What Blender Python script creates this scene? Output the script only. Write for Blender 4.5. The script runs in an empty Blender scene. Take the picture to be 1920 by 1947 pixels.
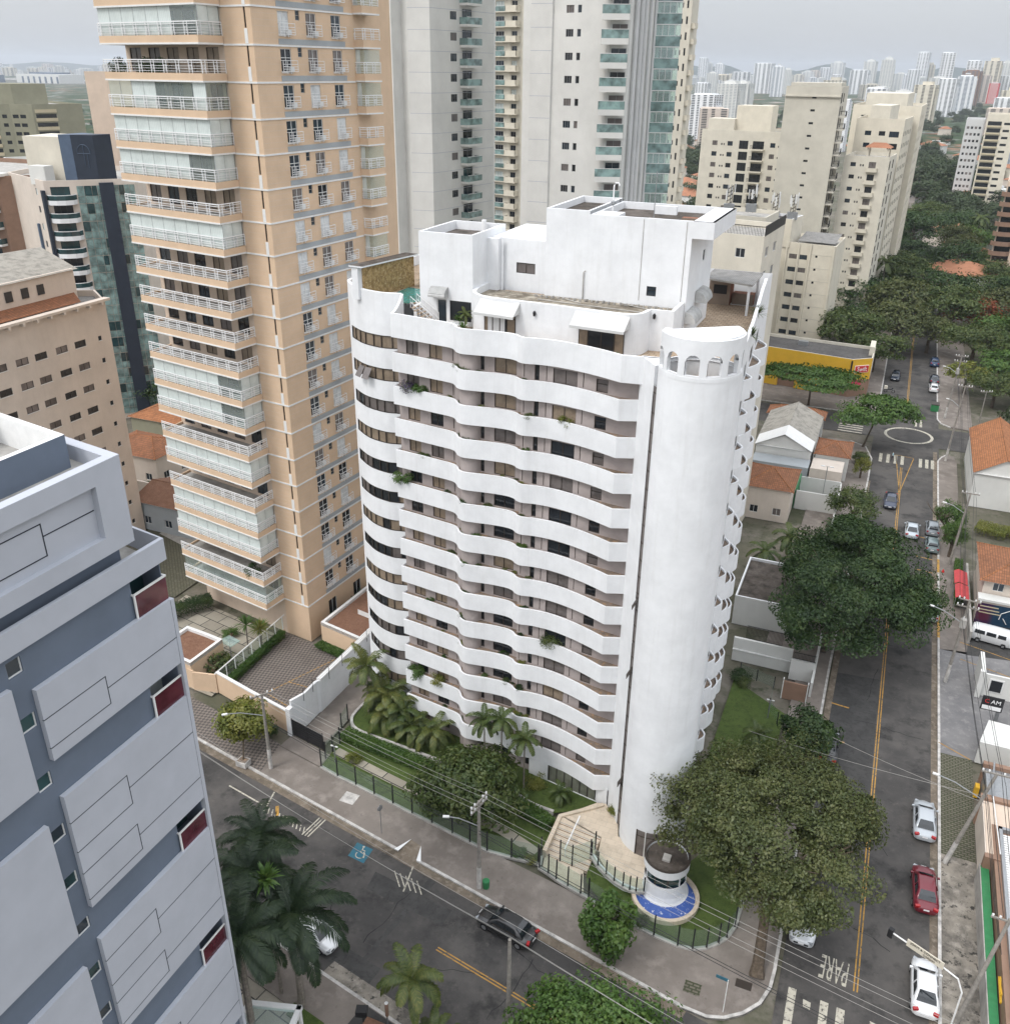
import bpy, math, random
import numpy as np
from mathutils import Vector, Matrix
R = math.radians
scene = bpy.context.scene
COL = scene.collection
random.seed(7)

# ---------------------------------------------------------------- camera
CAM = (0.0, 0.0, 60.0)
pitch, yaw, roll = math.atan(842 / 1745), R(22.7), 0.0111
fh = Vector((-math.sin(yaw), math.cos(yaw), 0)); rt = Vector((math.cos(yaw), math.sin(yaw), 0)); zz = Vector((0, 0, 1))
fw = fh * math.cos(pitch) - zz * math.sin(pitch); up = fh * math.sin(pitch) + zz * math.cos(pitch)
r2 = rt * math.cos(roll) + up * math.sin(roll); u2 = up * math.cos(roll) - rt * math.sin(roll)
cd = bpy.data.cameras.new('camera'); cam = bpy.data.objects.new('camera', cd); COL.objects.link(cam)
cam.matrix_world = Matrix(((r2.x, u2.x, -fw.x, CAM[0]), (r2.y, u2.y, -fw.y, CAM[1]), (r2.z, u2.z, -fw.z, CAM[2]), (0, 0, 0, 1)))
cd.sensor_fit = 'VERTICAL'; cd.sensor_height = 24; cd.lens = 24 * 1745 / 1947
cd.clip_start = 0.5; cd.clip_end = 40000
scene.camera = cam
# ---------------------------------------------------------------- sky, sun, exposure
SUN_EL, SUN_AZ = R(52), math.atan2(-0.52, -0.80)       # azimuth clockwise from +Y
w = bpy.data.worlds.new('World'); scene.world = w; w.use_nodes = True
nt = w.node_tree; bg = nt.nodes['Background']
sky = nt.nodes.new('ShaderNodeTexSky'); sky.sky_type = 'NISHITA'; sky.sun_disc = False
sky.sun_elevation = SUN_EL; sky.sun_rotation = SUN_AZ; sky.air_density = 1.0; sky.dust_density = 4.0; sky.ozone_density = 1.5
hs = nt.nodes.new('ShaderNodeHueSaturation'); hs.inputs['Saturation'].default_value = 0.42
nt.links.new(sky.outputs[0], hs.inputs['Color'])
cm = nt.nodes.new('ShaderNodeMix'); cm.data_type = 'RGBA'; cm.inputs[0].default_value = .8       # thin overcast veiling the sky
cn = nt.nodes.new('ShaderNodeTexNoise'); cn.inputs['Scale'].default_value = 2.2; cn.inputs['Detail'].default_value = 4; tc = nt.nodes.new('ShaderNodeTexCoord'); nt.links.new(tc.outputs['Generated'], cn.inputs['Vector'])
cc = nt.nodes.new('ShaderNodeMix'); cc.data_type = 'RGBA'; cc.inputs[6].default_value = (1.92, 2.03, 2.2, 1); cc.inputs[7].default_value = (2.45, 2.49, 2.53, 1); nt.links.new(cn.outputs[0], cc.inputs[0])
sx = nt.nodes.new('ShaderNodeSeparateXYZ'); nt.links.new(tc.outputs['Generated'], sx.inputs[0])          # an overcast sky is about three times brighter overhead than at the horizon
gz = nt.nodes.new('ShaderNodeMapRange'); gz.inputs[1].default_value = .10; gz.inputs[2].default_value = 1.0; gz.inputs[3].default_value = 1.0; gz.inputs[4].default_value = 3.4; nt.links.new(sx.outputs[2], gz.inputs[0])
vm = nt.nodes.new('ShaderNodeVectorMath'); vm.operation = 'SCALE'; nt.links.new(cc.outputs[2], vm.inputs[0]); nt.links.new(gz.outputs[0], vm.inputs['Scale'])
nt.links.new(hs.outputs[0], cm.inputs[6]); nt.links.new(vm.outputs[0], cm.inputs[7]); nt.links.new(cm.outputs[2], bg.inputs['Color'])
bg.inputs['Strength'].default_value = 0.15
sd = bpy.data.lights.new('sun', 'SUN'); sd.energy = 0.6; sd.angle = R(14); sd.color = (1.0, 0.97, 0.93)
so = bpy.data.objects.new('sun', sd); COL.objects.link(so)
sv = Vector((math.sin(SUN_AZ) * math.cos(SUN_EL), math.cos(SUN_AZ) * math.cos(SUN_EL), math.sin(SUN_EL)))
so.rotation_euler = sv.to_track_quat('Z', 'Y').to_euler(); so.location = (-60, -80, 160)
scene.view_settings.view_transform = 'Standard'; scene.view_settings.look = 'None'
scene.view_settings.exposure = 1.07; scene.view_settings.gamma = 1.0; scene.view_settings.use_curve_mapping = False
scene.cycles.max_bounces = 6; scene.cycles.diffuse_bounces = 3; scene.cycles.transparent_max_bounces = 12
scene.cycles.volume_bounces = 0

# ---------------------------------------------------------------- materials
def newmat(name):
    m = bpy.data.materials.new(name); m.use_nodes = True
    return m, m.node_tree, m.node_tree.nodes['Principled BSDF']
def N(t, kind, **kw):
    n = t.nodes.new('ShaderNode' + kind)
    for k, v in kw.items():
        if k in n.inputs: n.inputs[k].default_value = v
        else: setattr(n, k, v)
    return n
def mixc(t, a, b, fac):
    n = t.nodes.new('ShaderNodeMix'); n.data_type = 'RGBA'
    for i, v in ((6, a), (7, b)):
        if isinstance(v, (tuple, list)): n.inputs[i].default_value = (*v[:3], 1)
        else: t.links.new(v, n.inputs[i])
    if isinstance(fac, (int, float)): n.inputs[0].default_value = fac
    else: t.links.new(fac, n.inputs[0])
    return n.outputs[2]
def ramp(t, src, lo, hi):
    n = t.nodes.new('ShaderNodeMapRange'); n.inputs[1].default_value = lo; n.inputs[2].default_value = hi
    t.links.new(src, n.inputs[0]); return n.outputs[0]
def objcoord(t, scale=(1, 1, 1), rot=(0, 0, 0)):
    c = t.nodes.new('ShaderNodeNewGeometry'); m = t.nodes.new('ShaderNodeMapping')
    m.inputs['Scale'].default_value = scale; m.inputs['Rotation'].default_value = rot
    t.links.new(c.outputs['Position'], m.inputs[0]); return m.outputs[0]
def plain(name, c, rough=.7, var=.12, scale=1.2, spec=.3, metal=0.0, bump=0.0, streak=0.0, dirt=(.25, .22, .18)):
    """a painted, rendered or stony surface: base colour with cloudy wear, optional rain streaks"""
    m, t, b = newmat(name); b.inputs['Roughness'].default_value = rough
    b.inputs['Specular IOR Level'].default_value = spec; b.inputs['Metallic'].default_value = metal
    if var or streak:
        co = objcoord(t)
        n1 = N(t, 'TexNoise', Scale=scale, Detail=5.0, Roughness=.65); t.links.new(co, n1.inputs['Vector'])
        k = tuple(max(0, x * (1 - var * 1.6)) for x in c); k2 = tuple(min(1, x * (1 + var * .5)) for x in c)
        out = mixc(t, k, k2, ramp(t, n1.outputs[0], .3, .65))
        if streak:
            co2 = objcoord(t, (1.6, 1.6, .12)); n2 = N(t, 'TexNoise', Scale=1.3, Detail=6.0, Roughness=.7); t.links.new(co2, n2.inputs['Vector'])
            mm = N(t, 'Math', operation='MULTIPLY'); t.links.new(ramp(t, n2.outputs[0], .52, .78), mm.inputs[0]); mm.inputs[1].default_value = streak
            out = mixc(t, out, dirt, mm.outputs[0])
        t.links.new(out, b.inputs['Base Color'])
        if bump:
            bn = N(t, 'Bump', Strength=bump, Distance=.05); t.links.new(n1.outputs[0], bn.inputs['Height']); t.links.new(bn.outputs[0], b.inputs['Normal'])
    else: b.inputs['Base Color'].default_value = (*c, 1)
    return m
def glassy(name, c, rough=.06, spec=.6, var=.0, scale=.4):
    m, t, b = newmat(name); b.inputs['Roughness'].default_value = rough; b.inputs['Specular IOR Level'].default_value = spec
    if var:
        n = N(t, 'TexNoise', Scale=scale, Detail=3.0); t.links.new(objcoord(t), n.inputs['Vector'])
        t.links.new(mixc(t, tuple(x * (1 - var) for x in c), tuple(min(1, x * (1 + var)) for x in c), ramp(t, n.outputs[0], .35, .65)), b.inputs['Base Color'])
    else: b.inputs['Base Color'].default_value = (*c, 1)
    return m
def clear(name, tint=(.85, .93, .9), gloss=.12, milk=0.0):
    """see-through pane: transparent, a little milky, a little reflection"""
    m, t, b = newmat(name); t.nodes.remove(b); out = t.nodes['Material Output']
    tr = N(t, 'BsdfTransparent'); tr.inputs[0].default_value = (*tint, 1)
    df = N(t, 'BsdfDiffuse'); df.inputs[0].default_value = (*tint, 1)
    gl = N(t, 'BsdfGlossy', Roughness=.03); gl.inputs[0].default_value = (.9, .95, .95, 1)
    a = N(t, 'MixShader'); a.inputs[0].default_value = milk; t.links.new(tr.outputs[0], a.inputs[1]); t.links.new(df.outputs[0], a.inputs[2])
    c2 = N(t, 'MixShader'); c2.inputs[0].default_value = gloss; t.links.new(a.outputs[0], c2.inputs[1]); t.links.new(gl.outputs[0], c2.inputs[2])
    t.links.new(c2.outputs[0], out.inputs[0]); return m
def leaf(name, cols, trans=.25):
    """foliage: every leaf takes its own green, clumps drift in hue"""
    m, t, b = newmat(name); t.nodes.remove(b); out = t.nodes['Material Output']
    g = N(t, 'NewGeometry'); cr = N(t, 'ValToRGB'); els = cr.color_ramp.elements
    els[0].position = 0; els[0].color = (*cols[0], 1); els[1].position = 1; els[1].color = (*cols[-1], 1)
    for i, c in enumerate(cols[1:-1]): e = els.new((i + 1) / (len(cols) - 1)); e.color = (*c, 1)
    n = N(t, 'TexNoise', Scale=.55, Detail=3.0); t.links.new(objcoord(t), n.inputs['Vector'])
    mm = N(t, 'Math', operation='MULTIPLY_ADD'); t.links.new(g.outputs['Random Per Island'], mm.inputs[0]); mm.inputs[1].default_value = .5
    t.links.new(ramp(t, n.outputs[0], .25, .95), mm.inputs[2]); t.links.new(mm.outputs[0], cr.inputs[0])
    d = N(t, 'BsdfDiffuse'); tl = N(t, 'BsdfTranslucent'); gl = N(t, 'BsdfGlossy', Roughness=.45); gl.inputs[0].default_value = (.5, .55, .5, 1)
    t.links.new(cr.outputs[0], d.inputs[0]); t.links.new(cr.outputs[0], tl.inputs[0])
    mx = N(t, 'MixShader'); mx.inputs[0].default_value = trans; t.links.new(d.outputs[0], mx.inputs[1]); t.links.new(tl.outputs[0], mx.inputs[2])
    m2 = N(t, 'MixShader'); m2.inputs[0].default_value = .05; t.links.new(mx.outputs[0], m2.inputs[1]); t.links.new(gl.outputs[0], m2.inputs[2])
    t.links.new(m2.outputs[0], out.inputs[0]); return m
def striped(name, a, b_, scale, axis=(1, 0, 0), rough=.7, rot=0.0, var=.15, bump=.5, dist=0.0, spec=.3):
    """ribs, planks, tiles or curtain folds running in one direction"""
    m, t, b = newmat(name); b.inputs['Roughness'].default_value = rough; b.inputs['Specular IOR Level'].default_value = spec
    co = objcoord(t, rot=(0, 0, rot)); wv = N(t, 'TexWave', Scale=scale, Distortion=dist)
    wv.bands_direction = 'X' if axis[0] else ('Y' if axis[1] else 'Z'); t.links.new(co, wv.inputs['Vector'])
    n = N(t, 'TexNoise', Scale=.9, Detail=6.0, Roughness=.7); t.links.new(objcoord(t), n.inputs['Vector'])
    base = mixc(t, a, b_, wv.outputs['Fac'])
    t.links.new(mixc(t, base, tuple(x * (1 - 3 * var) for x in a), ramp(t, n.outputs[0], .45, .8)), b.inputs['Base Color'])
    if bump:
        bn = N(t, 'Bump', Strength=bump, Distance=.06); t.links.new(wv.outputs['Fac'], bn.inputs['Height']); t.links.new(bn.outputs[0], b.inputs['Normal'])
    return m
def roof_tile(name, c, dark, rot=0.0):
    m, t, b = newmat(name); b.inputs['Roughness'].default_value = .85; b.inputs['Specular IOR Level'].default_value = .15
    co = objcoord(t, rot=(0, 0, rot)); br = N(t, 'TexBrick', Scale=1.0); br.offset = .0
    br.inputs['Mortar Size'].default_value = .025; br.inputs['Brick Width'].default_value = .26; br.inputs['Row Height'].default_value = .42
    br.inputs['Color1'].default_value = (*c, 1); br.inputs['Color2'].default_value = (*[x * .72 for x in c], 1); br.inputs['Mortar'].default_value = (*dark, 1)
    t.links.new(co, br.inputs['Vector']); n = N(t, 'TexNoise', Scale=.55, Detail=7.0, Roughness=.75); t.links.new(objcoord(t), n.inputs['Vector'])
    t.links.new(mixc(t, br.outputs[0], dark, ramp(t, n.outputs[0], .46, .85)), b.inputs['Base Color'])
    bn = N(t, 'Bump', Strength=.6, Distance=.05); t.links.new(br.outputs['Fac'], bn.inputs['Height']); bn.invert = True; t.links.new(bn.outputs[0], b.inputs['Normal']); return m
def mottled(name, cols, scales, rough=.9, thr=((.4, .6), (.5, .62), (.55, .7)), spec=.2, bump=.25):
    """ground cover: layers of noise at several scales"""
    m, t, b = newmat(name); b.inputs['Roughness'].default_value = rough; b.inputs['Specular IOR Level'].default_value = spec
    cur = cols[0]; last = None
    for c, s, th in zip(cols[1:], scales, thr):
        n = N(t, 'TexNoise', Scale=s, Detail=8.0, Roughness=.68); t.links.new(objcoord(t), n.inputs['Vector'])
        cur = mixc(t, cur, c, ramp(t, n.outputs[0], *th)); last = n
    t.links.new(cur, b.inputs['Base Color'])
    if bump:
        bn = N(t, 'Bump', Strength=bump, Distance=.03); t.links.new(last.outputs[0], bn.inputs['Height']); t.links.new(bn.outputs[0], b.inputs['Normal'])
    return m
def paving(name, c1, c2, mortar, bw, bh, rot=0.0, ms=.03, checker=None, offset=.5):
    m, t, b = newmat(name); b.inputs['Roughness'].default_value = .88; b.inputs['Specular IOR Level'].default_value = .2
    co = objcoord(t, rot=(0, 0, rot))
    if checker:
        ck = N(t, 'TexChecker', Scale=checker); ck.inputs['Color1'].default_value = (*c1, 1); ck.inputs['Color2'].default_value = (*c2, 1)
        t.links.new(co, ck.inputs['Vector']); o = ck.outputs[0]
    else:
        br = N(t, 'TexBrick', Scale=1.0); br.offset = offset; br.inputs['Mortar Size'].default_value = ms; br.inputs['Brick Width'].default_value = bw; br.inputs['Row Height'].default_value = bh
        br.inputs['Color1'].default_value = (*c1, 1); br.inputs['Color2'].default_value = (*c2, 1); br.inputs['Mortar'].default_value = (*mortar, 1); t.links.new(co, br.inputs['Vector']); o = br.outputs[0]
    n = N(t, 'TexNoise', Scale=.5, Detail=8.0, Roughness=.75); t.links.new(objcoord(t), n.inputs['Vector'])
    t.links.new(mixc(t, o, tuple(x * .45 for x in c1), ramp(t, n.outputs[0], .5, .85)), b.inputs['Base Color']); return m

M = {}
M['white'] = plain('white_paint', (.78, .79, .805), .65, .06, .5, streak=.26, dirt=(.53, .52, .50))
M['white_far'] = plain('pale_grey_paint', (.66, .66, .635), .75, .06, .25, streak=.10, dirt=(.5, .48, .44))
M['grey_far'] = plain('light_grey_panel', (.57, .575, .575), .75, .06, .25, streak=.12, dirt=(.42, .41, .39))
M['white_trim'] = plain('white_trim', (.74, .74, .73), .6, .05, 2)
M['taupe'] = plain('taupe_render', (.39, .34, .325), .85, .10, .5, streak=.12, dirt=(.2, .17, .15))
M['peach'] = plain('peach_render', (.645, .475, .33), .8, .06, .4, streak=.08, dirt=(.4, .28, .18))
M['peach_pale'] = plain('pale_peach_render', (.62, .50, .40), .8, .06, .4, streak=.1)
M['slate_band'] = plain('grey_blue_band', (.36, .385, .40), .8, .06, .6)
M['cream'] = plain('cream_render', (.64, .60, .51), .8, .07, .35, streak=.16, dirt=(.42, .37, .29))
M['cream2'] = plain('warm_cream_render', (.67, .62, .515), .8, .07, .35, streak=.14, dirt=(.45, .38, .28))
M['slabgrey'] = plain('stone_grey_render', (.56, .53, .455), .8, .07, .3, streak=.14, dirt=(.42, .39, .33))
M['beige'] = plain('beige_render', (.63, .555, .485), .85, .07, .3, streak=.18, dirt=(.38, .3, .24))
M['bluegrey'] = plain('blue_grey_render', (.135, .165, .215), .8, .06, .5, streak=.1, dirt=(.15, .17, .2))
M['palepanel'] = plain('pale_lilac_panel', (.44, .46, .51), .75, .045, .4, streak=.06, dirt=(.42, .42, .44))
M['groove'] = plain('dark_groove', (.03, .035, .045), .8, 0)
M['olive'] = plain('olive_render', (.27, .262, .19), .85, .08, .3, streak=.15, dirt=(.18, .17, .11))
M['tan'] = plain('tan_band', (.52, .45, .31), .85, .08, .4)
M['navy'] = plain('dark_blue_panel', (.025, .034, .052), .5, .1, .6)
M['navy2'] = plain('mid_blue_panel', (.085, .12, .18), .5, .1, .6)
M['brownb'] = plain('brown_tile', (.27, .17, .12), .7, .1, .6)
M['yellow'] = plain('yellow_panel', (.68, .40, .035), .55, .05, .5, streak=.08, dirt=(.45, .28, .05))
M['conc'] = plain('concrete', (.40, .385, .36), .9, .2, .7, streak=.3, bump=.2, dirt=(.12, .11, .09))
M['dirtyroof'] = mottled('stained_flat_roof', [(.34, .30, .24), (.13, .11, .085), (.48, .44, .37), (.06, .055, .04)], (.5, 1.1, 3.2), thr=((.4, .62), (.5, .7), (.56, .74)))
M['darkroof'] = mottled('dark_flat_roof', [(.075, .062, .052), (.15, .13, .115), (.035, .03, .026), (.2, .18, .16)], (.35, .9, 2.8), thr=((.42, .66), (.48, .7), (.6, .75)))
M['roofgrey'] = striped('grey_sheet_roof', (.20, .195, .19), (.30, .29, .275), 2.2, (1, 0, 0), .75)
M['roofdark'] = mottled('dark_grey_roof', [(.085, .08, .078), (.12, .115, .11), (.055, .052, .05)], (.3, 1.5), thr=((.4, .62), (.5, .7)))
M['fibro'] = striped('fibre_cement_roof', (.26, .245, .215), (.40, .375, .33), 1.6, (0, 1, 0), .85, var=.2)
M['brownroof'] = mottled('brown_gravel_roof', [(.19, .10, .065), (.25, .14, .095), (.13, .07, .045)], (1.5, 9), thr=((.4, .65), (.45, .65)))
M['tile'] = roof_tile('terracotta_tile', (.34, .15, .08), (.12, .065, .042))
M['tile2'] = roof_tile('bright_terracotta_tile', (.43, .185, .085), (.16, .075, .042))
M['tilefar'] = plain('far_terracotta', (.36, .165, .095), .9, .2, .3)
M['stone'] = mottled('rough_gold_stone', [(.42, .29, .135), (.26, .17, .075), (.52, .39, .22), (.10, .065, .03)], (2.4, 4.5, 7), thr=((.4, .55), (.52, .62), (.6, .68)), bump=.9)
M['terrace'] = paving('terrace_tile', (.42, .33, .24), (.34, .255, .18), (.2, .15, .11), .5, .5)
M['pool'] = glassy('pool_water', (.035, .20, .185), .03, .5, .3, .5)
M['pooltile'] = None
M['dark'] = glassy('dark_glass', (.016, .019, .023), .07, .55)
M['dark2'] = glassy('dark_blue_glass', (.02, .032, .045), .05, .7)
M['curtain'] = striped('curtain_behind_glass', (.20, .15, .105), (.33, .26, .19), 5.5, (1, 0, 0), .35, bump=0, dist=1.5, spec=.6)
M['curtaing'] = striped('grey_curtain_behind_glass', (.10, .085, .08), (.20, .175, .165), 6, (1, 0, 0), .3, bump=0, dist=1.5, spec=.6)
M['blind'] = striped('closed_roller_blind', (.60, .62, .63), (.68, .70, .70), 4, (0, 0, 1), .5, bump=0)
M['pale_blind'] = striped('pale_roller_screen', (.56, .62, .60), (.64, .69, .67), 1.3, (1, 0, 0), .35, rot=.2, bump=0, var=.05, spec=.6)
M['teal'] = glassy('teal_glass', (.185, .275, .265), .08, .7, .45, .8)
M['lobbyglass'] = glassy('pale_lobby_glass', (.17, .175, .14), .1, .5, .2, 1)
M['yard'] = mottled('bare_yard', [(.14, .125, .10), (.07, .075, .045), (.19, .17, .145), (.045, .055, .028)], (.05, .16, .6), thr=((.4, .6), (.5, .66), (.54, .7)))
M['tealdark'] = glassy('dark_teal_glass', (.02, .055, .06), .06, .7, .4, .5)
M['maroon'] = glassy('maroon_glass', (.085, .018, .028), .06, .6, .3, .8)
M['paleglass'] = clear('pale_clear_glass', (.80, .92, .90), .10, .18)
M['fenceglass'] = clear('fence_glass', (.90, .95, .93), .05, .03)
M['frame'] = plain('bronze_frame', (.045, .036, .03), .5, 0)
M['black'] = plain('black_metal', (.018, .018, .02), .45, 0)
M['metal'] = plain('grey_metal', (.32, .33, .34), .4, .1, 4, metal=.5)
M['asphalt'] = mottled('asphalt', [(.060, .057, .055), (.098, .091, .085), (.036, .035, .034), (.12, .11, .10)], (.10, .32, 1.5), thr=((.44, .58), (.52, .66), (.58, .76)), bump=.15)
M['asphalt2'] = mottled('patched_asphalt', [(.050, .049, .048), (.068, .066, .064), (.037, .036, .035)], (.5, 2.2), thr=((.4, .6), (.5, .7)))
M['gutter'] = mottled('gutter_concrete', [(.19, .155, .12), (.10, .082, .062), (.27, .23, .185)], (.4, 1.7), thr=((.4, .62), (.5, .7)))
M['pave'] = mottled('cement_pavement', [(.215, .188, .166), (.155, .134, .118), (.27, .238, .212), (.11, .096, .084)], (.16, .6, 2.4), thr=((.4, .62), (.5, .68), (.6, .75)))
M['pavegrey'] = mottled('grey_cement_pavement', [(.20, .195, .195), (.15, .147, .15), (.26, .25, .245)], (.3, 1.4), thr=((.4, .62), (.52, .7)))
M['pavestain'] = mottled('stained_stone_pavement', [(.25, .225, .19), (.11, .10, .088), (.33, .30, .26), (.045, .042, .038)], (.3, 1.0, 1.9), thr=((.42, .6), (.5, .68), (.55, .63)))
M['gridpave'] = paving('grass_grid_paving', (.16, .145, .115), (.125, .115, .09), (.055, .06, .035), .5, .26, ms=.06)
M['checkpave'] = paving('patterned_paving', (.20, .172, .15), (.09, .08, .075), (0, 0, 0), 1, 1, rot=.6, checker=3.6)
M['slabpave'] = paving('stone_slab_paving', (.36, .33, .27), (.27, .245, .2), (.03, .03, .03), 2.4, 1.6, rot=.18, ms=.05)
M['travertine'] = paving('travertine', (.62, .53, .42), (.57, .48, .375), (.45, .37, .29), .9, .6, ms=.012)
M['kerb'] = plain('whitewashed_kerb', (.52, .50, .475), .9, .3, 1.5, dirt=(.2, .18, .15), streak=.2)
M['roadwhite'] = mottled('worn_white_road_paint', [(.50, .47, .39), (.38, .355, .30), (.085, .08, .075)], (1.2, 3.4), thr=((.4, .65), (.53, .63)))
M['roadyellow'] = mottled('worn_yellow_road_paint', [(.46, .26, .06), (.34, .20, .06), (.085, .08, .075)], (1.2, 3.0), thr=((.4, .65), (.53, .64)))
M['roadblue'] = mottled('worn_blue_road_paint', [(.035, .13, .185), (.05, .14, .18), (.08, .078, .075)], (1.5, 3.2), thr=((.4, .65), (.55, .66)))
M['lawn'] = mottled('lawn', [(.055, .085, .02), (.075, .11, .028), (.04, .062, .016), (.095, .12, .035)], (.4, 1.5, 9), thr=((.4, .62), (.48, .66), (.5, .7)), bump=.6)
M['soil'] = mottled('planter_soil', [(.25, .20, .165), (.15, .12, .095), (.37, .235, .13)], (.6, 3), thr=((.4, .6), (.5, .66)))
M['bark'] = plain('bark', (.11, .085, .062), .95, .3, 5, bump=.6)
M['barkpale'] = plain('pale_bark', (.22, .195, .165), .95, .25, 4, bump=.5)
M['polecon'] = plain('weathered_concrete_pole', (.27, .25, .225), .9, .2, 3)
M['cable'] = plain('pale_cable', (.30, .29, .27), .7, 0)
M['cabledark'] = plain('black_cable', (.02, .02, .021), .6, 0)
M['brick'] = paving('red_brick', (.30, .12, .07), (.24, .095, .055), (.25, .2, .16), .3, .1, ms=.01)
M['red'] = plain('red_canvas', (.50, .065, .07), .7, .1, 2)
M['redsign'] = plain('red_sign', (.55, .03, .03), .4, 0)
M['whitesign'] = plain('white_sign', (.8, .8, .8), .45, 0)
M['green'] = plain('green_paint', (.035, .20, .075), .6, .12, 1.5, streak=.15)
M['magenta'] = plain('wine_canvas', (.30, .02, .05), .7, .1, 2)
M['canvas'] = plain('pale_canvas_awning', (.56, .56, .55), .7, .06, 1)
M['canvasgrey'] = striped('ribbed_grey_awning', (.42, .42, .41), (.52, .52, .51), 6, (0, 1, 0), .7)
M['mural'] = None
M['rubber'] = plain('tyre_rubber', (.015, .015, .016), .85, 0)
M['rim'] = plain('alloy_rim', (.45, .46, .47), .35, 0, metal=.7)
M['lampred'] = glassy('red_lamp_lens', (.35, .012, .015), .15)
M['lampclear'] = glassy('clear_lamp_lens', (.3, .32, .34), .1, .7)
M['carglass'] = glassy('car_glass', (.014, .018, .022), .04, .8)
M['skin'] = plain('skin', (.32, .18, .12), .6, 0)
for k, c in dict(L_olive=[(.022, .036, .010), (.05, .066, .018), (.085, .10, .03), (.14, .145, .055)], L_dark=[(.008, .021, .006), (.019, .044, .011), (.037, .072, .018), (.074, .11, .03)],
                 L_mid=[(.018, .038, .010), (.042, .070, .016), (.075, .102, .026), (.115, .135, .038)], L_bright=[(.028, .07, .012), (.05, .105, .02), (.075, .14, .026), (.11, .17, .036)],
                 L_lime=[(.06, .085, .012), (.11, .135, .02), (.17, .18, .032), (.23, .22, .05)], L_far=[(.022, .040, .016), (.037, .06, .025), (.055, .076, .034), (.075, .09, .042)],
                 L_red=[(.05, .05, .02), (.14, .06, .025), (.25, .06, .025), (.32, .085, .03)], L_palm=[(.004, .011, .005), (.009, .021, .008), (.017, .033, .012), (.032, .05, .018)],
                 L_palmg=[(.03, .05, .012), (.06, .085, .02), (.10, .12, .03), (.16, .16, .04)], L_purple=[(.04, .02, .09), (.08, .03, .14), (.06, .08, .03), (.1, .05, .2)],
                 L_pink=[(.25, .03, .10), (.35, .05, .15), (.10, .10, .03), (.05, .08, .02)]).items():
    M[k] = leaf(k.replace('L_', 'foliage_'), c)
def mural():
    m, t, b = newmat('painted_mural'); b.inputs['Roughness'].default_value = .6
    co = objcoord(t); sp = N(t, 'SeparateXYZ'); t.links.new(co, sp.inputs[0])
    n = N(t, 'TexNoise', Scale=.8, Detail=3.0); t.links.new(co, n.inputs['Vector'])
    t.links.new(mixc(t, mixc(t, (.085, .012, .035), (.03, .006, .05), ramp(t, n.outputs[0], .4, .6)), (.006, .035, .075), ramp(t, sp.outputs[0], 17.3, 17.9)), b.inputs['Base Color']); return m
M['mural'] = mural()
def pooltile():
    m, t, b = newmat('chipped_blue_mosaic'); b.inputs['Roughness'].default_value = .3
    v = N(t, 'TexNoise', Scale=2.6, Detail=5.0, Roughness=.75); t.links.new(objcoord(t), v.inputs['Vector'])
    br = N(t, 'TexBrick', Scale=8.0); br.inputs['Color1'].default_value = (.03, .075, .32, 1); br.inputs['Color2'].default_value = (.05, .12, .42, 1); br.inputs['Mortar'].default_value = (.1, .16, .34, 1); t.links.new(objcoord(t), br.inputs['Vector'])
    t.links.new(mixc(t, br.outputs[0], (.66, .68, .72), ramp(t, v.outputs[0], .60, .62)), b.inputs['Base Color']); return m
M['pooltile'] = pooltile()

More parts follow.
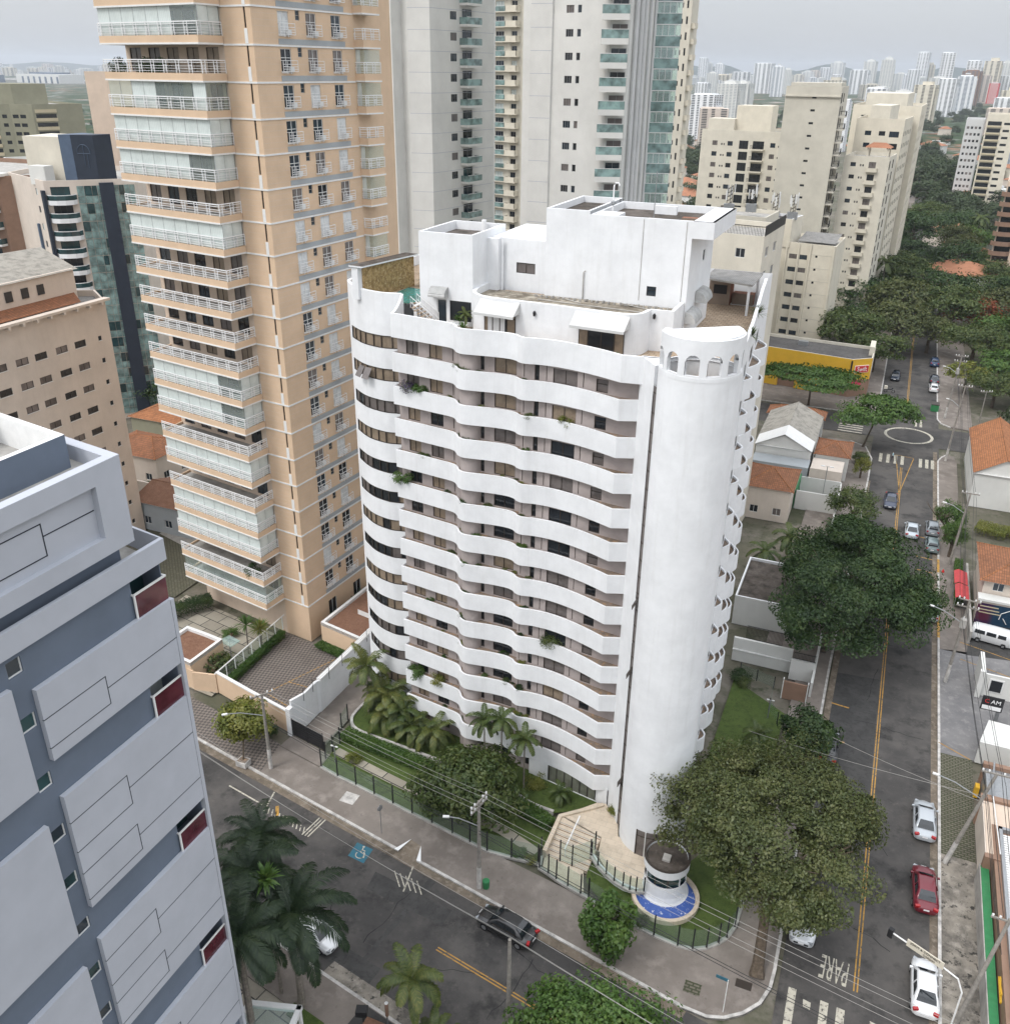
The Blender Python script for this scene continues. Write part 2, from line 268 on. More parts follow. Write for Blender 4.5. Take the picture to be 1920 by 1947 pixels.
# ---------------------------------------------------------------- mesh helpers
class MB:
    def __init__(s): s.v = []; s.f = []; s.m = []; s.mats = []
    def mi(s, m):
        m = M[m] if isinstance(m, str) else m
        if m not in s.mats: s.mats.append(m)
        return s.mats.index(m)
    def poly(s, pts, m):
        i = len(s.v); s.v += [tuple(p) for p in pts]; s.f.append(tuple(range(i, i + len(pts)))); s.m.append(s.mi(m))
    def box(s, x0, x1, y0, y1, z0, z1, m, skip=''):
        i = len(s.v); k = s.mi(m)
        s.v += [(x0, y0, z0), (x1, y0, z0), (x1, y1, z0), (x0, y1, z0), (x0, y0, z1), (x1, y0, z1), (x1, y1, z1), (x0, y1, z1)]
        for n, f in zip('btfrkl', ((3, 2, 1, 0), (4, 5, 6, 7), (0, 1, 5, 4), (1, 2, 6, 5), (2, 3, 7, 6), (3, 0, 4, 7))):
            if n not in skip: s.f.append(tuple(i + a for a in f)); s.m.append(k)
    def obox(s, c, dims, rz, m, tilt=0.0):
        """box of dims centred on c, turned by rz about z (and tilted about its own x)"""
        lx, ly, lz = (d / 2 for d in dims); i = len(s.v); k = s.mi(m); ca, sa = math.cos(rz), math.sin(rz); ct, st = math.cos(tilt), math.sin(tilt)
        for z in (-lz, lz):
            for x, y in ((-lx, -ly), (lx, -ly), (lx, ly), (-lx, ly)):
                y2, z2 = y * ct - z * st, y * st + z * ct
                s.v.append((c[0] + x * ca - y2 * sa, c[1] + x * sa + y2 * ca, c[2] + z2))
        for f in ((3, 2, 1, 0), (4, 5, 6, 7), (0, 1, 5, 4), (1, 2, 6, 5), (2, 3, 7, 6), (3, 0, 4, 7)): s.f.append(tuple(i + a for a in f)); s.m.append(k)
    def prism(s, pts, z0, z1, m, top=None, bottom=True, sides=True):
        """pts counter-clockwise"""
        n = len(pts); i = len(s.v); k = s.mi(m)
        s.v += [(p[0], p[1], z0) for p in pts] + [(p[0], p[1], z1) for p in pts]
        if sides:
            for a in range(n): b = (a + 1) % n; s.f.append((i + a, i + b, i + n + b, i + n + a)); s.m.append(k)
        s.f.append(tuple(range(i + n, i + 2 * n))); s.m.append(s.mi(top) if top else k)
        if bottom: s.f.append(tuple(range(i + n - 1, i - 1, -1))); s.m.append(k)
    def sheet(s, pts, z, m): s.poly([(p[0], p[1], z) for p in pts], m)
    def tube(s, path, r, m, n=6, cap=True):
        k = s.mi(m); path = [Vector(p) for p in path]; rs = r if isinstance(r, (list, tuple)) else [r] * len(path); i0 = len(s.v)
        for j, p in enumerate(path):
            d = (path[min(j + 1, len(path) - 1)] - path[max(j - 1, 0)]).normalized()
            a = Vector((0, 0, 1)) if abs(d.z) < .9 else Vector((1, 0, 0)); u = d.cross(a).normalized(); v = d.cross(u)
            for q in range(n): an = 2 * math.pi * q / n; s.v.append(tuple(p + (u * math.cos(an) + v * math.sin(an)) * rs[j]))
        for j in range(len(path) - 1):
            for q in range(n): a = i0 + j * n + q; b = i0 + j * n + (q + 1) % n; s.f.append((b, a, a + n, b + n)); s.m.append(k)
        if cap: s.f.append(tuple(i0 + q for q in range(n))); s.m.append(k); e = len(s.v) - n; s.f.append(tuple(e + n - 1 - q for q in range(n))); s.m.append(k)
    def lathe(s, prof, c, m, n=24, a0=0.0, a1=2 * math.pi):
        """profile of (r, z) from bottom to top turned about the vertical through c"""
        k = s.mi(m) if not isinstance(m, list) else None; i = len(s.v); full = abs(a1 - a0 - 2 * math.pi) < 1e-6; st = n if full else n + 1
        for r, z in prof:
            for q in range(st): a = a0 + (a1 - a0) * q / n; s.v.append((c[0] + r * math.cos(a), c[1] + r * math.sin(a), c[2] + z))
        for j in range(len(prof) - 1):
            kk = k if k is not None else s.mi(m[j])
            for q in range(n): a = i + j * st + q; b = i + j * st + (q + 1) % st; s.f.append((a, b, b + st, a + st)); s.m.append(kk)
    def ribbon(s, path, z0, z1, m):
        """vertical wall along a 2-D path, outside on the right"""
        for a, b in zip(path[:-1], path[1:]): s.poly([(*a, z0), (*b, z0), (*b, z1), (*a, z1)], m)
    def thickwall(s, path, z0, z1, t, m, top=None):
        """parapet of thickness t standing left of the path"""
        o = offset(path, t); top = top or m
        for (a, b, c, d) in zip(path[:-1], path[1:], o[1:], o[:-1]):
            s.poly([(*a, z0), (*b, z0), (*b, z1), (*a, z1)], m); s.poly([(*c, z0), (*d, z0), (*d, z1), (*c, z1)], m)
            s.poly([(*a, z1), (*b, z1), (*c, z1), (*d, z1)], top); s.poly([(*d, z0), (*c, z0), (*b, z0), (*a, z0)], m)
        s.poly([(*o[0], z0), (*path[0], z0), (*path[0], z1), (*o[0], z1)], m); s.poly([(*path[-1], z0), (*o[-1], z0), (*o[-1], z1), (*path[-1], z1)], m)
    def mesh(s, name, off=(0, 0, 0), smooth=False):
        me = bpy.data.meshes.new(name); me.from_pydata([(a - off[0], b - off[1], c - off[2]) for a, b, c in s.v], [], s.f)
        for m in s.mats: me.materials.append(m)
        me.polygons.foreach_set('material_index', s.m)
        if smooth: me.polygons.foreach_set('use_smooth', [True] * len(s.f))
        me.update(); return me
    def build(s, name, parent=None, smooth=False):
        """geometry given in world coordinates"""
        off = ROOT.get(parent.name, (0, 0, 0)) if parent else (0, 0, 0)
        if not parent: xs = np.array(s.v); off = (*((xs.min(0) + xs.max(0))[:2] / 2), xs[:, 2].min())
        off = tuple(float(a) for a in off)
        o = bpy.data.objects.new(name, s.mesh(name, off, smooth)); COL.objects.link(o)
        if parent: o.parent = parent
        else: o.location = off
        ROOT[o.name] = off; return o
ROOT = {}
def offset(path, t):
    out = []
    for i, p in enumerate(path):
        a = path[max(i - 1, 0)]; b = path[min(i + 1, len(path) - 1)]; dx, dy = b[0] - a[0], b[1] - a[1]; L = math.hypot(dx, dy) or 1
        out.append((p[0] - dy / L * t, p[1] + dx / L * t))
    return out
def smooth_path(pts, n=6):
    out = []
    for i in range(len(pts) - 1):
        p0, p1, p2, p3 = (np.array(pts[max(0, min(len(pts) - 1, j))], float) for j in (i - 1, i, i + 1, i + 2))
        for k in range(n):
            t = k / n; out.append(tuple(float(x) for x in .5 * (2 * p1 + (p2 - p0) * t + (2 * p0 - 5 * p1 + 4 * p2 - p3) * t * t + (3 * p1 - p0 - 3 * p2 + p3) * t ** 3)))
    return out + [tuple(map(float, pts[-1]))]
def arc(c, r, a0, a1, n=16): return [(c[0] + r * math.cos(R(a0 + (a1 - a0) * i / n)), c[1] + r * math.sin(R(a0 + (a1 - a0) * i / n))) for i in range(n + 1)]
def tag(o, label=None, cat=None, group=None, kind=None):
    for k, v in (('label', label), ('category', cat), ('group', group), ('kind', kind)):
        if v: o[k] = v
    return o
def thing(name, label, cat, loc=(0, 0, 0), group=None, rz=0.0):
    o = bpy.data.objects.new(name, None); COL.objects.link(o); o.empty_display_size = .3
    o.location = loc; o.rotation_euler.z = rz; ROOT[o.name] = tuple(loc); return tag(o, label, cat, group)
def struct(name, mb): return tag(mb.build(name), kind='structure')
def single(name, mb, label, cat, group=None, smooth=False): return tag(mb.build(name, smooth=smooth), label, cat, group)
def children(o): return [c for c in bpy.data.objects if c.parent == o]
def copy_tree(o, loc=None, rz=None, label=None, scale=None, kids=None):
    c = o.copy(); COL.objects.link(c)
    if loc is not None: c.location = loc
    if rz is not None: c.rotation_euler.z = rz
    if scale is not None: c.scale = scale if isinstance(scale, tuple) else (scale,) * 3
    if label: c['label'] = label
    for ch in o.children:
        d = ch.copy(); COL.objects.link(d); d.parent = c
        for g in ch.children: e = g.copy(); COL.objects.link(e); e.parent = d
    return c

# ---------------------------------------------------------------- walls with openings, and what fills them
def wall(mb, p0, p1, z0, z1, holes, mat, depth=.18, rmat=None):
    """outside lies right of p0 -> p1; holes = (u0, u1, za, zb) along the wall"""
    L = math.hypot(p1[0] - p0[0], p1[1] - p0[1]); ex, ey = (p1[0] - p0[0]) / L, (p1[1] - p0[1]) / L; nx, ny = -ey * depth, ex * depth
    hs = [h for h in holes if h[0] >= -1e-6 and h[1] <= L + 1e-6 and h[2] >= z0 - 1e-6 and h[3] <= z1 + 1e-6]
    us = sorted({0.0, L} | {round(x, 4) for h in hs for x in h[:2]}); zs = sorted({z0, z1} | {round(x, 4) for h in hs for x in h[2:]})
    ui = {u: i for i, u in enumerate(us)}; zi = {z: i for i, z in enumerate(zs)}; cut = set()
    for h in hs:
        for i in range(ui[round(h[0], 4)], ui[round(h[1], 4)]):
            for j in range(zi[round(h[2], 4)], zi[round(h[3], 4)]): cut.add((i, j))
    P = lambda u, z: (p0[0] + ex * u, p0[1] + ey * u, z)
    for j in range(len(zs) - 1):
        i = 0
        while i < len(us) - 1:
            if (i, j) in cut: i += 1; continue
            k = i
            while k < len(us) - 1 and (k, j) not in cut: k += 1
            mb.poly([P(us[i], zs[j]), P(us[k], zs[j]), P(us[k], zs[j + 1]), P(us[i], zs[j + 1])], mat); i = k
    rm = rmat or mat
    for h in hs:
        c = [P(h[0], h[2]), P(h[1], h[2]), P(h[1], h[3]), P(h[0], h[3])]; q = [(a[0] + nx, a[1] + ny, a[2]) for a in c]
        for a in range(4): b = (a + 1) % 4; mb.poly([c[b], c[a], q[a], q[b]], rm)
PROTO = {}
def window_proto(w, h, style, pane):
    """x along the wall from 0 to w, y inwards, z up from 0 to h: a frame with mullions and its pane"""
    key = (round(w, 2), round(h, 2), style, pane)
    if key in PROTO: return PROTO[key]
    f = MB(); p = MB(); t = .05; fm = {'w': 'white_trim', 'b': 'frame', 'k': 'black', 'g': 'metal'}[style[0]]; n = int(style[1]) if len(style) > 1 else 2
    y0, y1 = .07, .13
    f.box(0, w, y0, y1, 0, t, fm); f.box(0, w, y0, y1, h - t, h, fm); f.box(0, t, y0, y1, t, h - t, fm); f.box(w - t, w, y0, y1, t, h - t, fm)
    for i in range(1, n): x = w * i / n; f.box(x - t / 2, x + t / 2, y0 + .005, y1 - .005, t, h - t, fm)
    if len(style) > 2 and style[2] == 't': f.box(t, w - t, y0 + .01, y1 - .01, h * .62 - t / 2, h * .62 + t / 2, fm)
    if len(style) > 2 and style[2] == 's': f.box(-.05, w + .05, -.06, y0, -.06, -.002, 'white_trim')
    p.poly([(t * .4, .115, t * .4), (w - t * .4, .115, t * .4), (w - t * .4, .115, h - t * .4), (t * .4, .115, h - t * .4)], pane)
    PROTO[key] = (f.mesh('window_frame'), [('pane', p.mesh('window_pane'))]); return PROTO[key]
class Parts:
    """collects repeated parts of one thing: the 100 nearest become parts of their own, the rest one 'stuff' part"""
    def __init__(s, root): s.root = root; s.q = {}
    def add(s, name, proto, loc, rz): s.q.setdefault(name, []).append((proto, loc, rz))
    def flush(s, cap=100):
        off = ROOT[s.root.name]; s.root['_n'] = 0; del s.root['_n']
        for name, lst in s.q.items():
            lst.sort(key=lambda a: (Vector(a[1]) - Vector(CAM)).length)
            for (main, subs), loc, rz in lst[:cap]:
                o = bpy.data.objects.new(name, main); COL.objects.link(o); o.parent = s.root; o.location = [a - b for a, b in zip(loc, off)]; o.rotation_euler.z = rz
                for sn, sm in subs: c = bpy.data.objects.new(sn, sm); COL.objects.link(c); c.parent = o
            if len(lst) > cap:
                mb = MB()
                for (main, subs), loc, rz in lst[cap:]:
                    ca, sa = math.cos(rz), math.sin(rz)
                    for me in [main] + [x[1] for x in subs]:
                        i = len(mb.v); mb.v += [(loc[0] + v.co.x * ca - v.co.y * sa, loc[1] + v.co.x * sa + v.co.y * ca, loc[2] + v.co.z) for v in me.vertices]
                        mi = [mb.mi(m) for m in me.materials]
                        for p in me.polygons: mb.f.append(tuple(i + a for a in p.vertices)); mb.m.append(mi[p.material_index])
                tag(mb.build(name + '_rows', s.root), kind='stuff')
def wpoint(p0, p1, u, z):
    L = math.hypot(p1[0] - p0[0], p1[1] - p0[1]); return (p0[0] + (p1[0] - p0[0]) * u / L, p0[1] + (p1[1] - p0[1]) * u / L, z)
def wrot(p0, p1): return math.atan2(p1[1] - p0[1], p1[0] - p0[0])
def face(mb, parts, p0, p1, z0, z1, wins, mat, depth=.18, name='window'):
    """wall with windows; wins = (u0, width, z, height, style, panes)"""
    wall(mb, p0, p1, z0, z1, [(u, u + w_, z, z + h) for u, w_, z, h, *_ in wins], mat, depth)
    for u, w_, z, h, style, panes in wins:
        pn = panes if isinstance(panes, str) else random.choice(panes)
        parts.add(name, window_proto(w_, h, style, pn), wpoint(p0, p1, u, z), wrot(p0, p1))
def text_mesh(s, size, mat, extrude=.01):
    c = bpy.data.curves.new('lettering', 'FONT'); c.body = s; c.size = size; c.extrude = extrude; c.align_x = 'CENTER'; c.align_y = 'CENTER'
    o = bpy.data.objects.new('lettering', c); me = bpy.data.meshes.new_from_object(o)
    bpy.data.objects.remove(o); me.materials.clear(); me.materials.append(M[mat] if isinstance(mat, str) else mat); return me
def add_text(s, size, mat, parent, loc, rot, name='lettering', sx=1.0):
    o = bpy.data.objects.new(name, text_mesh(s, size, mat)); COL.objects.link(o); off = (0, 0, 0)
    if parent: o.parent = parent; off = ROOT[parent.name]
    o.location = [a - b for a, b in zip(loc, off)]; o.rotation_euler = rot; o.scale = (sx, 1, 1); return o

# ---------------------------------------------------------------- plants
def quads_mesh(name, P, m, mat):
    """P: (n, 4, 3) array of loose quads"""
    n = len(P); me = bpy.data.meshes.new(name); me.vertices.add(n * 4); me.vertices.foreach_set('co', P.reshape(-1).astype(np.float32))
    me.loops.add(n * 4); me.loops.foreach_set('vertex_index', np.arange(n * 4, dtype=np.int32)); me.polygons.add(n)
    me.polygons.foreach_set('loop_start', np.arange(0, n * 4, 4, dtype=np.int32)); me.polygons.foreach_set('loop_total', np.full(n, 4, dtype=np.int32))
    me.materials.append(M[mat]); me.update(calc_edges=True); me.validate(); return me
def crown_mesh(name, seed, n, size, rx, ry, rz, clumps, mat, spread=.2, flat=.6, bottom=-.35, layer=0, shell=.5, long=1.7):
    g = np.random.default_rng(seed); C_ = []
    while len(C_) < clumps:
        d = g.normal(size=3); d /= np.linalg.norm(d)
        if d[2] < bottom: continue
        r = shell + (1 - shell) * g.random() ** .6
        lump = 1 + .17 * math.sin(3.1 * math.atan2(d[1], d[0]) + seed) + .10 * math.sin(7 * math.atan2(d[1], d[0]) + 2 * seed)
        C_.append(d * r * np.array([lump, lump, 1]))
    C_ = np.array(C_)
    if layer: C_[:, 2] = np.round(C_[:, 2] * layer) / layer + g.normal(size=len(C_)) * .03
    cs = spread * (.55 + .9 * g.random(clumps)); k = g.integers(0, clumps, n)
    off = g.normal(size=(n, 3)) * cs[k][:, None] * np.array([1, 1, flat]); lim = np.linalg.norm(off, axis=1, keepdims=True); mx = 1.9 * cs[k][:, None]
    off = np.where(lim > mx, off * mx / np.maximum(lim, 1e-6), off); c = (C_[k] + off) * np.array([rx, ry, rz])
    nr = C_[k] * .5 + off * 1.2 + g.normal(size=(n, 3)) * .45 + np.array([0, 0, .55]); nr /= np.linalg.norm(nr, axis=1, keepdims=True)
    t = np.cross(nr, g.normal(size=(n, 3))); t /= np.linalg.norm(t, axis=1, keepdims=True); b = np.cross(nr, t)
    s = size * (.55 + .8 * g.random((n, 1))); t = t * s * long * .5; b = b * s * .5; bend = nr * s * .18
    P = np.stack([c - t - bend, c + b * .9, c + t - bend, c - b * .9], 1); return quads_mesh(name, P, None, mat)
def palm_mesh(name, seed, nf, length, mat, pairs=26, leaflet=.5, droop=.9, rise=(0.1, 1.1), width=.055):
    g = np.random.default_rng(seed); Q = []
    for i in range(nf):
        az = 2.4 * i + g.normal() * .15; el = rise[0] + (rise[1] - rise[0]) * (i / max(1, nf - 1)) + g.normal() * .08; L = length * (.8 + .3 * g.random())
        p = np.zeros(3); d = np.array([math.cos(az) * math.cos(el), math.sin(az) * math.cos(el), math.sin(el)]); side = np.array([-math.sin(az), math.cos(az), 0]); st = L / pairs
        for j in range(pairs):
            q = p + d * st; u = np.cross(side, d); wr = .035 * (1 - j / pairs) + .01
            Q.append([p - side * wr, q - side * wr, q + side * wr, p + side * wr])
            if j > 1:
                ll = leaflet * math.sin(math.pi * min(1, (j + 1.5) / (pairs + 1.5))) ** .55
                for sg in (-1, 1):
                    e = side * sg * .75 + d * .55 - u * (.05 + .3 * g.random()) + np.array([0, 0, -.35]); e /= np.linalg.norm(e); wv = np.cross(e, u); wv = wv / (np.linalg.norm(wv) + 1e-6) * width * (1 + .3 * g.random())
                    mid = q + e * ll * .55; tip = q + e * ll + np.array([0, 0, -.22 * ll]); Q.append([q - wv * .4, mid - wv, mid + wv, q + wv * .4]); Q.append([mid - wv, tip, tip, mid + wv])
            p = q; d = d + np.array([0, 0, -droop * st / length * 2.0]); d /= np.linalg.norm(d)
    return quads_mesh(name, np.array(Q), None, mat)
def spiky_mesh(name, seed, n, length, mat, width=.05):
    g = np.random.default_rng(seed); Q = []
    for i in range(n):
        az = g.random() * 6.283; el = g.uniform(-.15, 1.45); L = length * g.uniform(.7, 1.1); d = np.array([math.cos(az) * math.cos(el), math.sin(az) * math.cos(el), math.sin(el)])
        side = np.array([-math.sin(az), math.cos(az), 0]) * width; p = d * .05; m_ = p + d * L * .55; d2 = d + np.array([0, 0, -.35]); t = m_ + d2 * L * .45
        Q.append([p - side * .5, m_ - side, m_ + side, p + side * .5]); Q.append([m_ - side, t, t, m_ + side])
    return quads_mesh(name, np.array(Q), None, mat)
def trunk_mb(base, h, r, crown=(0, 0), limbs=5, spread=3.0, seed=0, mat='bark', fork=.55, top=1.0):
    g = random.Random(seed); mb = MB(); x, y, z = base; fx, fy, fz = x + crown[0] * fork, y + crown[1] * fork, z + h * fork
    mb.tube([(x, y, z - .1), (x + crown[0] * .1, y + crown[1] * .1, z + .5), (x + crown[0] * fork * .55, y + crown[1] * fork * .5, z + h * fork * .55), (fx, fy, fz)], [r * 1.45, r * 1.05, r * .9, r * .72], mat, 8)
    for i in range(limbs):
        a = 6.283 * i / limbs + g.uniform(-.4, .4); s_ = spread * g.uniform(.65, 1.05); e = (x + crown[0] + math.cos(a) * s_, y + crown[1] + math.sin(a) * s_, z + h * top * g.uniform(.8, 1.02))
        m_ = (fx + (e[0] - fx) * .45 + g.uniform(-.3, .3), fy + (e[1] - fy) * .45 + g.uniform(-.3, .3), fz + (e[2] - fz) * .6)
        mb.tube([(fx, fy, fz - .15), m_, e], [r * .55, r * .36, r * .12], mat, 6)
        for q in range(2):
            b = a + g.uniform(-.9, .9); mb.tube([m_, (m_[0] + math.cos(b) * s_ * .5, m_[1] + math.sin(b) * s_ * .5, m_[2] + h * .2)], [r * .26, r * .07], mat, 5)
    return mb
def part(name, mesh, parent, loc=(0, 0, 0), rz=0.0, scale=1.0):
    o = bpy.data.objects.new(name, mesh); COL.objects.link(o); o.parent = parent; o.location = loc; o.rotation_euler.z = rz
    o.scale = scale if isinstance(scale, tuple) else (scale,) * 3; ROOT[o.name] = ROOT.get(parent.name, (0, 0, 0)); return o
def tree(name, label, cat, base, h, crown, cz, r=.2, off=(0, 0), limbs=5, spread=3, seed=0, bark='bark', group=None, rz=0.0, scale=1.0, fork=.55):
    """thing > trunk, crown; the crown mesh is centred cz above the base"""
    t = thing(name, label, cat, base, group)
    trunk_mb(base, h, r, off, limbs, spread, seed, bark, fork).build('trunk', t)
    part('crown', crown, t, (off[0], off[1], cz), rz, scale); return t

# ================================================================ GROUND, ROADS, PAVEMENTS
def fy(x, y0=53.12, x0=-47.82): return y0 - .1876 * (x - x0)          # lines parallel to the front street
def sheet(name, pts, z, m): b = MB(); b.sheet(pts, z, m); return struct(name, b)
def city_ground():
    m, t, b = newmat('distant_city_ground'); b.inputs['Roughness'].default_value = .95; b.inputs['Specular IOR Level'].default_value = .1
    co = objcoord(t); v = N(t, 'TexVoronoi', Scale=.045); t.links.new(co, v.inputs['Vector'])
    n = N(t, 'TexNoise', Scale=.012, Detail=8.0, Roughness=.7); t.links.new(co, n.inputs['Vector'])
    sp = N(t, 'SeparateColor'); t.links.new(v.outputs['Color'], sp.inputs[0])
    c = mixc(t, (.26, .25, .235), (.32, .15, .09), ramp(t, sp.outputs[0], .35, .55)); c = mixc(t, c, (.46, .45, .43), ramp(t, sp.outputs[1], .7, .8))
    t.links.new(mixc(t, c, (.035, .058, .024), ramp(t, n.outputs[0], .37, .5)), b.inputs['Base Color']); return m
M['city'] = city_ground()
g = MB(); NR, NS = [0, 60, 150, 400, 900, 2000, 5000, 9000, 16000], 48
for i in range(len(NR) - 1):
    for k in range(NS):
        a, b = 2 * math.pi * k / NS, 2 * math.pi * (k + 1) / NS; q = [(NR[i], a), (NR[i + 1], a), (NR[i + 1], b), (NR[i], b)]
        g.poly([(r_ * math.cos(t_), r_ * math.sin(t_), -.08) for r_, t_ in (q if i else q[1:] + [(0, a)])][:4 if i else 3], 'city' if i > 3 else 'yard')
struct('ground', g)
b = MB()
b.sheet([(-75, fy(-75)), (1.2, fy(1.2)), (1.2, 172), (-140, 172), (-140, 183), (1.2, 183), (1.2, 760), (12.2, 780), (12.2, 181), (70, 181), (70, 170), (12.2, 170), (12.2, 20), (30, 20), (30, 12), (12.2, 14), (-75, fy(-75) - 12.6)], 0, 'asphalt')
struct('road', b)
b = MB()                                                            # resurfaced patches and old trench scars in the asphalt
for pts in ([(-31, 47.2), (-23.5, 46.2), (-23.6, 44.6), (-30.8, 45.4)], [(1.4, 92), (6.1, 92.5), (6.2, 66), (1.4, 66)], [(-14, 43.6), (-6, 42.4), (-6.4, 39.8), (-14.4, 41)], [(-26.6, 48.4), (-25.9, 48.3), (-27.5, 39), (-27.8, 39)], [(7, 118), (11, 118), (11, 112), (7, 112)], [(-33.9, 40.8), (-26, 39.4), (-26.2, 37.8), (-34, 39.1)]):
    b.sheet(pts, .0035 + .0004 * (len(b.f) % 7), 'asphalt2')
struct('asphalt_patches', b)
b = MB()                                                            # concrete gutters along the kerbs
b.sheet([(-60, fy(-60)), (-4.5, fy(-4.5)), (-4.7, fy(-4.7) - .75), (-60, fy(-60) - .8)], .006, 'gutter')
b.sheet([(11.35, 46), (11.95, 46), (11.95, 168), (11.3, 168)], .006, 'gutter'); b.sheet([(.95, 56), (1.55, 56), (1.9, 150), (1.2, 150)], .006, 'gutter')
struct('gutter', b)
def pavement(name, pts, m, z=.13, kerb=None):
    b = MB(); b.prism(pts, -.06, z, m, bottom=False)
    if kerb:
        for path in kerb:
            o = offset(path, .24)
            for p, q, r_, s_ in zip(path[:-1], path[1:], o[1:], o[:-1]):
                b.poly([(*p, -.05), (*q, -.05), (*q, z + .012), (*p, z + .012)], 'kerb'); b.poly([(*p, z + .012), (*q, z + .012), (*r_, z + .012), (*s_, z + .012)], 'kerb')
    return struct(name, b)
KX = lambda y: .9 + max(0, y - 90) * .012                            # left kerb of the side street
corner = [(-4.9, fy(-4.9) + .02), (-3.1, 45.0), (-1.9, 45.4), (-.7, 46.3), (.3, 47.6), (.8, 49.2), (.9, 51)]
kerb_front = [(-60, fy(-60) - .02), (-46.9, fy(-46.9) - .02), (-42.2, fy(-42.2) - .02), (-30.3, fy(-30.3) - .02)]; kerb_f2 = [(-28.4, fy(-28.4) - .02), (-16, fy(-16) - .02)] + corner
lk = [(.88, 51), (.88, 92), (KX(150) - .02, 150), (KX(150) - .02, 160), (.3, 165.5), (-2.5, 167.6)]
pavement('pavement', [(-60, fy(-60)), (-30.3, fy(-30.3)), (-29.9, fy(-29.9) + 1.6), (-28.8, fy(-28.8) + 1.5), (-28.4, fy(-28.4))] + [(-16, fy(-16))] + corner + [(.9, 92), (KX(150), 150), (KX(150), 160), (.3, 165.4), (-2.5, 167.5), (-6.5, 167.5), (-6.5, 90), (-2.4, 90), (-2.4, 53.4), (-6, 50.1), (-42, 55.9), (-60, 59.4)], 'pave', kerb=[kerb_front, kerb_f2, lk])
b = MB()                                                            # dropped kerb with white flared sides
for x0, x1 in ((-30.3, -29.9), (-28.4, -28.8)):
    y0 = fy(x0); s_ = -1 if x0 < -29 else 1
    b.poly([(x0, y0, .15), (x1, y0 + 1.6, .15), (x0 + s_ * .42, y0 + .02, .15)], 'whitesign')
b.poly([(-30.3, fy(-30.3), .01), (-28.4, fy(-28.4), .01), (-28.8, fy(-28.8) + 1.5, .135), (-29.9, fy(-29.9) + 1.6, .135)], 'gutter'); b.box(-38.1, -36.7, 52.9, 54.2, .13, .137, 'kerb'); struct('kerb_ramp', b)
pavement('side_pavement', [(11.95, 30), (14.9, 30), (14.9, 68), (11.95, 68)], 'pavestain', kerb=[[(11.93, 90), (11.93, 30)]])
pavement('side_pavement', [(11.95, 68), (14.9, 68), (15, 82), (11.95, 82)], 'gridpave')
pavement('side_pavement', [(11.95, 82), (22, 82), (22, 103.2), (11.95, 101.5)], 'pavegrey')
pavement('side_pavement', [(11.95, 101.5), (16, 101.5), (14.9, 122), (15, 164), (14.5, 167), (13, 166), (11.95, 163.5)], 'pave', kerb=[[(13.4, 167.3), (12.5, 165.6), (11.93, 163.5), (11.93, 90)]])
pavement('side_pavement', [(11.9, 186.5), (12.6, 184.2), (14.2, 182.6), (18, 182), (18, 230), (15, 760), (12, 760), (11.9, 300)], 'pave', kerb=[[(14.2, 182.4), (12.5, 184.1), (11.85, 186.5), (11.85, 300)][::-1]])
pavement('side_pavement', [(-40, 184), (-3, 184), (.5, 186), (1.3, 189), (1.3, 760), (-2.5, 760), (-2.5, 200), (-40, 200)], 'pave', kerb=[[(1.32, 300), (1.32, 189), (.5, 185.9), (-3, 183.9), (-40, 183.9)][::-1]])
b = MB(); b.sheet([(14.7, 30), (40, 30), (40, 68), (14.7, 68)], .02, 'conc'); struct('paved_yard', b)
b = MB(); b.sheet([(15, 101.4), (28, 103.5), (28, 112), (15.5, 110)], .136, 'asphalt2'); struct('forecourt', b)
# road markings
b = MB(); W_, Y_ = 'roadwhite', 'roadyellow'
def dline(p, q, off, wd, m, z=.008, dash=None):
    L = math.hypot(q[0] - p[0], q[1] - p[1]); ex, ey = (q[0] - p[0]) / L, (q[1] - p[1]) / L; s0 = 0
    while s0 < L:
        s1 = min(L, s0 + (dash[0] if dash else L)); c = [(p[0] + ex * s - ey * o, p[1] + ey * s + ex * o) for s, o in ((s0, off - wd / 2), (s1, off - wd / 2), (s1, off + wd / 2), (s0, off + wd / 2))]; b.sheet(c, z, m); s0 += sum(dash) if dash else L + 1
for o in (-.12, .12): dline((-23, 42.62), (-6, 39.5), o, .1, Y_); dline((6.42, 51.4), (6.35, 158), o, .1, Y_); dline((6.4, 186), (6.6, 330), o, .1, Y_)
dline((5.3, 163.8), (6.35, 147), 0, .12, Y_); dline((8.2, 163.2), (6.5, 148), 0, .12, Y_); dline((5.3, 163.8), (8.2, 163.3), 0, .12, Y_)
dline((4.4, 184), (6.3, 197), 0, .14, Y_); dline((6.5, 184), (6.4, 197), 0, .14, Y_)
for k in range(4): dline((4.6 + k * .42, 185 + k * 2.6), (6.4, 186.6 + k * 2.6), 0, .14, Y_)
for i in range(9):                                                  # crossing at the junction below, crossing by the roundabout
    x = 2.2 + i * 1.12
    if i not in (1, 4): b.sheet([(x - .28, 45.2), (x + .28, 45.2), (x + .28, 49.9 - i * .12), (x - .28, 49.9 - i * .1)], .008, W_)
b.sheet([(3.0, 49.3), (3.55, 49.2), (3.55, 48.6), (3.05, 48.7)], .008, W_)
for x in (2.9, 4.1, 5.3, 6.4, 9.3, 10.3, 11.2): b.sheet([(x - .26, 159.4), (x + .26, 159.4), (x + .26, 163.6), (x - .26, 163.6)], .008, W_)
for x in (8.2, 9.1): b.sheet([(x - .22, 180.6), (x + .22, 180.6), (x + .22, 184.6), (x - .22, 184.6)], .008, W_)
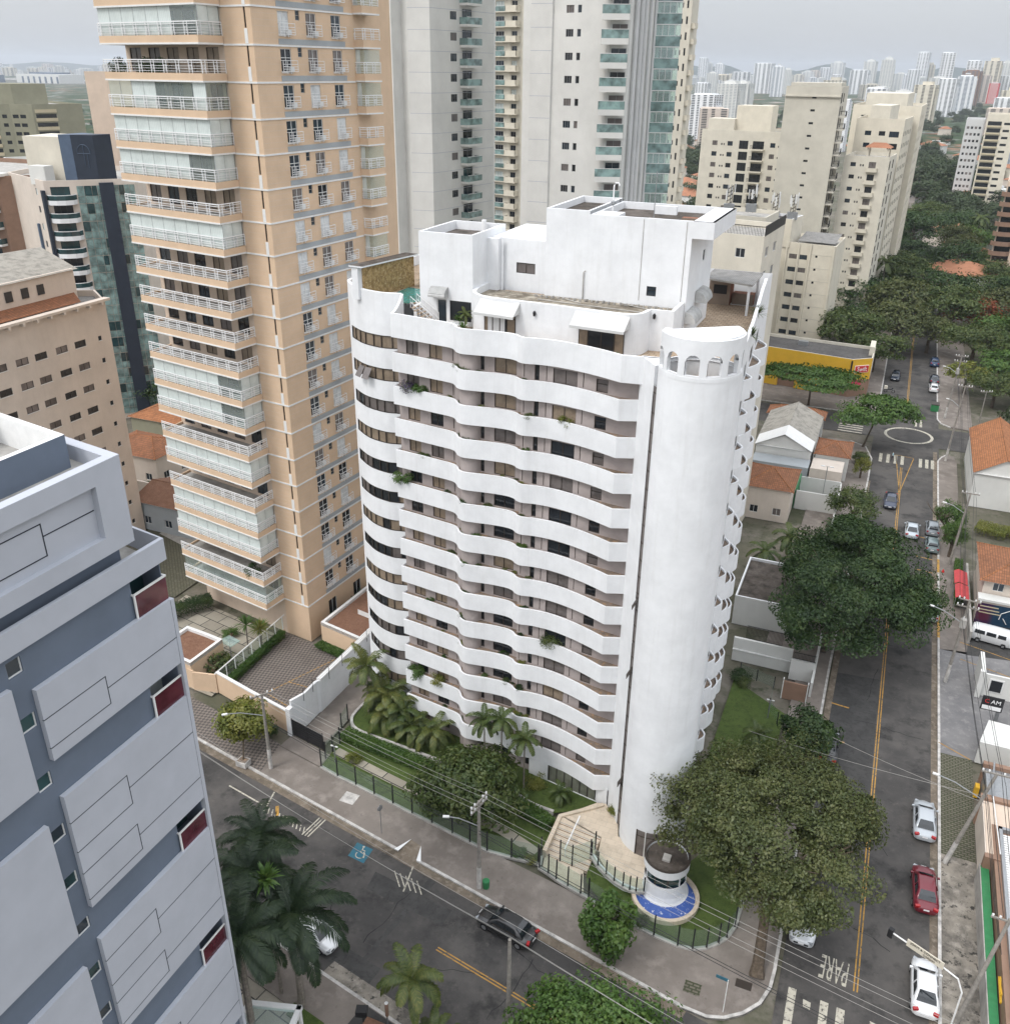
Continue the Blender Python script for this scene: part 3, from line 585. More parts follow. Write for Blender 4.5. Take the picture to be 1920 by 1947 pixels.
for y in (172.6, 174, 175.2, 176.4, 178.4, 179.6, 180.8): b.sheet([(-5.2, y), (-.9, y - .2), (-.9, y + .25), (-5.2, y + .4)], .008, W_)
b.lathe([(3.75, .012), (4.0, .05), (4.25, .012)], (7.1, 174.9, 0), 'roadwhite', 48)
for y in (131.5, 125, 121, 113.5, 108.8): b.sheet([(9.2, y), (11.3, y - .3), (11.3, y - .14), (9.2, y + .16)], .009, Y_)
for y0, y1 in ((121, 125), (104, 113)): b.box(11.9, 12.18, y0, y1, .14, .148, Y_)
for y in (86, 80): b.sheet([(1.6, y), (3.4, y - .2), (3.4, y), (1.6, y + .2)], .009, Y_)
for p, q in (((-48.5, 50.6), (-44.2, 49.8)), ((-44.2, 51.6), (-43.6, 49.2))): dline(p, q, 0, .14, W_)
for i in range(11): dline((-43.4 + i * .42, 49.75 - i * .07), (-43.1 + i * .42, 49.1 - i * .07), 0, .10, W_)
for i in range(3): dline((-38.6 + i * .3, 50.5), (-38.9 + i * .3, 48.2), 0, .12, W_)
for i in range(5): dline((-29.6 + i * .55, 47.9 - .05 * i), (-28.4 + i * .5, 46.6), 0, .09, W_)
dline((-28.4, 48.9), (-27.9, 46.3), 0, .12, W_); dline((-42.9, 50.2), (-42.2, 49.2), 0, .3, Y_)
for y in (102.6, 98.8): dline((14.3, y + 1.4), (20.5, y - .6), 0, .1, Y_, z=.15)
dline((14.8, 82), (11.98, 83.6), 0, .12, Y_, z=.15)
struct('road_markings', b)
o = bpy.data.objects.new('road_lettering', text_mesh('PARE', 1.25, 'roadwhite', .004)); COL.objects.link(o); o.location = (4.85, 52.75, .012); o.rotation_euler = (0, 0, R(177)); o.scale = (.72, 2.5, 1); o['kind'] = 'structure'
b = MB(); b.sheet([(-34.05, 49.35), (-34.0, 47.75), (-32.35, 47.55), (-32.4, 49.2)], .008, 'roadblue'); b.lathe([(.34, .012), (.42, .012)], (-33.1, 48.25, 0), W_, 20, R(160), R(430))
for p, q in (((-33.25, 49.0), (-33.2, 48.5)), ((-33.2, 48.5), (-32.85, 48.45)), ((-32.85, 48.45), (-32.65, 48.05)), ((-33.25, 48.8), (-32.9, 48.75))): dline(p, q, 0, .09, W_, z=.013)
b.lathe([(0, .013), (.1, .013)], (-33.27, 49.12, 0), W_, 10); struct('parking_symbol', b)
# south side of the front street
SY = lambda x: 37.7 - .1876 * (x + 31.1)
pavement('pavement', [(-75, SY(-75) - 3.4), (-3, SY(-3) - 3.4), (-3, SY(-3)), (-75, SY(-75))], 'pave', kerb=[[(-3, SY(-3) + .02), (-75, SY(-75) + .02)]])
sheet('driveway', [(-26.2, 32.6), (-22.2, 31.9), (-21.4, SY(-21.4) - .3), (-25.6, SY(-25.6) - .3)], .15, 'asphalt2')
sheet('paved_yard', [(-40, 36.2), (-3, 29.3), (-3, 10), (-28.5, 10), (-28.5, 30), (-40, 30)], .03, 'slabpave')
b = MB(); b.prism([(-30.2, 34.5), (-27.4, 34), (-27.4, 33.1), (-30.2, 33.5)], .1, .2, 'lawn'); struct('lawn', b)

# ================================================================ THE WHITE APARTMENT BUILDING
H = thing('apartment_building', 'white apartment block with wavy planter balconies and a plain round corner tower', 'building', (-27, 74, .3))
HP = Parts(H)
TOP = [42.0] + [38.7 - 2.9 * k for k in range(13)]; BOT = [40.0] + [t - 1.6 for t in TOP[1:]]
OUT = smooth_path([(-37.55, 65.0), (-35.6, 64.75), (-33.4, 64.4), (-31.75, 64.12), (-31.15, 63.72), (-30.75, 63.22), (-30.15, 62.93), (-29.2, 63.0), (-27.8, 63.2), (-26.4, 63.25), (-25.65, 63.05), (-25.25, 62.72), (-24.7, 62.55), (-23.6, 62.74), (-22.0, 62.72), (-20.2, 62.35), (-18.5, 61.8), (-16.8, 61.1)], 5)
OUT2 = OUT + [(-15.5, 61.6)]; OUT1 = OUT + [(-13.5, 61.5)]
WA = [(-37.4, 65.72), (-31.3, 64.82)]; WB = [(-31.3, 64.1), (-25.3, 63.8)]; WC = [(-25.3, 63.45), (-15.65, 62.15)]
IN = WA + WB + WC
# recessed taupe walls with real window openings
wl = MB(); wh = MB()
cur = ['curtain', 'curtain', 'curtaing', 'curtaing', 'dark']
def lev(ws): return [(u, w_, BOT[k] + .32 - (.34 if k else 0) - 1.3 + .33 + z, h, st, pn) for k in range(13) for (u, w_, z, h, st, pn) in ws]
# window sills sit just above the planter line of the balcony below
def rows(ws):
    out = []
    for k in range(1, 14):
        for (u, w_, h, st, pn) in ws: out.append((u, w_, TOP[k] - .12, h, st, pn))
    for (u, w_, h, st, pn) in ws: out.append((u, w_, 1.0, h, st, pn))
    return out
face(wl, HP, WA[0], WA[1], .3, 40.1, rows([(.9, 1.25, 1.22, 'b2', cur), (3.25, 1.3, 1.22, 'b2', cur)]), 'taupe', .2)
face(wl, HP, WB[0], WB[1], .3, 40.1, rows([(2.3, .35, 1.3, 'b1', ['dark']), (3.55, 1.9, 1.22, 'b2', cur)]), 'taupe', .2)
face(wl, HP, WC[0], WC[1], .3, 40.1, rows([(1.15, .42, 1.3, 'b1', ['dark']), (2.75, 2.05, 1.2, 'b2', cur), (6.35, .95, 1.0, 'b1t', ['dark', 'curtaing'])]), 'taupe', .2)
for a, c in ((WA[1], WB[0]), (WB[1], WC[0])): wall(wl, a, c, .3, 40.1, [], 'taupe')
for k in range(13):                                                 # vertical control joints in the recessed walls
    for p, u in ((WA, 5.6), (WC, .25), (WC, 2.2), (WC, 5.3)):
        q = wpoint(*p, u, 0); wl.obox((q[0], q[1] - .008, (BOT[k] + TOP[k + 1]) / 2), (.05, .03, 1.28), wrot(*p), 'frame')
wl.poly([(*p, 40.05) for p in ([(-37.6, 65.95)] + IN[1:] + [(-15.5, 62.6), (-9.5, 62.6), (-10.6, 85), (-37.6, 85)])], 'terrace')
wl.build('recessed_wall', H)
cm = MB(); cm.lathe([(.95, .3), (.95, 40.2)], (-29.95, 64.25, 0), 'taupe', 24); cm.build('round_column', H, smooth=True)
# the fourteen wavy balcony fronts with their planters
for k in range(14):
    b = MB(); z0, z1 = BOT[k], TOP[k]
    OO = OUT2 if k else OUT1; b.ribbon(OO, z0, z1, 'white'); o = offset(OO, .17); o[-1] = (OO[-1][0], OO[-1][1] + .18); o[-2] = (-16.78, 61.28)
    for p, q, r_, s_ in zip(OO[:-1], OO[1:], o[1:], o[:-1]):
        b.poly([(*p, z1), (*q, z1), (*r_, z1), (*s_, z1)], 'white'); b.poly([(*r_, z1 - .5), (*s_, z1 - .5), (*s_, z1), (*r_, z1)], 'white')
    b.poly([(*p, z0) for p in (IN[::-1][0:0] + [(-15.5, 61.6), (-15.65, 62.15)] + IN[::-1][1:] + OUT)][::-1][::-1], 'white')
    b.poly([(*IN[0], z0), (*OUT[0], z0), (*OUT[0], z1), (*IN[0], z1)], 'white')
    bo = b.build('balcony', H)
    if k:
        s_ = MB(); s_.poly([(*p, z1 - .2) for p in o] + [(*p, z1 - .2) for p in IN[::-1]], 'soil'); s_.build('planter_soil', bo)
# curved left bay with ribbon windows
CT = [(-44.6, 88), (-44.6, 72.5)] + smooth_path([(-44.58, 70.9), (-44.35, 69.6), (-43.5, 68.55), (-42.8, 67.95), (-41.8, 67.25), (-40.8, 66.8), (-39.4, 66.5), (-38.4, 66.62), (-37.5, 66.85)], 5)
i0 = next(i for i, p in enumerate(CT) if p[0] > -43.6 and i > 3); ZW = [38.45 - 2.9 * k for k in range(13)]
b = MB(); zc = [.2] + [z for zw in ZW[::-1] for z in (zw, zw + 1.12)] + [43.2]; PI_ = offset(CT, .16)
for i in range(len(CT) - 1):
    for j in range(len(zc) - 1):
        if i >= i0 and i < len(CT) - 2 and j % 2: continue
        b.poly([(*CT[i], zc[j]), (*CT[i + 1], zc[j]), (*CT[i + 1], zc[j + 1]), (*CT[i], zc[j + 1])], 'white')
    if i >= i0 and i < len(CT) - 2:
        for j in range(len(zc)):
            if 0 < j < len(zc) - 1: b.poly([(*CT[i], zc[j]), (*CT[i + 1], zc[j]), (*PI_[i + 1], zc[j]), (*PI_[i], zc[j])], 'white')
rim = offset(CT, .28)
for i in range(len(CT) - 1):
    b.poly([(*CT[i], 43.2), (*CT[i + 1], 43.2), (*rim[i + 1], 43.2), (*rim[i], 43.2)], 'white'); b.poly([(*rim[i + 1], 42.3), (*rim[i], 42.3), (*rim[i], 43.2), (*rim[i + 1], 43.2)], 'white')
for q in range(8):                                                  # parapet sweeping down from the bay to the balcony rail
    t0, t1 = q / 8, (q + 1) / 8; P = lambda t, dx: (-37.5 - .05 * t + dx, 66.85 - 1.85 * t); zt = lambda t: 42 + 1.2 * (1 - t) ** 2
    for dx in (0, .22): b.poly([(*P(t0, dx), 40), (*P(t1, dx), 40), (*P(t1, dx), zt(t1)), (*P(t0, dx), zt(t0))], 'white')
    b.poly([(*P(t0, 0), zt(t0)), (*P(t1, 0), zt(t1)), (*P(t1, .22), zt(t1)), (*P(t0, .22), zt(t0))], 'white')
b.poly([(-37.5, 66.85, .2), (-37.4, 65.95, .2), (-37.4, 65.95, 40), (-37.5, 66.85, 40)], 'white')
b.build('curved_bay', H)
for k, zw in enumerate(ZW):
    f = MB(); p = MB(); seg = CT[i0:-1]; acc = 0; pn = random.choice([['curtain'], ['curtain'], ['curtaing', 'dark'], ['curtain', 'dark', 'curtaing'], ['dark', 'curtaing']]); cp = random.choice(pn)
    po = offset(seg, .12); pf = offset(seg, .05)
    for i in range(len(seg) - 1):
        p.poly([(*po[i], zw), (*po[i + 1], zw), (*po[i + 1], zw + 1.12), (*po[i], zw + 1.12)], cp); acc += math.dist(seg[i], seg[i + 1])
        for za in (zw + .02, zw + 1.05): f.obox(((pf[i][0] + pf[i + 1][0]) / 2, (pf[i][1] + pf[i + 1][1]) / 2, za + .025), (math.dist(pf[i], pf[i + 1]) + .03, .06, .05), wrot(pf[i], pf[i + 1]), 'frame')
        if acc > .85 or i == len(seg) - 2: f.obox((pf[i + 1][0], pf[i + 1][1], zw + .56), (.07, .08, 1.06), wrot(pf[i], pf[i + 1]), 'frame'); acc = 0; cp = random.choice(pn)
    fo = f.build('ribbon_window', H); p.build('pane', fo)
    if k == 1:
        s_ = MB()
        for q in (9, 13): a, c = seg[q], seg[q + 4]; s_.obox(((a[0] + c[0]) / 2 - .25, (a[1] + c[1]) / 2 - .35, zw + .5), (.8, .04, 1.05), wrot(a, c), 'curtaing', tilt=R(-32))
        s_.build('open_sash', fo)
# white pier and glazed stair slot beside the round tower
b = MB(); PB = [(-15.65, 62.15), (-15.5, 61.6), (-14.02, 59.55)]
for a, c in zip(PB[:-1], PB[1:]): wall(b, a, c, .3, 40.0, [], 'white')
b.prism([(-15.5, 61.6), (-14.02, 59.55), (-13.6, 60.2), (-13.6, 61.8)], 40.0, 42.0, 'white'); b.build('pier', H)
b = MB(); SW = [(-14.0, 59.6), (-13.3, 58.85)]; zz_ = 1.0
b.poly([(*SW[0], .8), (*SW[1], .8), (*SW[1], 40.6), (*SW[0], 40.6)], 'curtaing')
for k in range(28): z = 1.0 + k * 1.45; q = wpoint(*SW, .35, z); b.obox((q[0] + .02, q[1] - .03, z), (.75, .06, .05), wrot(*SW), 'frame')
for z in (17.1, 6.0, 23.5): b.obox((-13.95, 59.1, z), (.6, .03, .9), wrot(*SW) - .5, 'frame', tilt=R(-25))
b.box(-13.6, -13.2, 59.0, 59.9, 40.6, 44.6, 'white'); b.build('stair_window', H)
# round tower, belvedere with arches on top
CX, CY, CR = -11.0, 59.6, 2.72
b = MB(); b.lathe([(CR, .6), (CR, 42.02)], (CX, CY, 0), 'white', 72); b.lathe([(CR + .02, 42.02), (CR + .02, 42.3)], (CX, CY, 0), 'white', 72); b.lathe([(CR - .1, 42.3), (CR + .02, 42.3)], (CX, CY, 0), 'white', 72); b.lathe([(CR + .02, 42.02), (CR - .1, 42.02)], (CX, CY, 0), 'white', 72); b.build('round_tower', H, smooth=True)
b = MB(); AC = [-79.5 + a for a in (-71, -41, -10, 20.5, 51, 82)]; hw = 10.2
def archz(th):
    for a in AC:
        if abs(th - a) < hw: return 43.28 + .5 * math.sqrt(max(0, 1 - ((th - a) / hw) ** 2))
    return None
ths = [-160 + i * 1.7 for i in range(118)]
for t0, t1 in zip(ths[:-1], ths[1:]):
    tm = (t0 + t1) / 2; z = archz(tm); pt = lambda th, r_, zz: (CX + r_ * math.cos(R(th)), CY + r_ * math.sin(R(th)), zz)
    za, zb = archz(t0) or (43.28 if z else None), archz(t1) or (43.28 if z else None)
    for r_ in (CR, CR - .26):
        if z: b.poly([pt(t0, r_, 41), pt(t1, r_, 41), pt(t1, r_, 42.42), pt(t0, r_, 42.42)], 'white'); b.poly([pt(t0, r_, za), pt(t1, r_, zb), pt(t1, r_, 44.75), pt(t0, r_, 44.75)], 'white')
        else: b.poly([pt(t0, r_, 41), pt(t1, r_, 41), pt(t1, r_, 44.75), pt(t0, r_, 44.75)], 'white')
    b.poly([pt(t0, CR, 44.75), pt(t1, CR, 44.75), pt(t1, CR - .26, 44.75), pt(t0, CR - .26, 44.75)], 'white')
    if z:
        b.poly([pt(t0, CR, 42.42), pt(t1, CR, 42.42), pt(t1, CR - .26, 42.42), pt(t0, CR - .26, 42.42)], 'white'); b.poly([pt(t0, CR, za), pt(t1, CR, zb), pt(t1, CR - .26, zb), pt(t0, CR - .26, za)], 'white')
for a in AC:
    for s_ in (-hw, hw): b.poly([(CX + r_ * math.cos(R(a + s_)), CY + r_ * math.sin(R(a + s_)), z) for r_, z in ((CR, 42.42), (CR - .26, 42.42), (CR - .26, 43.28), (CR, 43.28))], 'white')
b.build('belvedere', H)
b = MB(); ax = R(-55); q = [(CX + (CR - .12) * math.cos(R(a)), CY + (CR - .12) * math.sin(R(a)), 44.70) for a in range(-152, 43, 8)]; b.poly(q, 'frame')                                                 # pergola boards over the belvedere; dark sheet below paints the shade between them
for i in range(5):
    d0, d1 = -.35 + i * .58, -.35 + i * .58 + .47; r_ = CR - .1; h0, h1 = math.sqrt(max(0, r_ * r_ - d0 * d0)), math.sqrt(max(0, r_ * r_ - d1 * d1)); n_ = (math.cos(ax), math.sin(ax)); t_ = (-n_[1], n_[0])
    q = [(CX + n_[0] * d + t_[0] * h, CY + n_[1] * d + t_[1] * h) for d, h in ((d0, -h0), (d1, -h1), (d1, h1), (d0, h0))]; b.prism(q, 44.74, 44.86, 'white')
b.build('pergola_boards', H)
# side facade with rounded balconies
SF = [(-8.7, 60.6), (-9.35, 68.3), (-10.55, 85)]
b = MB(); sh = []
zones = [(.7, 1.7), (5.2, 2.8), (10.6, 2.8)]
for k in range(13):
    for u, w_ in zones: sh.append((u, w_, TOP[k + 1] - .02, 1.32, 'b2', ['dark', 'curtaing']))
wall(b, SF[0], SF[1], .3, 43.0, [], 'white'); face(b, HP, SF[1], SF[2], .3, 42.0, sh, 'white', .75, 'side_window')
for a, c, d, e in (((-10.55, 85), (-10.55, 88), .3, 43.4), ((-10.55, 88), (-44.6, 88), .3, 43.4)): wall(b, a, c, d, e, [], 'white')
top = [(-9.35, 68.3), (-9.6, 71.5), (-9.75, 74), (-9.9, 77), (-10.1, 80), (-10.3, 82.5), (-10.55, 85)]
zt = [42.0, 42.0, 42.15, 43.0, 43.6, 43.6, 43.5]
for i in range(6): b.poly([(*top[i], 42), (*top[i + 1], 42), (*top[i + 1], zt[i + 1]), (*top[i], zt[i])], 'white'); q = offset(top, .25); b.poly([(*top[i], zt[i]), (*top[i + 1], zt[i + 1]), (*q[i + 1], zt[i + 1]), (*q[i], zt[i])], 'white'); b.poly([(*q[i], 40), (*q[i + 1], 40), (*q[i + 1], zt[i + 1]), (*q[i], zt[i])], 'white')
b.build('side_wall', H)
ex_, ey_ = math.cos(wrot(SF[1], SF[2])), math.sin(wrot(SF[1], SF[2]))
def bulge(u0, u1, d): return [(SF[1][0] + ex_ * u + ey_ * o_, SF[1][1] + ey_ * u - ex_ * o_) for u, o_ in [(u0 + (u1 - u0) * i / 16, .02 + d * math.sin(math.pi * i / 16) ** 1.3) for i in range(17)]]
for zi_, (u0, u1, d) in enumerate(((1.1, 3.4, .55), (4.6, 9.0, .8), (10.0, 14.2, .9))):
    path = bulge(u0, u1, d); rz0, rz1 = BOT[1] - TOP[1], 0; b = MB(); b.thickwall(path, -1.6, 0, .13, 'white'); b.poly([(*p, -1.58) for p in path[::-1]], 'white'); me_ = b.mesh('side_balcony', (*ROOT[H.name][:2], 0)); q = MB(); q.poly([(*p, -.2) for p in offset(path, .1)], 'soil'); sm_2 = q.mesh('planter_soil', (*ROOT[H.name][:2], 0))
    for k in range(13): o = part('side_balcony', me_, H, (0, 0, TOP[k + 1] - ROOT[H.name][2])); part('planter_soil', sm_2, o)
# ground floor: glazed lobby under the last balcony
b = MB(); wall(b, (-23.6, 62.9), (-16.4, 61.7), .4, 2.4, [(2.0, 7.0, .5, 2.3)], 'white', .06); b.poly([(-21.7, 62.7, .5), (-16.55, 61.85, .5), (-16.55, 61.85, 2.3), (-21.7, 62.7, 2.3)], 'lobbyglass')
for i in range(7): q = wpoint((-21.7, 62.62), (-16.55, 61.78), .2 + i * .8, 1.4); b.obox(q, (.05, .06, 1.8), R(-9.5), 'frame')
b.box(-16.5, -15.6, 61.5, 61.7, .4, 2.5, 'white'); b.build('lobby', H)
b = MB(); b.lathe([(CR + .03, .8), (CR + .03, 3.5)], (CX, CY, 0), M['curtaing'], 20, R(-104), R(-52))
for a in (-104, -88, -70, -52): b.obox((CX + (CR + .05) * math.cos(R(a)), CY + (CR + .05) * math.sin(R(a)), 2.15), (.08, .08, 2.7), R(a), 'white_trim' if a > -90 and a < -80 else 'frame')
b.lathe([(CR + .06, 2.9), (CR + .06, 2.98)], (CX, CY, 0), 'frame', 20, R(-104), R(-52)); b.build('entrance_door', H)
# ------------------------------------------------ penthouse
b = MB(); b.sheet([(-44.3, 70), (-43.2, 68.6), (-41.6, 67.4), (-39.4, 66.8), (-37.4, 67.1), (-36.4, 68), (-36.4, 87.7), (-44.3, 87.7)], 42.3, 'terrace'); b.sheet([(-39.95, 67.2), (-37.2, 67.2), (-36.45, 68.8), (-36.45, 72.2), (-40.1, 73.0)], 42.32, 'pool')
b.sheet([(-37.4, 66.7)] + [(p[0], p[1] + .3) for p in OUT] + [(-15.7, 62.2), (-13.6, 60.5), (-9.2, 61.2), (-9.6, 68.3), (-10.8, 85), (-36.4, 85)], 40.9, 'terrace')
b.build('terrace_floor', H)
b = MB(); b.prism([(-36.4, 66.95), (-36.1, 66.95), (-36.1, 70), (-36.4, 70)], 40.9, 42.34, 'white'); b.build('pool_wall', H)
b = MB(); q = [(-41.55, 67.35), (-41.2, 67.3), (-39.9, 73.7), (-40.25, 73.8)]; b.prism(q, 42.3, 44.9, 'stone'); b.prism([(-42.2, 66.95), (-41.55, 66.85), (-41.4, 67.5), (-42.05, 67.6)], 42.3, 45.0, 'white')
b.prism([(-42.35, 66.8), (-41.0, 66.7), (-39.6, 74.0), (-40.95, 74.1)], 45.0, 45.12, 'white', top='darkroof'); b.build('stone_wall', H)
b = MB()                                                            # stair from the terrace to the pool deck with white rails
for i in range(7): b.box(-36.3 + .0 + i * .28, -36.0 + i * .28, 66.3 - i * .02, 67.3, 42.2 - i * .2, 42.28 - i * .2, 'terrace')
b.build('pool_stairs', H)
b = MB()
for y in (66.25, 67.35):
    b.tube([(-36.3, y, 42.3), (-36.3, y, 43.2), (-34.3, y, 41.85), (-34.3, y, 40.9)], .03, 'whitesign', 5)
    for i in range(6): x = -36.1 + i * .32; b.tube([(x, y, 42.1 - i * .22), (x, y, 43.05 - i * .22)], .018, 'whitesign', 4)
    b.tube([(-36.3, y, 42.75), (-34.3, y, 41.4)], .02, 'whitesign', 4)
b.build('stair_rail', H)
b = MB(); LB = [(-36.1, 67.6), (-31.3, 67.6), (-31.3, 74.3), (-36.1, 74.3)]
face(b, HP, LB[0], LB[1], 40.9, 48.2, [(1.55, .85, 40.95, 1.95, 'w1', ['dark2']), (2.7, 1.95, 41.25, 1.65, 'k1', ['dark'])], 'white', .15, 'terrace_door')
for i in (1, 2, 3): wall(b, LB[i], LB[(i + 1) % 4], 40.9, 48.2, [], 'white')
def parapet_roof(b, pts, z, hgt_=.45, t=.22, roof='darkroof'):
    q = [p for p in pts]; c = (sum(p[0] for p in q) / len(q), sum(p[1] for p in q) / len(q)); n = len(q); inn = []
    for i in range(n):
        a, p, d = np.array(q[i - 1]), np.array(q[i]), np.array(q[(i + 1) % n]); e1 = (p - a) / np.linalg.norm(p - a); e2 = (d - p) / np.linalg.norm(d - p); n1, n2 = np.array([-e1[1], e1[0]]), np.array([-e2[1], e2[0]]); m_ = n1 + n2; inn.append(tuple(p + m_ * t / max(.3, (m_ @ n1))))
    for i in range(n):
        j = (i + 1) % n; b.poly([(*q[i], z), (*q[j], z), (*inn[j], z), (*inn[i], z)], 'white' if roof == 'darkroof' else b.trim); b.poly([(*inn[j], z - hgt_), (*inn[i], z - hgt_), (*inn[i], z), (*inn[j], z)], 'white' if roof == 'darkroof' else b.trim)
    b.poly([(*p, z - hgt_) for p in inn], roof)
parapet_roof(b, LB, 48.2, .7); b.tube([(-33.0, 73.6, 47.5), (-33.0, 73.6, 48.5)], .22, 'whitesign', 8); b.build('tank_room', H)
b = MB(); MW = [(-31.3, 71.2), (-26.2, 70.9)]
face(b, HP, MW[0], MW[1], 43.4, 47.6, [(2.35, 1.7, 44.9, .85, 'b2', ['curtaing'])], 'white', .12, 'penthouse_window'); wall(b, (-30.2, 70.8), (-30.0, 70.8), 43.4, 47.6, [], 'white')
b.poly([(-31.3, 71.2, 47.6), (-26.2, 70.9, 47.6), (-26.2, 79, 47.6), (-31.3, 79, 47.6)], 'white'); b.box(-31.3, -30.3, 70.4, 71.3, 43.4, 47.6, 'white'); b.build('link_wall', H)
b = MB(); TB = [(-26.2, 70.4), (-14.6, 70.4), (-14.6, 79.2), (-26.2, 79.2)]
face(b, HP, TB[0], TB[1], 40.9, 50.0, [(8.45, .75, 44.2, .75, 'k1t', ['dark2'])], 'white', .12, 'penthouse_window'); face(b, HP, TB[1], TB[2], 40.9, 48.8, [(4.9, .75, 46.3, .85, 'k1', ['dark2'])], 'white', .12, 'penthouse_window')
for i in (2, 3): wall(b, TB[i], TB[(i + 1) % 4], 40.9, 50.0, [], 'white')
b.box(-14.6, -13.0, 70.4, 79.2, 48.75, 50.0, 'white'); parapet_roof(b, [(-22.6, 70.4), (-13.0, 70.4), (-13.0, 79.2), (-22.6, 79.2)], 50.0, .55); parapet_roof(b, [(-26.2, 70.4), (-22.62, 70.4), (-22.62, 79.2), (-26.2, 79.2)], 50.25, .5)
for a, c in (((-26.2, 70.4), (-22.62, 70.4)), ((-22.62, 79.2), (-26.2, 79.2)), ((-26.2, 79.2), (-26.2, 70.4))): wall(b, a, c, 50.0, 50.25, [], 'white')
b.box(-22.2, -20.4, 70.65, 72.4, 49.45, 50.05, 'white'); b.box(-19.2, -17.4, 76.9, 77.3, 49.45, 50.1, 'white'); b.box(-16.2, -14.8, 73.6, 74.3, 49.45, 49.75, 'brick'); b.box(-18.8, -17.8, 72.6, 73.6, 49.45, 49.6, 'conc')
for x in (-18.35, -15.05): b.box(x, x + .04, 70.37, 70.4, 43.8, 49.9, 'conc')
b.build('lift_house', H)
b = MB(); LP = [(-31.4, 70.4)] + smooth_path([(-31.4, 68.6), (-31.0, 66.9), (-29.8, 65.75), (-28.0, 65.4), (-24, 65.2), (-18.6, 64.75), (-17.3, 64.85), (-16.6, 65.6), (-16.4, 66.9)], 5) + [(-14.7, 67.1), (-14.7, 70.3)]
aw = [((-29.35, 65.62), (-26.6, 65.35)), ((-21.3, 64.99), (-17.7, 64.72))]
b.ribbon(LP, 40.9, 44.0, 'white'); inn = offset(LP, .3)
for i in range(len(LP) - 1): b.poly([(*LP[i], 44.0), (*LP[i + 1], 44.0), (*inn[i + 1], 44.0), (*inn[i], 44.0)], 'white'); b.poly([(*inn[i + 1], 43.4), (*inn[i], 43.4), (*inn[i], 44.0), (*inn[i + 1], 44.0)], 'white')
b.poly([(*p, 43.45) for p in inn] + [(-26.2, 70.35, 43.45), (-31.2, 70.9, 43.45)], 'dirtyroof')
mid = offset(LP, 1.0)[8:-6]; b.thickwall(mid, 43.4, 43.75, .1, 'conc'); b.build('penthouse_wall', H)
b = MB()
for i in range(26): b.obox((-26.6 + i * .47, 69.6 + .1 * math.sin(i * 2.2), 43.55), (.1 + .25 * random.random(), .12, .16), random.random() * 3, 'conc')
for p, q in (((-26, 68.4), (-17, 67.6)), ((-24, 69.4), (-22.5, 68.6)), ((-19.5, 69.8), (-16.4, 68.5))): b.tube([(*p, 43.55), (*q, 43.55)], .045, 'conc', 5)
b.tube([(-22.9, 70.3, 43.5), (-22.9, 70.28, 45.6), (-22.75, 70.35, 45.7)], .05, 'conc', 5); b.build('roof_pipes', H)
for (p, q) in aw:
    u0, w_ = 0, math.dist(p, q); rz = wrot(p, q); f = MB(); t_ = MB()
    f.box(0, w_, -.06, 0, .0, 2.05, 'frame'); 
    for x in (0, .75, w_ / 2, w_ - .75, w_): f.box(max(0, x - .04), min(w_, x + .04), -.1, -.06, 0, 2.05, 'frame')
    f.box(0, w_, -.1, -.06, 1.5, 1.56, 'frame')
    wo = part('terrace_window', f.mesh('terrace_window'), H, tuple(a - c for a, c in zip((*p, 41.0), ROOT[H.name])), rz)
    t_.box(.05, .74, -.075, -.061, .02, 2.0, 'curtain'); t_.box(w_ - .74, w_ - .05, -.075, -.061, .02, 2.0, 'curtain'); t_.box(.8, w_ - .8, -.075, -.061, .02, 2.0, 'dark'); part('pane', t_.mesh('pane'), wo)
    a = MB(); x0, x1 = -.35, w_ + .35
    a.poly([(x0, -1.15, 1.98), (x1, -1.15, 1.98), (x1, -.02, 2.85), (x0, -.02, 2.85)], 'canvas'); a.poly([(x0, -1.15, 1.98), (x0, -.02, 2.85), (x0, -.02, 2.0)], 'canvas'); a.poly([(x1, -1.15, 1.98), (x1, -.02, 2.0), (x1, -.02, 2.85)], 'canvas'); a.box(x0, x1, -1.16, -1.14, 1.78, 1.98, 'canvas')
    part('awning', a.mesh('awning'), H, tuple(c - d for c, d in zip((*p, 41.0), ROOT[H.name])), rz)
def barrel(c, w_, r_, rz, m):                                        # rounded awning: quarter barrel, flat ends
    a = MB(); n = 7; prof = [(-r_ * math.sin(R(90 * i / n)), r_ * math.cos(R(90 * i / n)) - r_) for i in range(n + 1)]
    for (y0, z0), (y1, z1) in zip(prof[:-1], prof[1:]): a.poly([(-w_ / 2, y1, z1), (w_ / 2, y1, z1), (w_ / 2, y0, z0), (-w_ / 2, y0, z0)], m)
    for s_ in (-1, 1): a.poly([(s_ * w_ / 2, y, z) for y, z in prof] + [(s_ * w_ / 2, 0, -r_)], m)
    part('awning', a.mesh('awning'), H, tuple(x - y for x, y in zip(c, ROOT[H.name])), rz)
barrel((-34.25, 67.57, 43.95), 1.5, .75, 0, 'canvasgrey'); barrel((-14.57, 71.7, 43.2), 2.6, .85, R(90), 'canvasgrey'); barrel((-14.57, 75.0, 44.2), 2.6, .9, R(90), 'canvasgrey')
b = MB(); b.prism([(-15.6, 82.2), (-11.2, 80.8), (-11.2, 86.6), (-15.6, 86.6)], 43.5, 43.65, 'conc', top='roofgrey'); 
for p in ((-11.5, 81.2), (-11.5, 86.2), (-15.3, 86.2)): b.box(p[0] - .1, p[0] + .1, p[1] - .1, p[1] + .1, 40.9, 43.5, 'white')
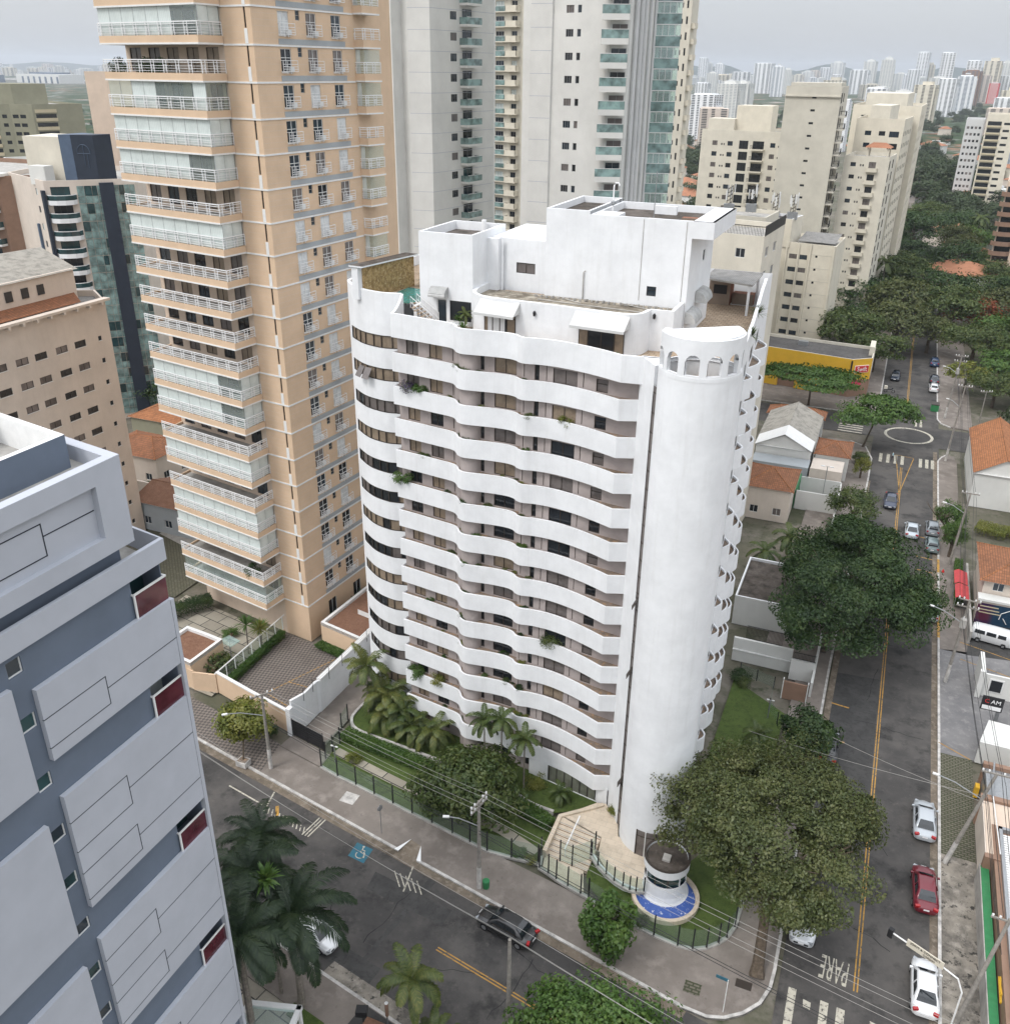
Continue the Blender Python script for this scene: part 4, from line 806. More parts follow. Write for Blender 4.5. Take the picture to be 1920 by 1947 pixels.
b.box(-15.5, -13.6, 84.4, 86.3, 40.9, 43.3, 'brick'); b.box(-15.1, -13.9, 84.38, 84.4, 41.9, 42.7, 'black'); b.box(-13.5, -11.6, 85.2, 86.3, 40.9, 41.9, 'brick'); b.build('barbecue_shelter', H)
for q in ((-30.9, 67.15, 43.0), (-25.0, 65.12, 43.25), (-16.1, 66.8, 43.6)):
    b = MB(); b.lathe([(0, -.28), (.1, -.2), (.13, .05), (.04, .16), (0, .18)], q, 'black', 8); b.tube([(q[0], q[1], q[2] + .1), (q[0], q[1] + .2, q[2] + .15)], .025, 'black', 4); b.build('wall_lantern', H)
b = MB(); b.tube([(-18.3, 73.1, 49.5), (-18.3, 73.1, 53.1)], .035, 'metal', 5); b.build('mast', H)
b = MB(); b.tube([(-21.6, 73, 49.5), (-21.6, 73, 51.9), (-21.5, 73, 52.1), (-21.25, 73, 52.1), (-21.15, 73, 51.9)], .06, 'whitesign', 6); b.lathe([(0, 0), (.2, .12), (.2, .3), (0, .42)], (-21.6, 73, 50.4), 'metal', 8); b.build('vent_pipe', H)
HP.flush()

b = MB(); rg = random.Random(4)                                      # tarred cracks and seams across the carriageways
for x, y, a, n in ((-27, 47.3, -1.75, 9), (-33, 44, -1.2, 7), (-16, 44.6, -1.9, 8), (-24, 41, .2, 8), (-12, 42.5, -.3, 9), (-21, 45.6, -.25, 9), (3, 60, 1.2, 8), (8, 66, 1.9, 7), (9, 78, .3, 6), (4, 84, -.2, 9), (8.6, 56, 2.6, 7), (5, 100, .1, 7), (7.5, 120, 1.7, 9), (3, 140, 1.4, 8), (9, 150, 1.9, 7), (5, 88, 1.5, 9)):
    for i in range(n):
        a2 = a + rg.uniform(-.35, .35); x2, y2 = x + math.cos(a2) * .75, y + math.sin(a2) * .75
        if fy(x2) - 12 < y2 < fy(x2) - .9 or 1.8 < x2 < 11.2 and y2 > 51: dline((x, y), (x2, y2), 0, rg.uniform(.03, .075), 'rubber', .0065)
        x, y = x2, y2
struct('tar_seams', b)

b = MB(); b.sheet([(-29.5, 38.6), (-21.5, 37.1), (-20.8, 35.9), (-29.8, 37.45)], .01, 'pavestain'); struct('verge', b)

# ================================================================ PEACH TOWER WITH WHITE BALCONY RAILS
O = thing('apartment_tower', 'tall peach tower with deep white railed balconies and grey blue bands', 'building', (-60, 80, 0)); OP = Parts(O)
C0, C1, L0 = (-54.9, 73.7), (-53.7, 88.1), (-58.5, 74.2); ZS = [4.7 + 3 * k for k in range(28)]; OT = 89.5
fr, sm, slot = [], [], []
for zs in ZS[:-1]:
    for u, w_ in ((3.4, 1.5), (7.3, 1.5), (11.05, 1.5)): fr.append((u, w_, zs + .82, 1.95, 'w2t', ['blind', 'blind', 'dark2', 'curtaing', 'dark']))
    sm.append((5.85, .6, zs + 2.1, .82, 'g1', ['dark2'])); slot.append((2.76, .22, zs + 1.3, 1.65, 'b1t', ['dark']))
b = MB(); ll = []
for f in ((3.6, 1.5, 1.0, 2.6, 'w2', ['dark']), (8.4, 1.5, 1.0, 2.6, 'w2', ['dark'])): ll.append(f)
def face2(mb, parts, p0, p1, z0, z1, groups, mat, depth=.18):
    wall(mb, p0, p1, z0, z1, [(u, u + w_, z, z + h) for _, ws in groups for u, w_, z, h, *_r in ws], mat, depth)
    for name, ws in groups:
        for u, w_, z, h, st, pn in ws: parts.add(name, window_proto(w_, h, st, pn if isinstance(pn, str) else random.choice(pn)), wpoint(p0, p1, u, z), wrot(p0, p1))
face2(b, OP, C0, C1, 0, OT, [('french_window', fr), ('small_window', sm), ('ground_window', ll)], 'peach', .2)
face2(b, OP, L0, C0, 0, OT, [('slot_window', slot)], 'peach', .15)
BW = [(-72.3, 76.9), L0]; bw = [(u, 1.7, zs + .75, 2.05, 'b2', ['dark', 'curtaing', 'dark2', 'curtain']) for zs in ZS[:-1] for u in (.6, 3.4, 6.1, 8.9, 11.6)]
b.trim = 'white_trim'
face2(b, OP, BW[0], BW[1], 0, OT, [('balcony_door', bw)], 'peach_pale', .12)
for a, c in (((-53.7, 88.1), (-53.9, 96)), ((-53.9, 96), (-76, 99)), ((-76, 99), (-72.3, 76.9))): wall(b, a, c, 0, OT, [], 'peach')
b.build('wall', O)
b = MB()
for zs in ZS: b.obox(wpoint(C0, C1, 7.21, zs), (14.46, .14, .15), wrot(C0, C1), 'white_trim'); b.obox(wpoint(L0, C0, 1.8, zs), (3.72, .14, .15), wrot(L0, C0), 'white_trim')
b.build('floor_strips', O)
b = MB()
for zs in ZS: b.obox((*wpoint(C0, C1, 8.2, 0)[:2], zs + .33), (9.8, .07, .46), wrot(C0, C1), 'slate_band')
b.build('spandrel_panels', O)
b = MB(); b.box(-.18, .18, -.03, .03, -.58, .58, 'white_trim'); spm = b.mesh('slot_panel')
for k, zs in enumerate(ZS): OP.add('slot_panel', (spm, []), (*wpoint(L0, C0, 2.87, 0)[:2], zs + .68), wrot(L0, C0))
b = MB()
for zs in ZS[:-1]:
    for q in range(1, 6):
        for (p, r_, u, w_) in ((C0, C1, 1.65, 3.2), (C0, C1, 13.4, 1.7), (C0, C1, 6.15, 2.2), (C0, C1, 9.9, 2.1), (L0, C0, 1.3, 2.6)): b.obox((*wpoint(p, r_, u, 0)[:2], zs + .5 * q), (w_, .008, .022), wrot(p, r_), 'peach_pale')
b.build('cladding_joints', O)
BL, BF, BI = (-72.3, 73.75), (-58.75, 71.2), (-58.45, 74.15)
sl = MB(); pth = [(-72.3, 76.9), BL, BF, BI]; pin = [(-72.3, 76.9), BI]
sl.ribbon(pth, .12, .70, 'peach'); po_ = offset(pth, -.05); po_[0], po_[-1] = (-72.35, 76.9), (BI[0] + .05, BI[1] - .1)
sl.prism([po_[1], po_[2], po_[3], po_[0]], -.02, .12, 'white_trim'); inn = offset(pth, .18); sl.ribbon(inn[::-1], .45, .70, 'peach')
for a, c, d, e in zip(pth[:-1], pth[1:], inn[1:], inn[:-1]): sl.poly([(*a, .70), (*c, .70), (*d, .70), (*e, .70)], 'peach')
sl.poly([(*p, .45) for p in (BL, BF, BI, (-72.3, 76.9))], 'conc'); slm = sl.mesh('balcony_slab')
def rail_mesh(path, step=1.75):
    r_ = MB()
    for a, c in zip(path[:-1], path[1:]):
        L = math.dist(a, c); rz = wrot(a, c); md = ((a[0] + c[0]) / 2, (a[1] + c[1]) / 2)
        for z, t in ((1.75, .085), (1.57, .045), (1.28, .03), (1.08, .03), (.86, .03)): r_.obox((*md, z), (L, .06, t), rz, 'whitesign')
        n = max(1, round(L / step))
        for i in range(n + 1):
            for d in ((0, .42) if i < n else (0,)):
                u = min(L, i * L / n + d); q = wpoint(a, c, u, 1.22); r_.obox(q, (.045, .055, 1.05), rz, 'whitesign')
            if i < n:
                for z in (.98, 1.36): r_.obox(wpoint(a, c, i * L / n + .21, z), (.24, .03, .025), rz, 'whitesign')
                for d in (.1, .32): r_.obox(wpoint(a, c, i * L / n + d, 1.17), (.025, .03, .36), rz, 'whitesign')
    return r_.mesh('balcony_railing')
rl = rail_mesh([(p[0], p[1]) for p in offset(pth, .06)[1:]])
def screen_mesh(kind):
    s_ = MB(); q = offset(pth, .22); rng = random.Random(kind)
    for a, c, n in ((q[1], q[2], 8), (q[2], (q[3][0], q[3][1] - .05), 2)):
        for i in range(n):
            u0, u1 = i / n, (i + 1) / n; p0, p1 = (a[0] + (c[0] - a[0]) * u0, a[1] + (c[1] - a[1]) * u0), (a[0] + (c[0] - a[0]) * u1, a[1] + (c[1] - a[1]) * u1)
            if kind == 0: m = 'pale_blind'
            elif kind == 1: m = 'pale_blind' if i < n * .65 else 'paleglass'
            elif kind == 2: m = 'pale_blind' if (rng.random() < .45) else 'paleglass'
            else: m = 'paleglass'
            s_.poly([(*p0, .72), (*p1, .72), (*p1, 2.97), (*p0, 2.97)], m)
            s_.obox((*p1, 1.85), (.03, .03, 2.25), wrot(a, c), 'metal')
    return s_.mesh('balcony_glazing')
scr = [screen_mesh(i) for i in range(4)]
kinds = [3, None, 0, 0, None, 0, None, 1, 1, None, None, None, None, 0, None, 1, 0, 2, None, 1, None, 0, 3, 0, 3, 3, 1]
for k, zs in enumerate(ZS[:-1]):
    subs = [('railing', rl)]
    kd = kinds[k % len(kinds)]
    if kd is not None: subs.append(('glazing', scr[kd]))
    OP.add('balcony', (slm, subs), (0, 0, zs), 0)
# juliet rails in front of the french windows
jr = MB()
for z in (.08, .28, .48, .68, .98): jr.box(-.12, 1.95, -.34, -.30, z - .02, z + .02, 'whitesign')
for x in (-.1, .45, .95, 1.93): jr.box(x, x + .035, -.33, -.29, -.12 if x in (.45, .95) else .06, 1.0, 'whitesign')
for x in (-.1, 1.93): jr.box(x, x + .035, -.33, 0, .96, 1.0, 'whitesign'); jr.box(x, x + .035, -.33, 0, .06, .1, 'whitesign')
jr.box(-.05, 1.6, -.05, 0, -.06, 0, 'white_trim'); jr.box(.95, 1.5, -.26, -.04, .06, .5, 'white_trim')
jm = jr.mesh('window_guard')
for zs in ZS[:-1]:
    for u in (3.4, 7.3, 11.05): OP.add('window_guard', (jm, []), wpoint(C0, C1, u, zs + .82), wrot(C0, C1))
# balconies on the far end
s2 = MB(); ep = [(-54.0, 88.3), (-52.6, 88.2), (-52.3, 91)]; s2.ribbon(ep, .12, .75, 'peach'); s2.prism([(-54, 88.25), (-52.55, 88.15), (-52.25, 91), (-54, 91)], -.02, .12, 'white_trim'); s2.poly([(-54, 88.3, .7), (-52.6, 88.2, .7), (-52.3, 91, .7), (-54, 91, .7)], 'conc')
e2 = MB(); e2.poly([(-53.9, 88.5, .75), (-53.2, 88.45, .75), (-53.2, 88.45, 2.9), (-53.9, 88.5, 2.9)], 'pale_blind'); e2.poly([(-53.2, 88.45, .75), (-52.7, 88.4, .75), (-52.7, 88.4, 2.9), (-53.2, 88.45, 2.9)], 'paleglass'); e2.poly([(-52.7, 88.4, .75), (-52.45, 91, .75), (-52.45, 91, 2.9), (-52.7, 88.4, 2.9)], 'paleglass')
sm2, rm2, em2 = s2.mesh('end_balcony'), rail_mesh([(p[0], p[1]) for p in offset(ep, .06)], 1.3), e2.mesh('end_glazing')
for k, zs in enumerate(ZS[1:-1]): OP.add('end_balcony', (sm2, [('railing', rm2)] + ([('glazing', em2)] if k % 3 else [])), (0, 0, zs), 0)
OP.flush()
# ================================================================ PALE PANEL BLOCK IN THE FOREGROUND
G_ = thing('office_block', 'near grey building with pale panels, dark joints and maroon glass corner boxes', 'building', (-33, 22, 0)); GX = -29.15
b = MB(); wall(b, (GX, 28.2), (GX, 28.2001), 0, 1, [], 'bluegrey') if 0 else None
gw = [39.0, 36.3, 33.2, 30.3, 27.5, 24.6, 21.65, 18.75, 15.9, 13.0, 10.1]
GP = Parts(G_); gp0, gp1 = (GX, 4.0), (GX, 28.2)
wall(b, gp0, gp1, 0, 39.3, [(19.65 - 4, 20.35 - 4, z - .75, z) for z in gw] + [(26.3 - 4, 28.15 - 4, z + .02, z + 1.98) for z in (37.3, 31.7, 23.0, 14.3)], 'bluegrey', 1.2)
for z in gw: GP.add('window', window_proto(.7, .75, 'w1', random.choice(['dark2', 'tealdark'])), (GX, 19.65, z - .75), R(90))
wall(b, gp1, (-46, 31.2), 0, 39.3, [], 'palepanel'); wall(b, (-46, 31.2), (-46, 4), 0, 39.3, [], 'palepanel'); b.poly([(GX, 4, 39.35), (GX, 28.2, 39.35), (-46, 31.2, 39.35), (-46, 4, 39.35)], 'conc'); b.build('wall', G_)
def gpanel(y0, y1, z0, z1, rects, mid=True):
    p = MB(); p.box(GX + .02, GX + .28, y0, y1, z0, z1, 'palepanel'); X = GX + .285; yr = y0 + (y1 - y0) * .43
    def ln(ya, yb, za, zb): p.box(GX + .2, X, min(ya, yb) - .022, max(ya, yb) + .022, min(za, zb) - .022, max(za, zb) + .022, 'groove')
    for t, bt in rects:
        za, zb = z1 - t, z1 - bt; ln(y0 + .02, yr, za, za); ln(y0 + .02, yr, zb, zb); ln(yr, yr, zb, za); ln(yr, y1 - .02, (za + zb) / 2 + .1, (za + zb) / 2 + .1)
    p.build('facade_panel', G_)
RR = [(1.5, 3.2), (4.5, 6.1)]
gpanel(20.45, 28.19, 33.7, 37.3, [(1.5, 2.95)]); gpanel(20.45, 28.19, 25.1, 31.7, RR); gpanel(20.45, 28.19, 16.4, 23.0, RR); gpanel(20.45, 28.19, 7.7, 14.3, RR); gpanel(20.45, 28.19, .4, 5.6, [])
for z0, z1 in ((32.9, 38.0), (24.3, 30.95), (15.6, 22.25), (7, 13.5)): gpanel(9.5, 19.45, z0, z1, [])
b = MB(); b.box(GX - 3.4, GX + .30, 28.205, 28.42, .4, 37.25, 'palepanel'); b.build('end_panel', G_)
for z in (37.3, 31.7, 23.0, 14.3):
    f = MB(); f.box(GX + .1, GX + .17, 26.25, 28.3, z + 1.18, z + 1.27, 'white_trim'); f.box(GX - 1.2, GX + .1, 28.22, 28.3, z + 1.18, z + 1.27, 'white_trim'); f.box(GX + .1, GX + .17, 26.23, 26.32, z, z + 1.18, 'white_trim'); f.box(GX - 1.25, GX + .1, 26.23, 26.3, z + 1.18, z + 1.25, 'white_trim')
    fo = f.build('corner_box', G_); p = MB(); p.box(GX + .11, GX + .14, 26.32, 28.28, z, z + 1.18, 'maroon'); p.box(GX - 1.2, GX + .11, 28.23, 28.27, z, z + 1.18, 'maroon'); p.build('glass', fo); p = MB(); p.poly([(GX - 1.15, 26.3, z), (GX - 1.15, 28.2, z), (GX - 1.15, 28.2, z + 1.98), (GX - 1.15, 26.3, z + 1.98)], 'pale_blind' if z in (31.7, 14.3) else 'tealdark'); p.build('pane', fo)
b = MB(); q = [(-28.9, 4), (-28.9, 28.42), (-33, 29.2), (-33, 4)]; b.thickwall([(-28.87, 4), (-28.87, 28.42), (-33.6, 29.3)], 39.36, 40.45, .22, 'palepanel'); b.build('ledge', G_)
b = MB(); wall(b, (-28.9, 4), (-28.9, 26.8), 41.1, 45.2, [(1, 21.3, 41.9, 44.3)], 'palepanel', .3); b.poly([(-29.2, 5, 41.9), (-29.2, 25.3, 41.9), (-29.2, 25.3, 44.3), (-29.2, 5, 44.3)], 'palepanel')
for ya, yb, za, zb in ((5, 22.6, 43.75, 43.75), (5, 22.6, 42.35, 42.35), (22.6, 22.6, 42.35, 43.75), (22.6, 25.2, 43.2, 43.2)): b.box(-29.22, -29.18, min(ya, yb) - .022, max(ya, yb) + .022, min(za, zb) - .022, max(za, zb) + .022, 'groove')
wall(b, (-28.9, 26.8), (-44, 29.4), 41.1, 45.2, [], 'palepanel'); b.poly([(-28.9, 4, 41.1), (-28.9, 26.8, 41.1), (-44, 29.4, 41.1), (-44, 4, 41.1)], 'bluegrey'); wall(b, (-29.6, 4), (-29.6, 26.5), 39.36, 41.1, [], 'bluegrey')
b.trim = 'palepanel'; parapet_roof(b, [(-28.9, 4), (-28.9, 26.8), (-44, 29.4), (-44, 4)], 45.2, .7, .5, 'conc'); b.build('upper_storey', G_)
b = MB(); rb = [(-31, 4.5), (-31, 26.1), (-36, 27.0), (-36, 4.5)]
for i in range(4): wall(b, rb[i], rb[(i + 1) % 4], 44.5, 46.0, [], 'bluegrey')
b.trim = 'white_trim'; parapet_roof(b, rb, 46.0, 1.35, .28, 'conc'); b.build('roof_enclosure', G_); GP.flush()

# ================================================================ TOWERS BEHIND
def tower(name, label, cat, poly, ztop, mat, faces, fh=2.9, z0=2.0, roof='conc', group=None, depth=.2, zmin=0.0, joints=None, parapet=True, nmax=None):
    """poly counter-clockwise; faces[i] = windows repeated each floor on edge i: (u, w, dz, h, style, panes, part name)"""
    cx, cy = sum(p[0] for p in poly) / len(poly), sum(p[1] for p in poly) / len(poly)
    t = thing(name, label, cat, (cx, cy, 0), group); pt = Parts(t); b = MB(); b.trim = mat; nf = nmax or int((ztop - z0 - .6) / fh)
    for i in range(len(poly)):
        a, c = poly[i], poly[(i + 1) % len(poly)]; g = {}
        for (u, w_, dz, h, st, pn, nm) in faces.get(i, []):
            for k in range(nf):
                z = z0 + k * fh
                if z + dz + h < ztop - .3 and z > zmin: g.setdefault(nm, []).append((u, w_, z + dz, h, st, pn))
        face2(b, pt, a, c, 0, ztop, list(g.items()), mat, depth)
    if parapet: parapet_roof(b, poly, ztop, .8, .25, roof)
    else: b.poly([(*p, ztop) for p in poly], roof)
    b.build('wall', t)
    if joints:
        j = MB()
        for i, us in joints.items():
            a, c = poly[i], poly[(i + 1) % len(poly)]; L = math.dist(a, c)
            for k in range(nf):
                j.obox((*wpoint(a, c, L / 2, 0)[:2], z0 + k * fh + us), (L, .02, .07), wrot(a, c), 'palepanel' if mat != 'palepanel' else 'groove')
        j.build('panel_joints', t)
    return t, pt
def balc_proto(w_, d, hb, mat, rail='glass', tint='teal', hr=.95, round_=False):
    """x along the wall 0..w, y outwards negative; slab, front and railing"""
    b = MB(); b.box(0, w_, -d, -.01, 0, hb, mat); r_ = MB()
    if rail == 'glass':
        for a in ((0, w_, -d, -d + .03), (0, .03, -d, 0), (w_ - .03, w_, -d, 0)): r_.box(*a, hb, hb + hr, tint)
        r_.box(-.02, w_ + .02, -d - .02, -d + .05, hb + hr, hb + hr + .06, 'white_trim')
    elif rail == 'solid': r_.box(0, w_, -d, -d + .12, hb, hb + hr, mat); r_.box(0, .12, -d, 0, hb, hb + hr, mat); r_.box(w_ - .12, w_, -d, 0, hb, hb + hr, mat)
    else:
        n = int(w_ / .16)
        for i in range(n + 1): x = w_ * i / n; r_.box(x - .02, x + .02, -d, -d + .03, hb, hb + hr, 'black')
        r_.box(0, w_, -d, -d + .04, hb + hr, hb + hr + .05, 'black'); r_.box(0, .04, -d, 0, hb + hr, hb + hr + .05, 'black'); r_.box(w_ - .04, w_, -d, 0, hb + hr, hb + hr + .05, 'black')
    return (b.mesh('balcony_slab'), [('railing', r_.mesh('balcony_railing'))])
def stack(pt, name, proto, p0, p1, u, zs):
    for z in zs: pt.add(name, proto, wpoint(p0, p1, u, z), wrot(p0, p1))
dk = ['dark2', 'dark', 'curtaing']
# left white tower
WLp = [(-79.6, 137.0), (-76.4, 136.4), (-75.9, 138.6), (-74.6, 138.2), (-71.1, 138.7), (-68.0, 155.6), (-74, 170), (-84, 160)]
t, pt = tower('apartment_tower', 'white panelled tower behind the peach one, three small windows beside a slim balcony column', 'building', WLp, 97, 'white_far', {0: [(.35, .5, 1.0, .9, 'g1', dk, 'small_window'), (1.5, 1.1, 1.0, .95, 'g3', dk, 'window')], 4: [(5.15, 1.7, .9, 1.15, 'g3', dk, 'window'), (8.3, 2.6, .3, 2.2, 'g2', ['dark', 'tealdark', 'dark2'], 'balcony_door')]}, z0=2.1, joints={3: 2.25, 4: 2.25}, zmin=14)
stack(pt, 'balcony', balc_proto(4.0, 1.5, .35, 'white_far'), WLp[4], WLp[5], 7.6, [2.1 + 2.9 * k for k in range(6, 32)]); pt.flush()
# right white tower: stepped wings, pipes, glazed balconies
WRp = [(-54.5, 135.0), (-53.3, 134.8), (-50.1, 134.7), (-50.0, 135.0), (-41.3, 133.3), (-38.9, 134.6), (-38.6, 148.5), (-36.2, 149.3), (-39.5, 160), (-54, 160)]
t, pt = tower('apartment_tower', 'white panelled tower with green glass balconies and grey drainpipes behind the flat roof', 'building', WRp, 97, 'white_far', {3: [(2.0, 1.2, 1.0, .95, 'g3', dk, 'window'), (3.8, .6, 1.0, .95, 'g1', dk, 'small_window')], 4: [(.3, 2.1, .3, 2.2, 'g2', dk, 'balcony_door')], 6: [(.2, 2.1, .3, 2.3, 'g2', ['tealdark', 'dark2', 'pale_blind'], 'balcony_door')]}, z0=2.2, joints={1: 2.2}, zmin=14)
pr = balc_proto(3.6, 1.3, .75, 'white_far', 'glass', 'teal', 1.05); stack(pt, 'balcony', pr, (-42.4, 132.6), (-38.6, 134.0), .1, [2.2 + 2.9 * k for k in range(6, 32)])
pg = MB(); pg.box(0, 4.4, -1.5, 0, 0, .12, 'white_trim'); pg.box(0, 4.4, -1.5, -1.46, .12, 1.45, 'teal'); pg.box(0, .04, -1.5, 0, .12, 1.45, 'tealdark'); pg.box(0, 4.4, -1.52, -1.44, 1.45, 1.52, 'white_trim')
pq = MB(); pq.box(.02, 4.38, -1.45, -1.42, 1.52, 2.88, 'paleglass'); 
for x in (.0, .85, 1.75, 2.6, 3.5, 4.34): pq.box(x, x + .06, -1.47, -1.4, .1, 2.88, 'white_trim')
stack(pt, 'glazed_balcony', (pg.mesh('glazed_balcony'), [('glazing', pq.mesh('glazing'))]), (-39.9, 147.95), (-36.1, 149.2), .1, [2.2 + 2.9 * k for k in range(6, 32)])
for y in (136.2, 138.6, 140.4, 143.2, 145.8): b = MB(); b.tube([(-38.45, y, 0), (-38.45, y, 97)], .32 if y < 141 else .18, 'grey_far', 8); b.build('drainpipe', t)
pt.flush()
# cream balcony tower between them, and the slim one on their right
t, pt = tower('apartment_tower', 'cream tower with stacked parapet balconies seen between the two white towers', 'building', [(-92, 209.5), (-79.5, 207.2), (-76, 222), (-88, 225)], 100, 'cream', {0: [(1, 2.2, .2, 2.0, 'g3', ['pale_blind', 'dark', 'teal', 'dark2'], 'window'), (5.2, 1.4, .6, 1.6, 'g2', ['dark2', 'dark', 'pale_blind'], 'window')]}, z0=1.5, zmin=20)
stack(pt, 'balcony', balc_proto(3.0, 1.6, .25, 'cream2', 'solid', hr=1.0), (-92, 209.5), (-79.5, 207.2), 4.4, [1.5 + 2.9 * k for k in range(8, 33)]); stack(pt, 'glazed_balcony', balc_proto(3.9, .9, .2, 'cream2', 'glass', 'teal', 1.0), (-92, 209.5), (-79.5, 207.2), .2, [1.5 + 2.9 * k for k in range(8, 33)]); pt.flush()
bb = [(-53.6, 211.7), (-48.2, 210.8), (-48.1, 214), (-49.3, 222), (-54, 226)]
t, pt = tower('apartment_tower', 'slim cream tower with slot windows and a dark roof rail, right of the white towers', 'building', bb, 75, 'cream', {0: [(1.6, .35, .9, 1.2, 'k1', ['dark'], 'slot_window'), (2.5, .3, .9, .9, 'k1', dk, 'slot_window'), (3.4, .3, .9, .9, 'k1', dk, 'slot_window'), (4.4, .4, .8, 1.4, 'k1', ['dark'], 'slot_window')]}, z0=1.2, zmin=20)
stack(pt, 'balcony', balc_proto(2.2, .9, .5, 'cream2', 'solid', hr=.5), (-48.2, 211.0), (-48.1, 214), .3, [1.2 + 2.9 * k for k in range(9, 24)]); b = MB(); b.box(-50.5, -48.6, 211.6, 213, 75, 76.2, 'black'); b.build('roof_rail', t); pt.flush()
# row of cream blocks on the right
sb = [(-33.4, 256.4), (-20.1, 254.0), (-19.95, 272), (-32, 274)]
t, pt = tower('apartment_tower', 'blank stone coloured slab with one column of tiny vents', 'building', sb, 57.0, 'slabgrey', {0: [(6.6, 1.1, 1.2, .5, 'k2', ['dark'], 'vent_window')], 1: [(1.0, 3.2, .2, 2.3, 'k2', ['dark', 'curtaing'], 'window'), (6.5, 2.5, .4, 2.0, 'k2', ['dark'], 'window')]}, z0=.9, zmin=20)
b = MB(); b.box(-32.4, -20.6, 256.6, 270, 57.0, 57.8, 'slabgrey'); b.obox((-26.75, 255.0, 54.8), (13.6, .5, .25), R(-10.3), 'slabgrey'); b.build('cornice', t); stack(pt, 'balcony', balc_proto(4.0, 1.6, .3, 'slabgrey', 'bars'), sb[1], sb[2], .6, [.9 + 2.9 * k for k in range(7, 18)]); stack(pt, 'balcony', balc_proto(3.0, 1.2, .3, 'slabgrey', 'bars'), sb[1], sb[2], 6.3, [.9 + 2.9 * k for k in range(7, 18)]); pt.flush()
ml = [(-58.8, 283.5), (-31.5, 279), (-30, 296), (-57, 300)]
wn = ['dark', 'curtaing', 'dark2']
t, pt = tower('apartment_block', 'cream block with paired tiny windows and a planted roof terrace, left of the blank slab', 'building', ml, 45.2, 'cream', {0: [(3.4, 1.5, .9, 1.2, 'k2', wn, 'window'), (6.0, .4, 1.0, .5, 'k1', wn, 'small_window'), (6.7, .4, 1.0, .5, 'k1', wn, 'small_window'), (7.9, 1.5, .9, 1.2, 'k2', wn, 'window'), (11.3, 2.6, .2, 2.2, 'k3', ['dark'], 'balcony_door'), (15.2, 3.2, .2, 2.2, 'k3', ['dark'], 'balcony_door'), (20.2, 1.4, .9, 1.2, 'k2', wn, 'window'), (22.4, .4, 1.0, .5, 'k1', wn, 'small_window'), (23.1, .4, 1.0, .5, 'k1', wn, 'small_window'), (24.4, 1.3, .9, 1.2, 'k2', wn, 'window')]}, z0=-.4, zmin=14)
stack(pt, 'balcony', balc_proto(3.8, 1.2, .35, 'cream2', 'bars'), ml[0], ml[1], 14.9, [-.4 + 2.9 * k for k in range(5, 15)]); b = MB(); b.prism([(-50, 286), (-40, 284.4), (-39.5, 292), (-49, 293)], 44.5, 51.5, 'cream2'); b.prism([(-57.5, 285), (-50, 284), (-49.5, 290), (-57, 291)], 44.5, 48, 'cream'); b.build('roof_room', t); pt.flush()
cb = [(-17.4, 259.4), (-6.8, 257.6), (-5.6, 272), (-16, 274)]
t, pt = tower('apartment_block', 'cream block with barred corner balconies and a tiled roof pavilion, right of the blank slab', 'building', cb, 41.5, 'cream', {0: [(1.6, 1.3, 1.1, .95, 'k2', wn, 'window'), (3.9, .35, 1.2, .5, 'k1', wn, 'small_window'), (4.5, .35, 1.2, .5, 'k1', wn, 'small_window'), (6.0, 1.7, .3, 2.0, 'k2', ['dark', 'curtaing'], 'balcony_door')], 1: [(.6, 2.2, .5, 2.1, 'k2', ['dark', 'curtaing'], 'window'), (7, 2.2, .5, 2.1, 'k2', ['dark'], 'window')]}, z0=.2, zmin=6)
stack(pt, 'balcony', balc_proto(2.7, .9, .6, 'cream2', 'solid', hr=.35), cb[0], cb[1], 5.6, [.2 + 2.9 * k for k in range(2, 14)])
b = MB()
for q in ((-12.3, 259.4), (-7.6, 258.6), (-7.2, 263), (-12, 264)): b.box(q[0] - .15, q[0] + .15, q[1] - .15, q[1] + .15, 41, 43.6, 'cream2')
b.poly([(-13, 258.8, 43.5), (-6.9, 257.9, 43.5), (-8.3, 260.8, 44.6), (-11.3, 261.2, 44.6)], 'tilefar'); b.poly([(-6.9, 257.9, 43.5), (-6.5, 263.4, 43.5), (-8.3, 260.8, 44.6)], 'tilefar'); b.poly([(-13, 264.4, 43.5), (-13, 258.8, 43.5), (-11.3, 261.2, 44.6)], 'tilefar'); b.poly([(-6.5, 263.4, 43.5), (-13, 264.4, 43.5), (-11.3, 261.2, 44.6), (-8.3, 260.8, 44.6)], 'tilefar'); b.build('roof_pavilion', t); pt.flush()
for (poly, zt_, lb) in (([(-17, 276), (-5.2, 274), (-3.6, 296), (-16, 298)], 49.5, 'cream block with an upper loggia rising behind the tiled roof pavilion'), ([(-20, 300), (-2.0, 297), (-.9, 330), (-19, 333)], 52, 'long pale cream block, farthest of the cream row along the avenue')):
    t, pt = tower('apartment_block', lb, 'building', poly, zt_, 'cream2', {0: [(2.5, 1.6, .9, 1.1, 'k2', wn, 'window'), (6, 1.6, .9, 1.1, 'k2', wn, 'window'), (8.6, 2.4, .6, 1.4, 'k3', wn, 'window')], 1: [(1.5 + 4 * q, 1.6, .8, 1.2, 'k1', ['dark'], 'window') for q in range(5)]}, z0=1, zmin=12)
    b = MB(); b.prism([(poly[0][0] + 3, poly[0][1] + 2), (poly[1][0] - 4, poly[1][1] + 2.5), (poly[2][0] - 4, poly[2][1] - 5), (poly[3][0] + 3, poly[3][1] - 4)], zt_ - .8, zt_ + 3, 'cream'); b.build('roof_room', t); pt.flush()
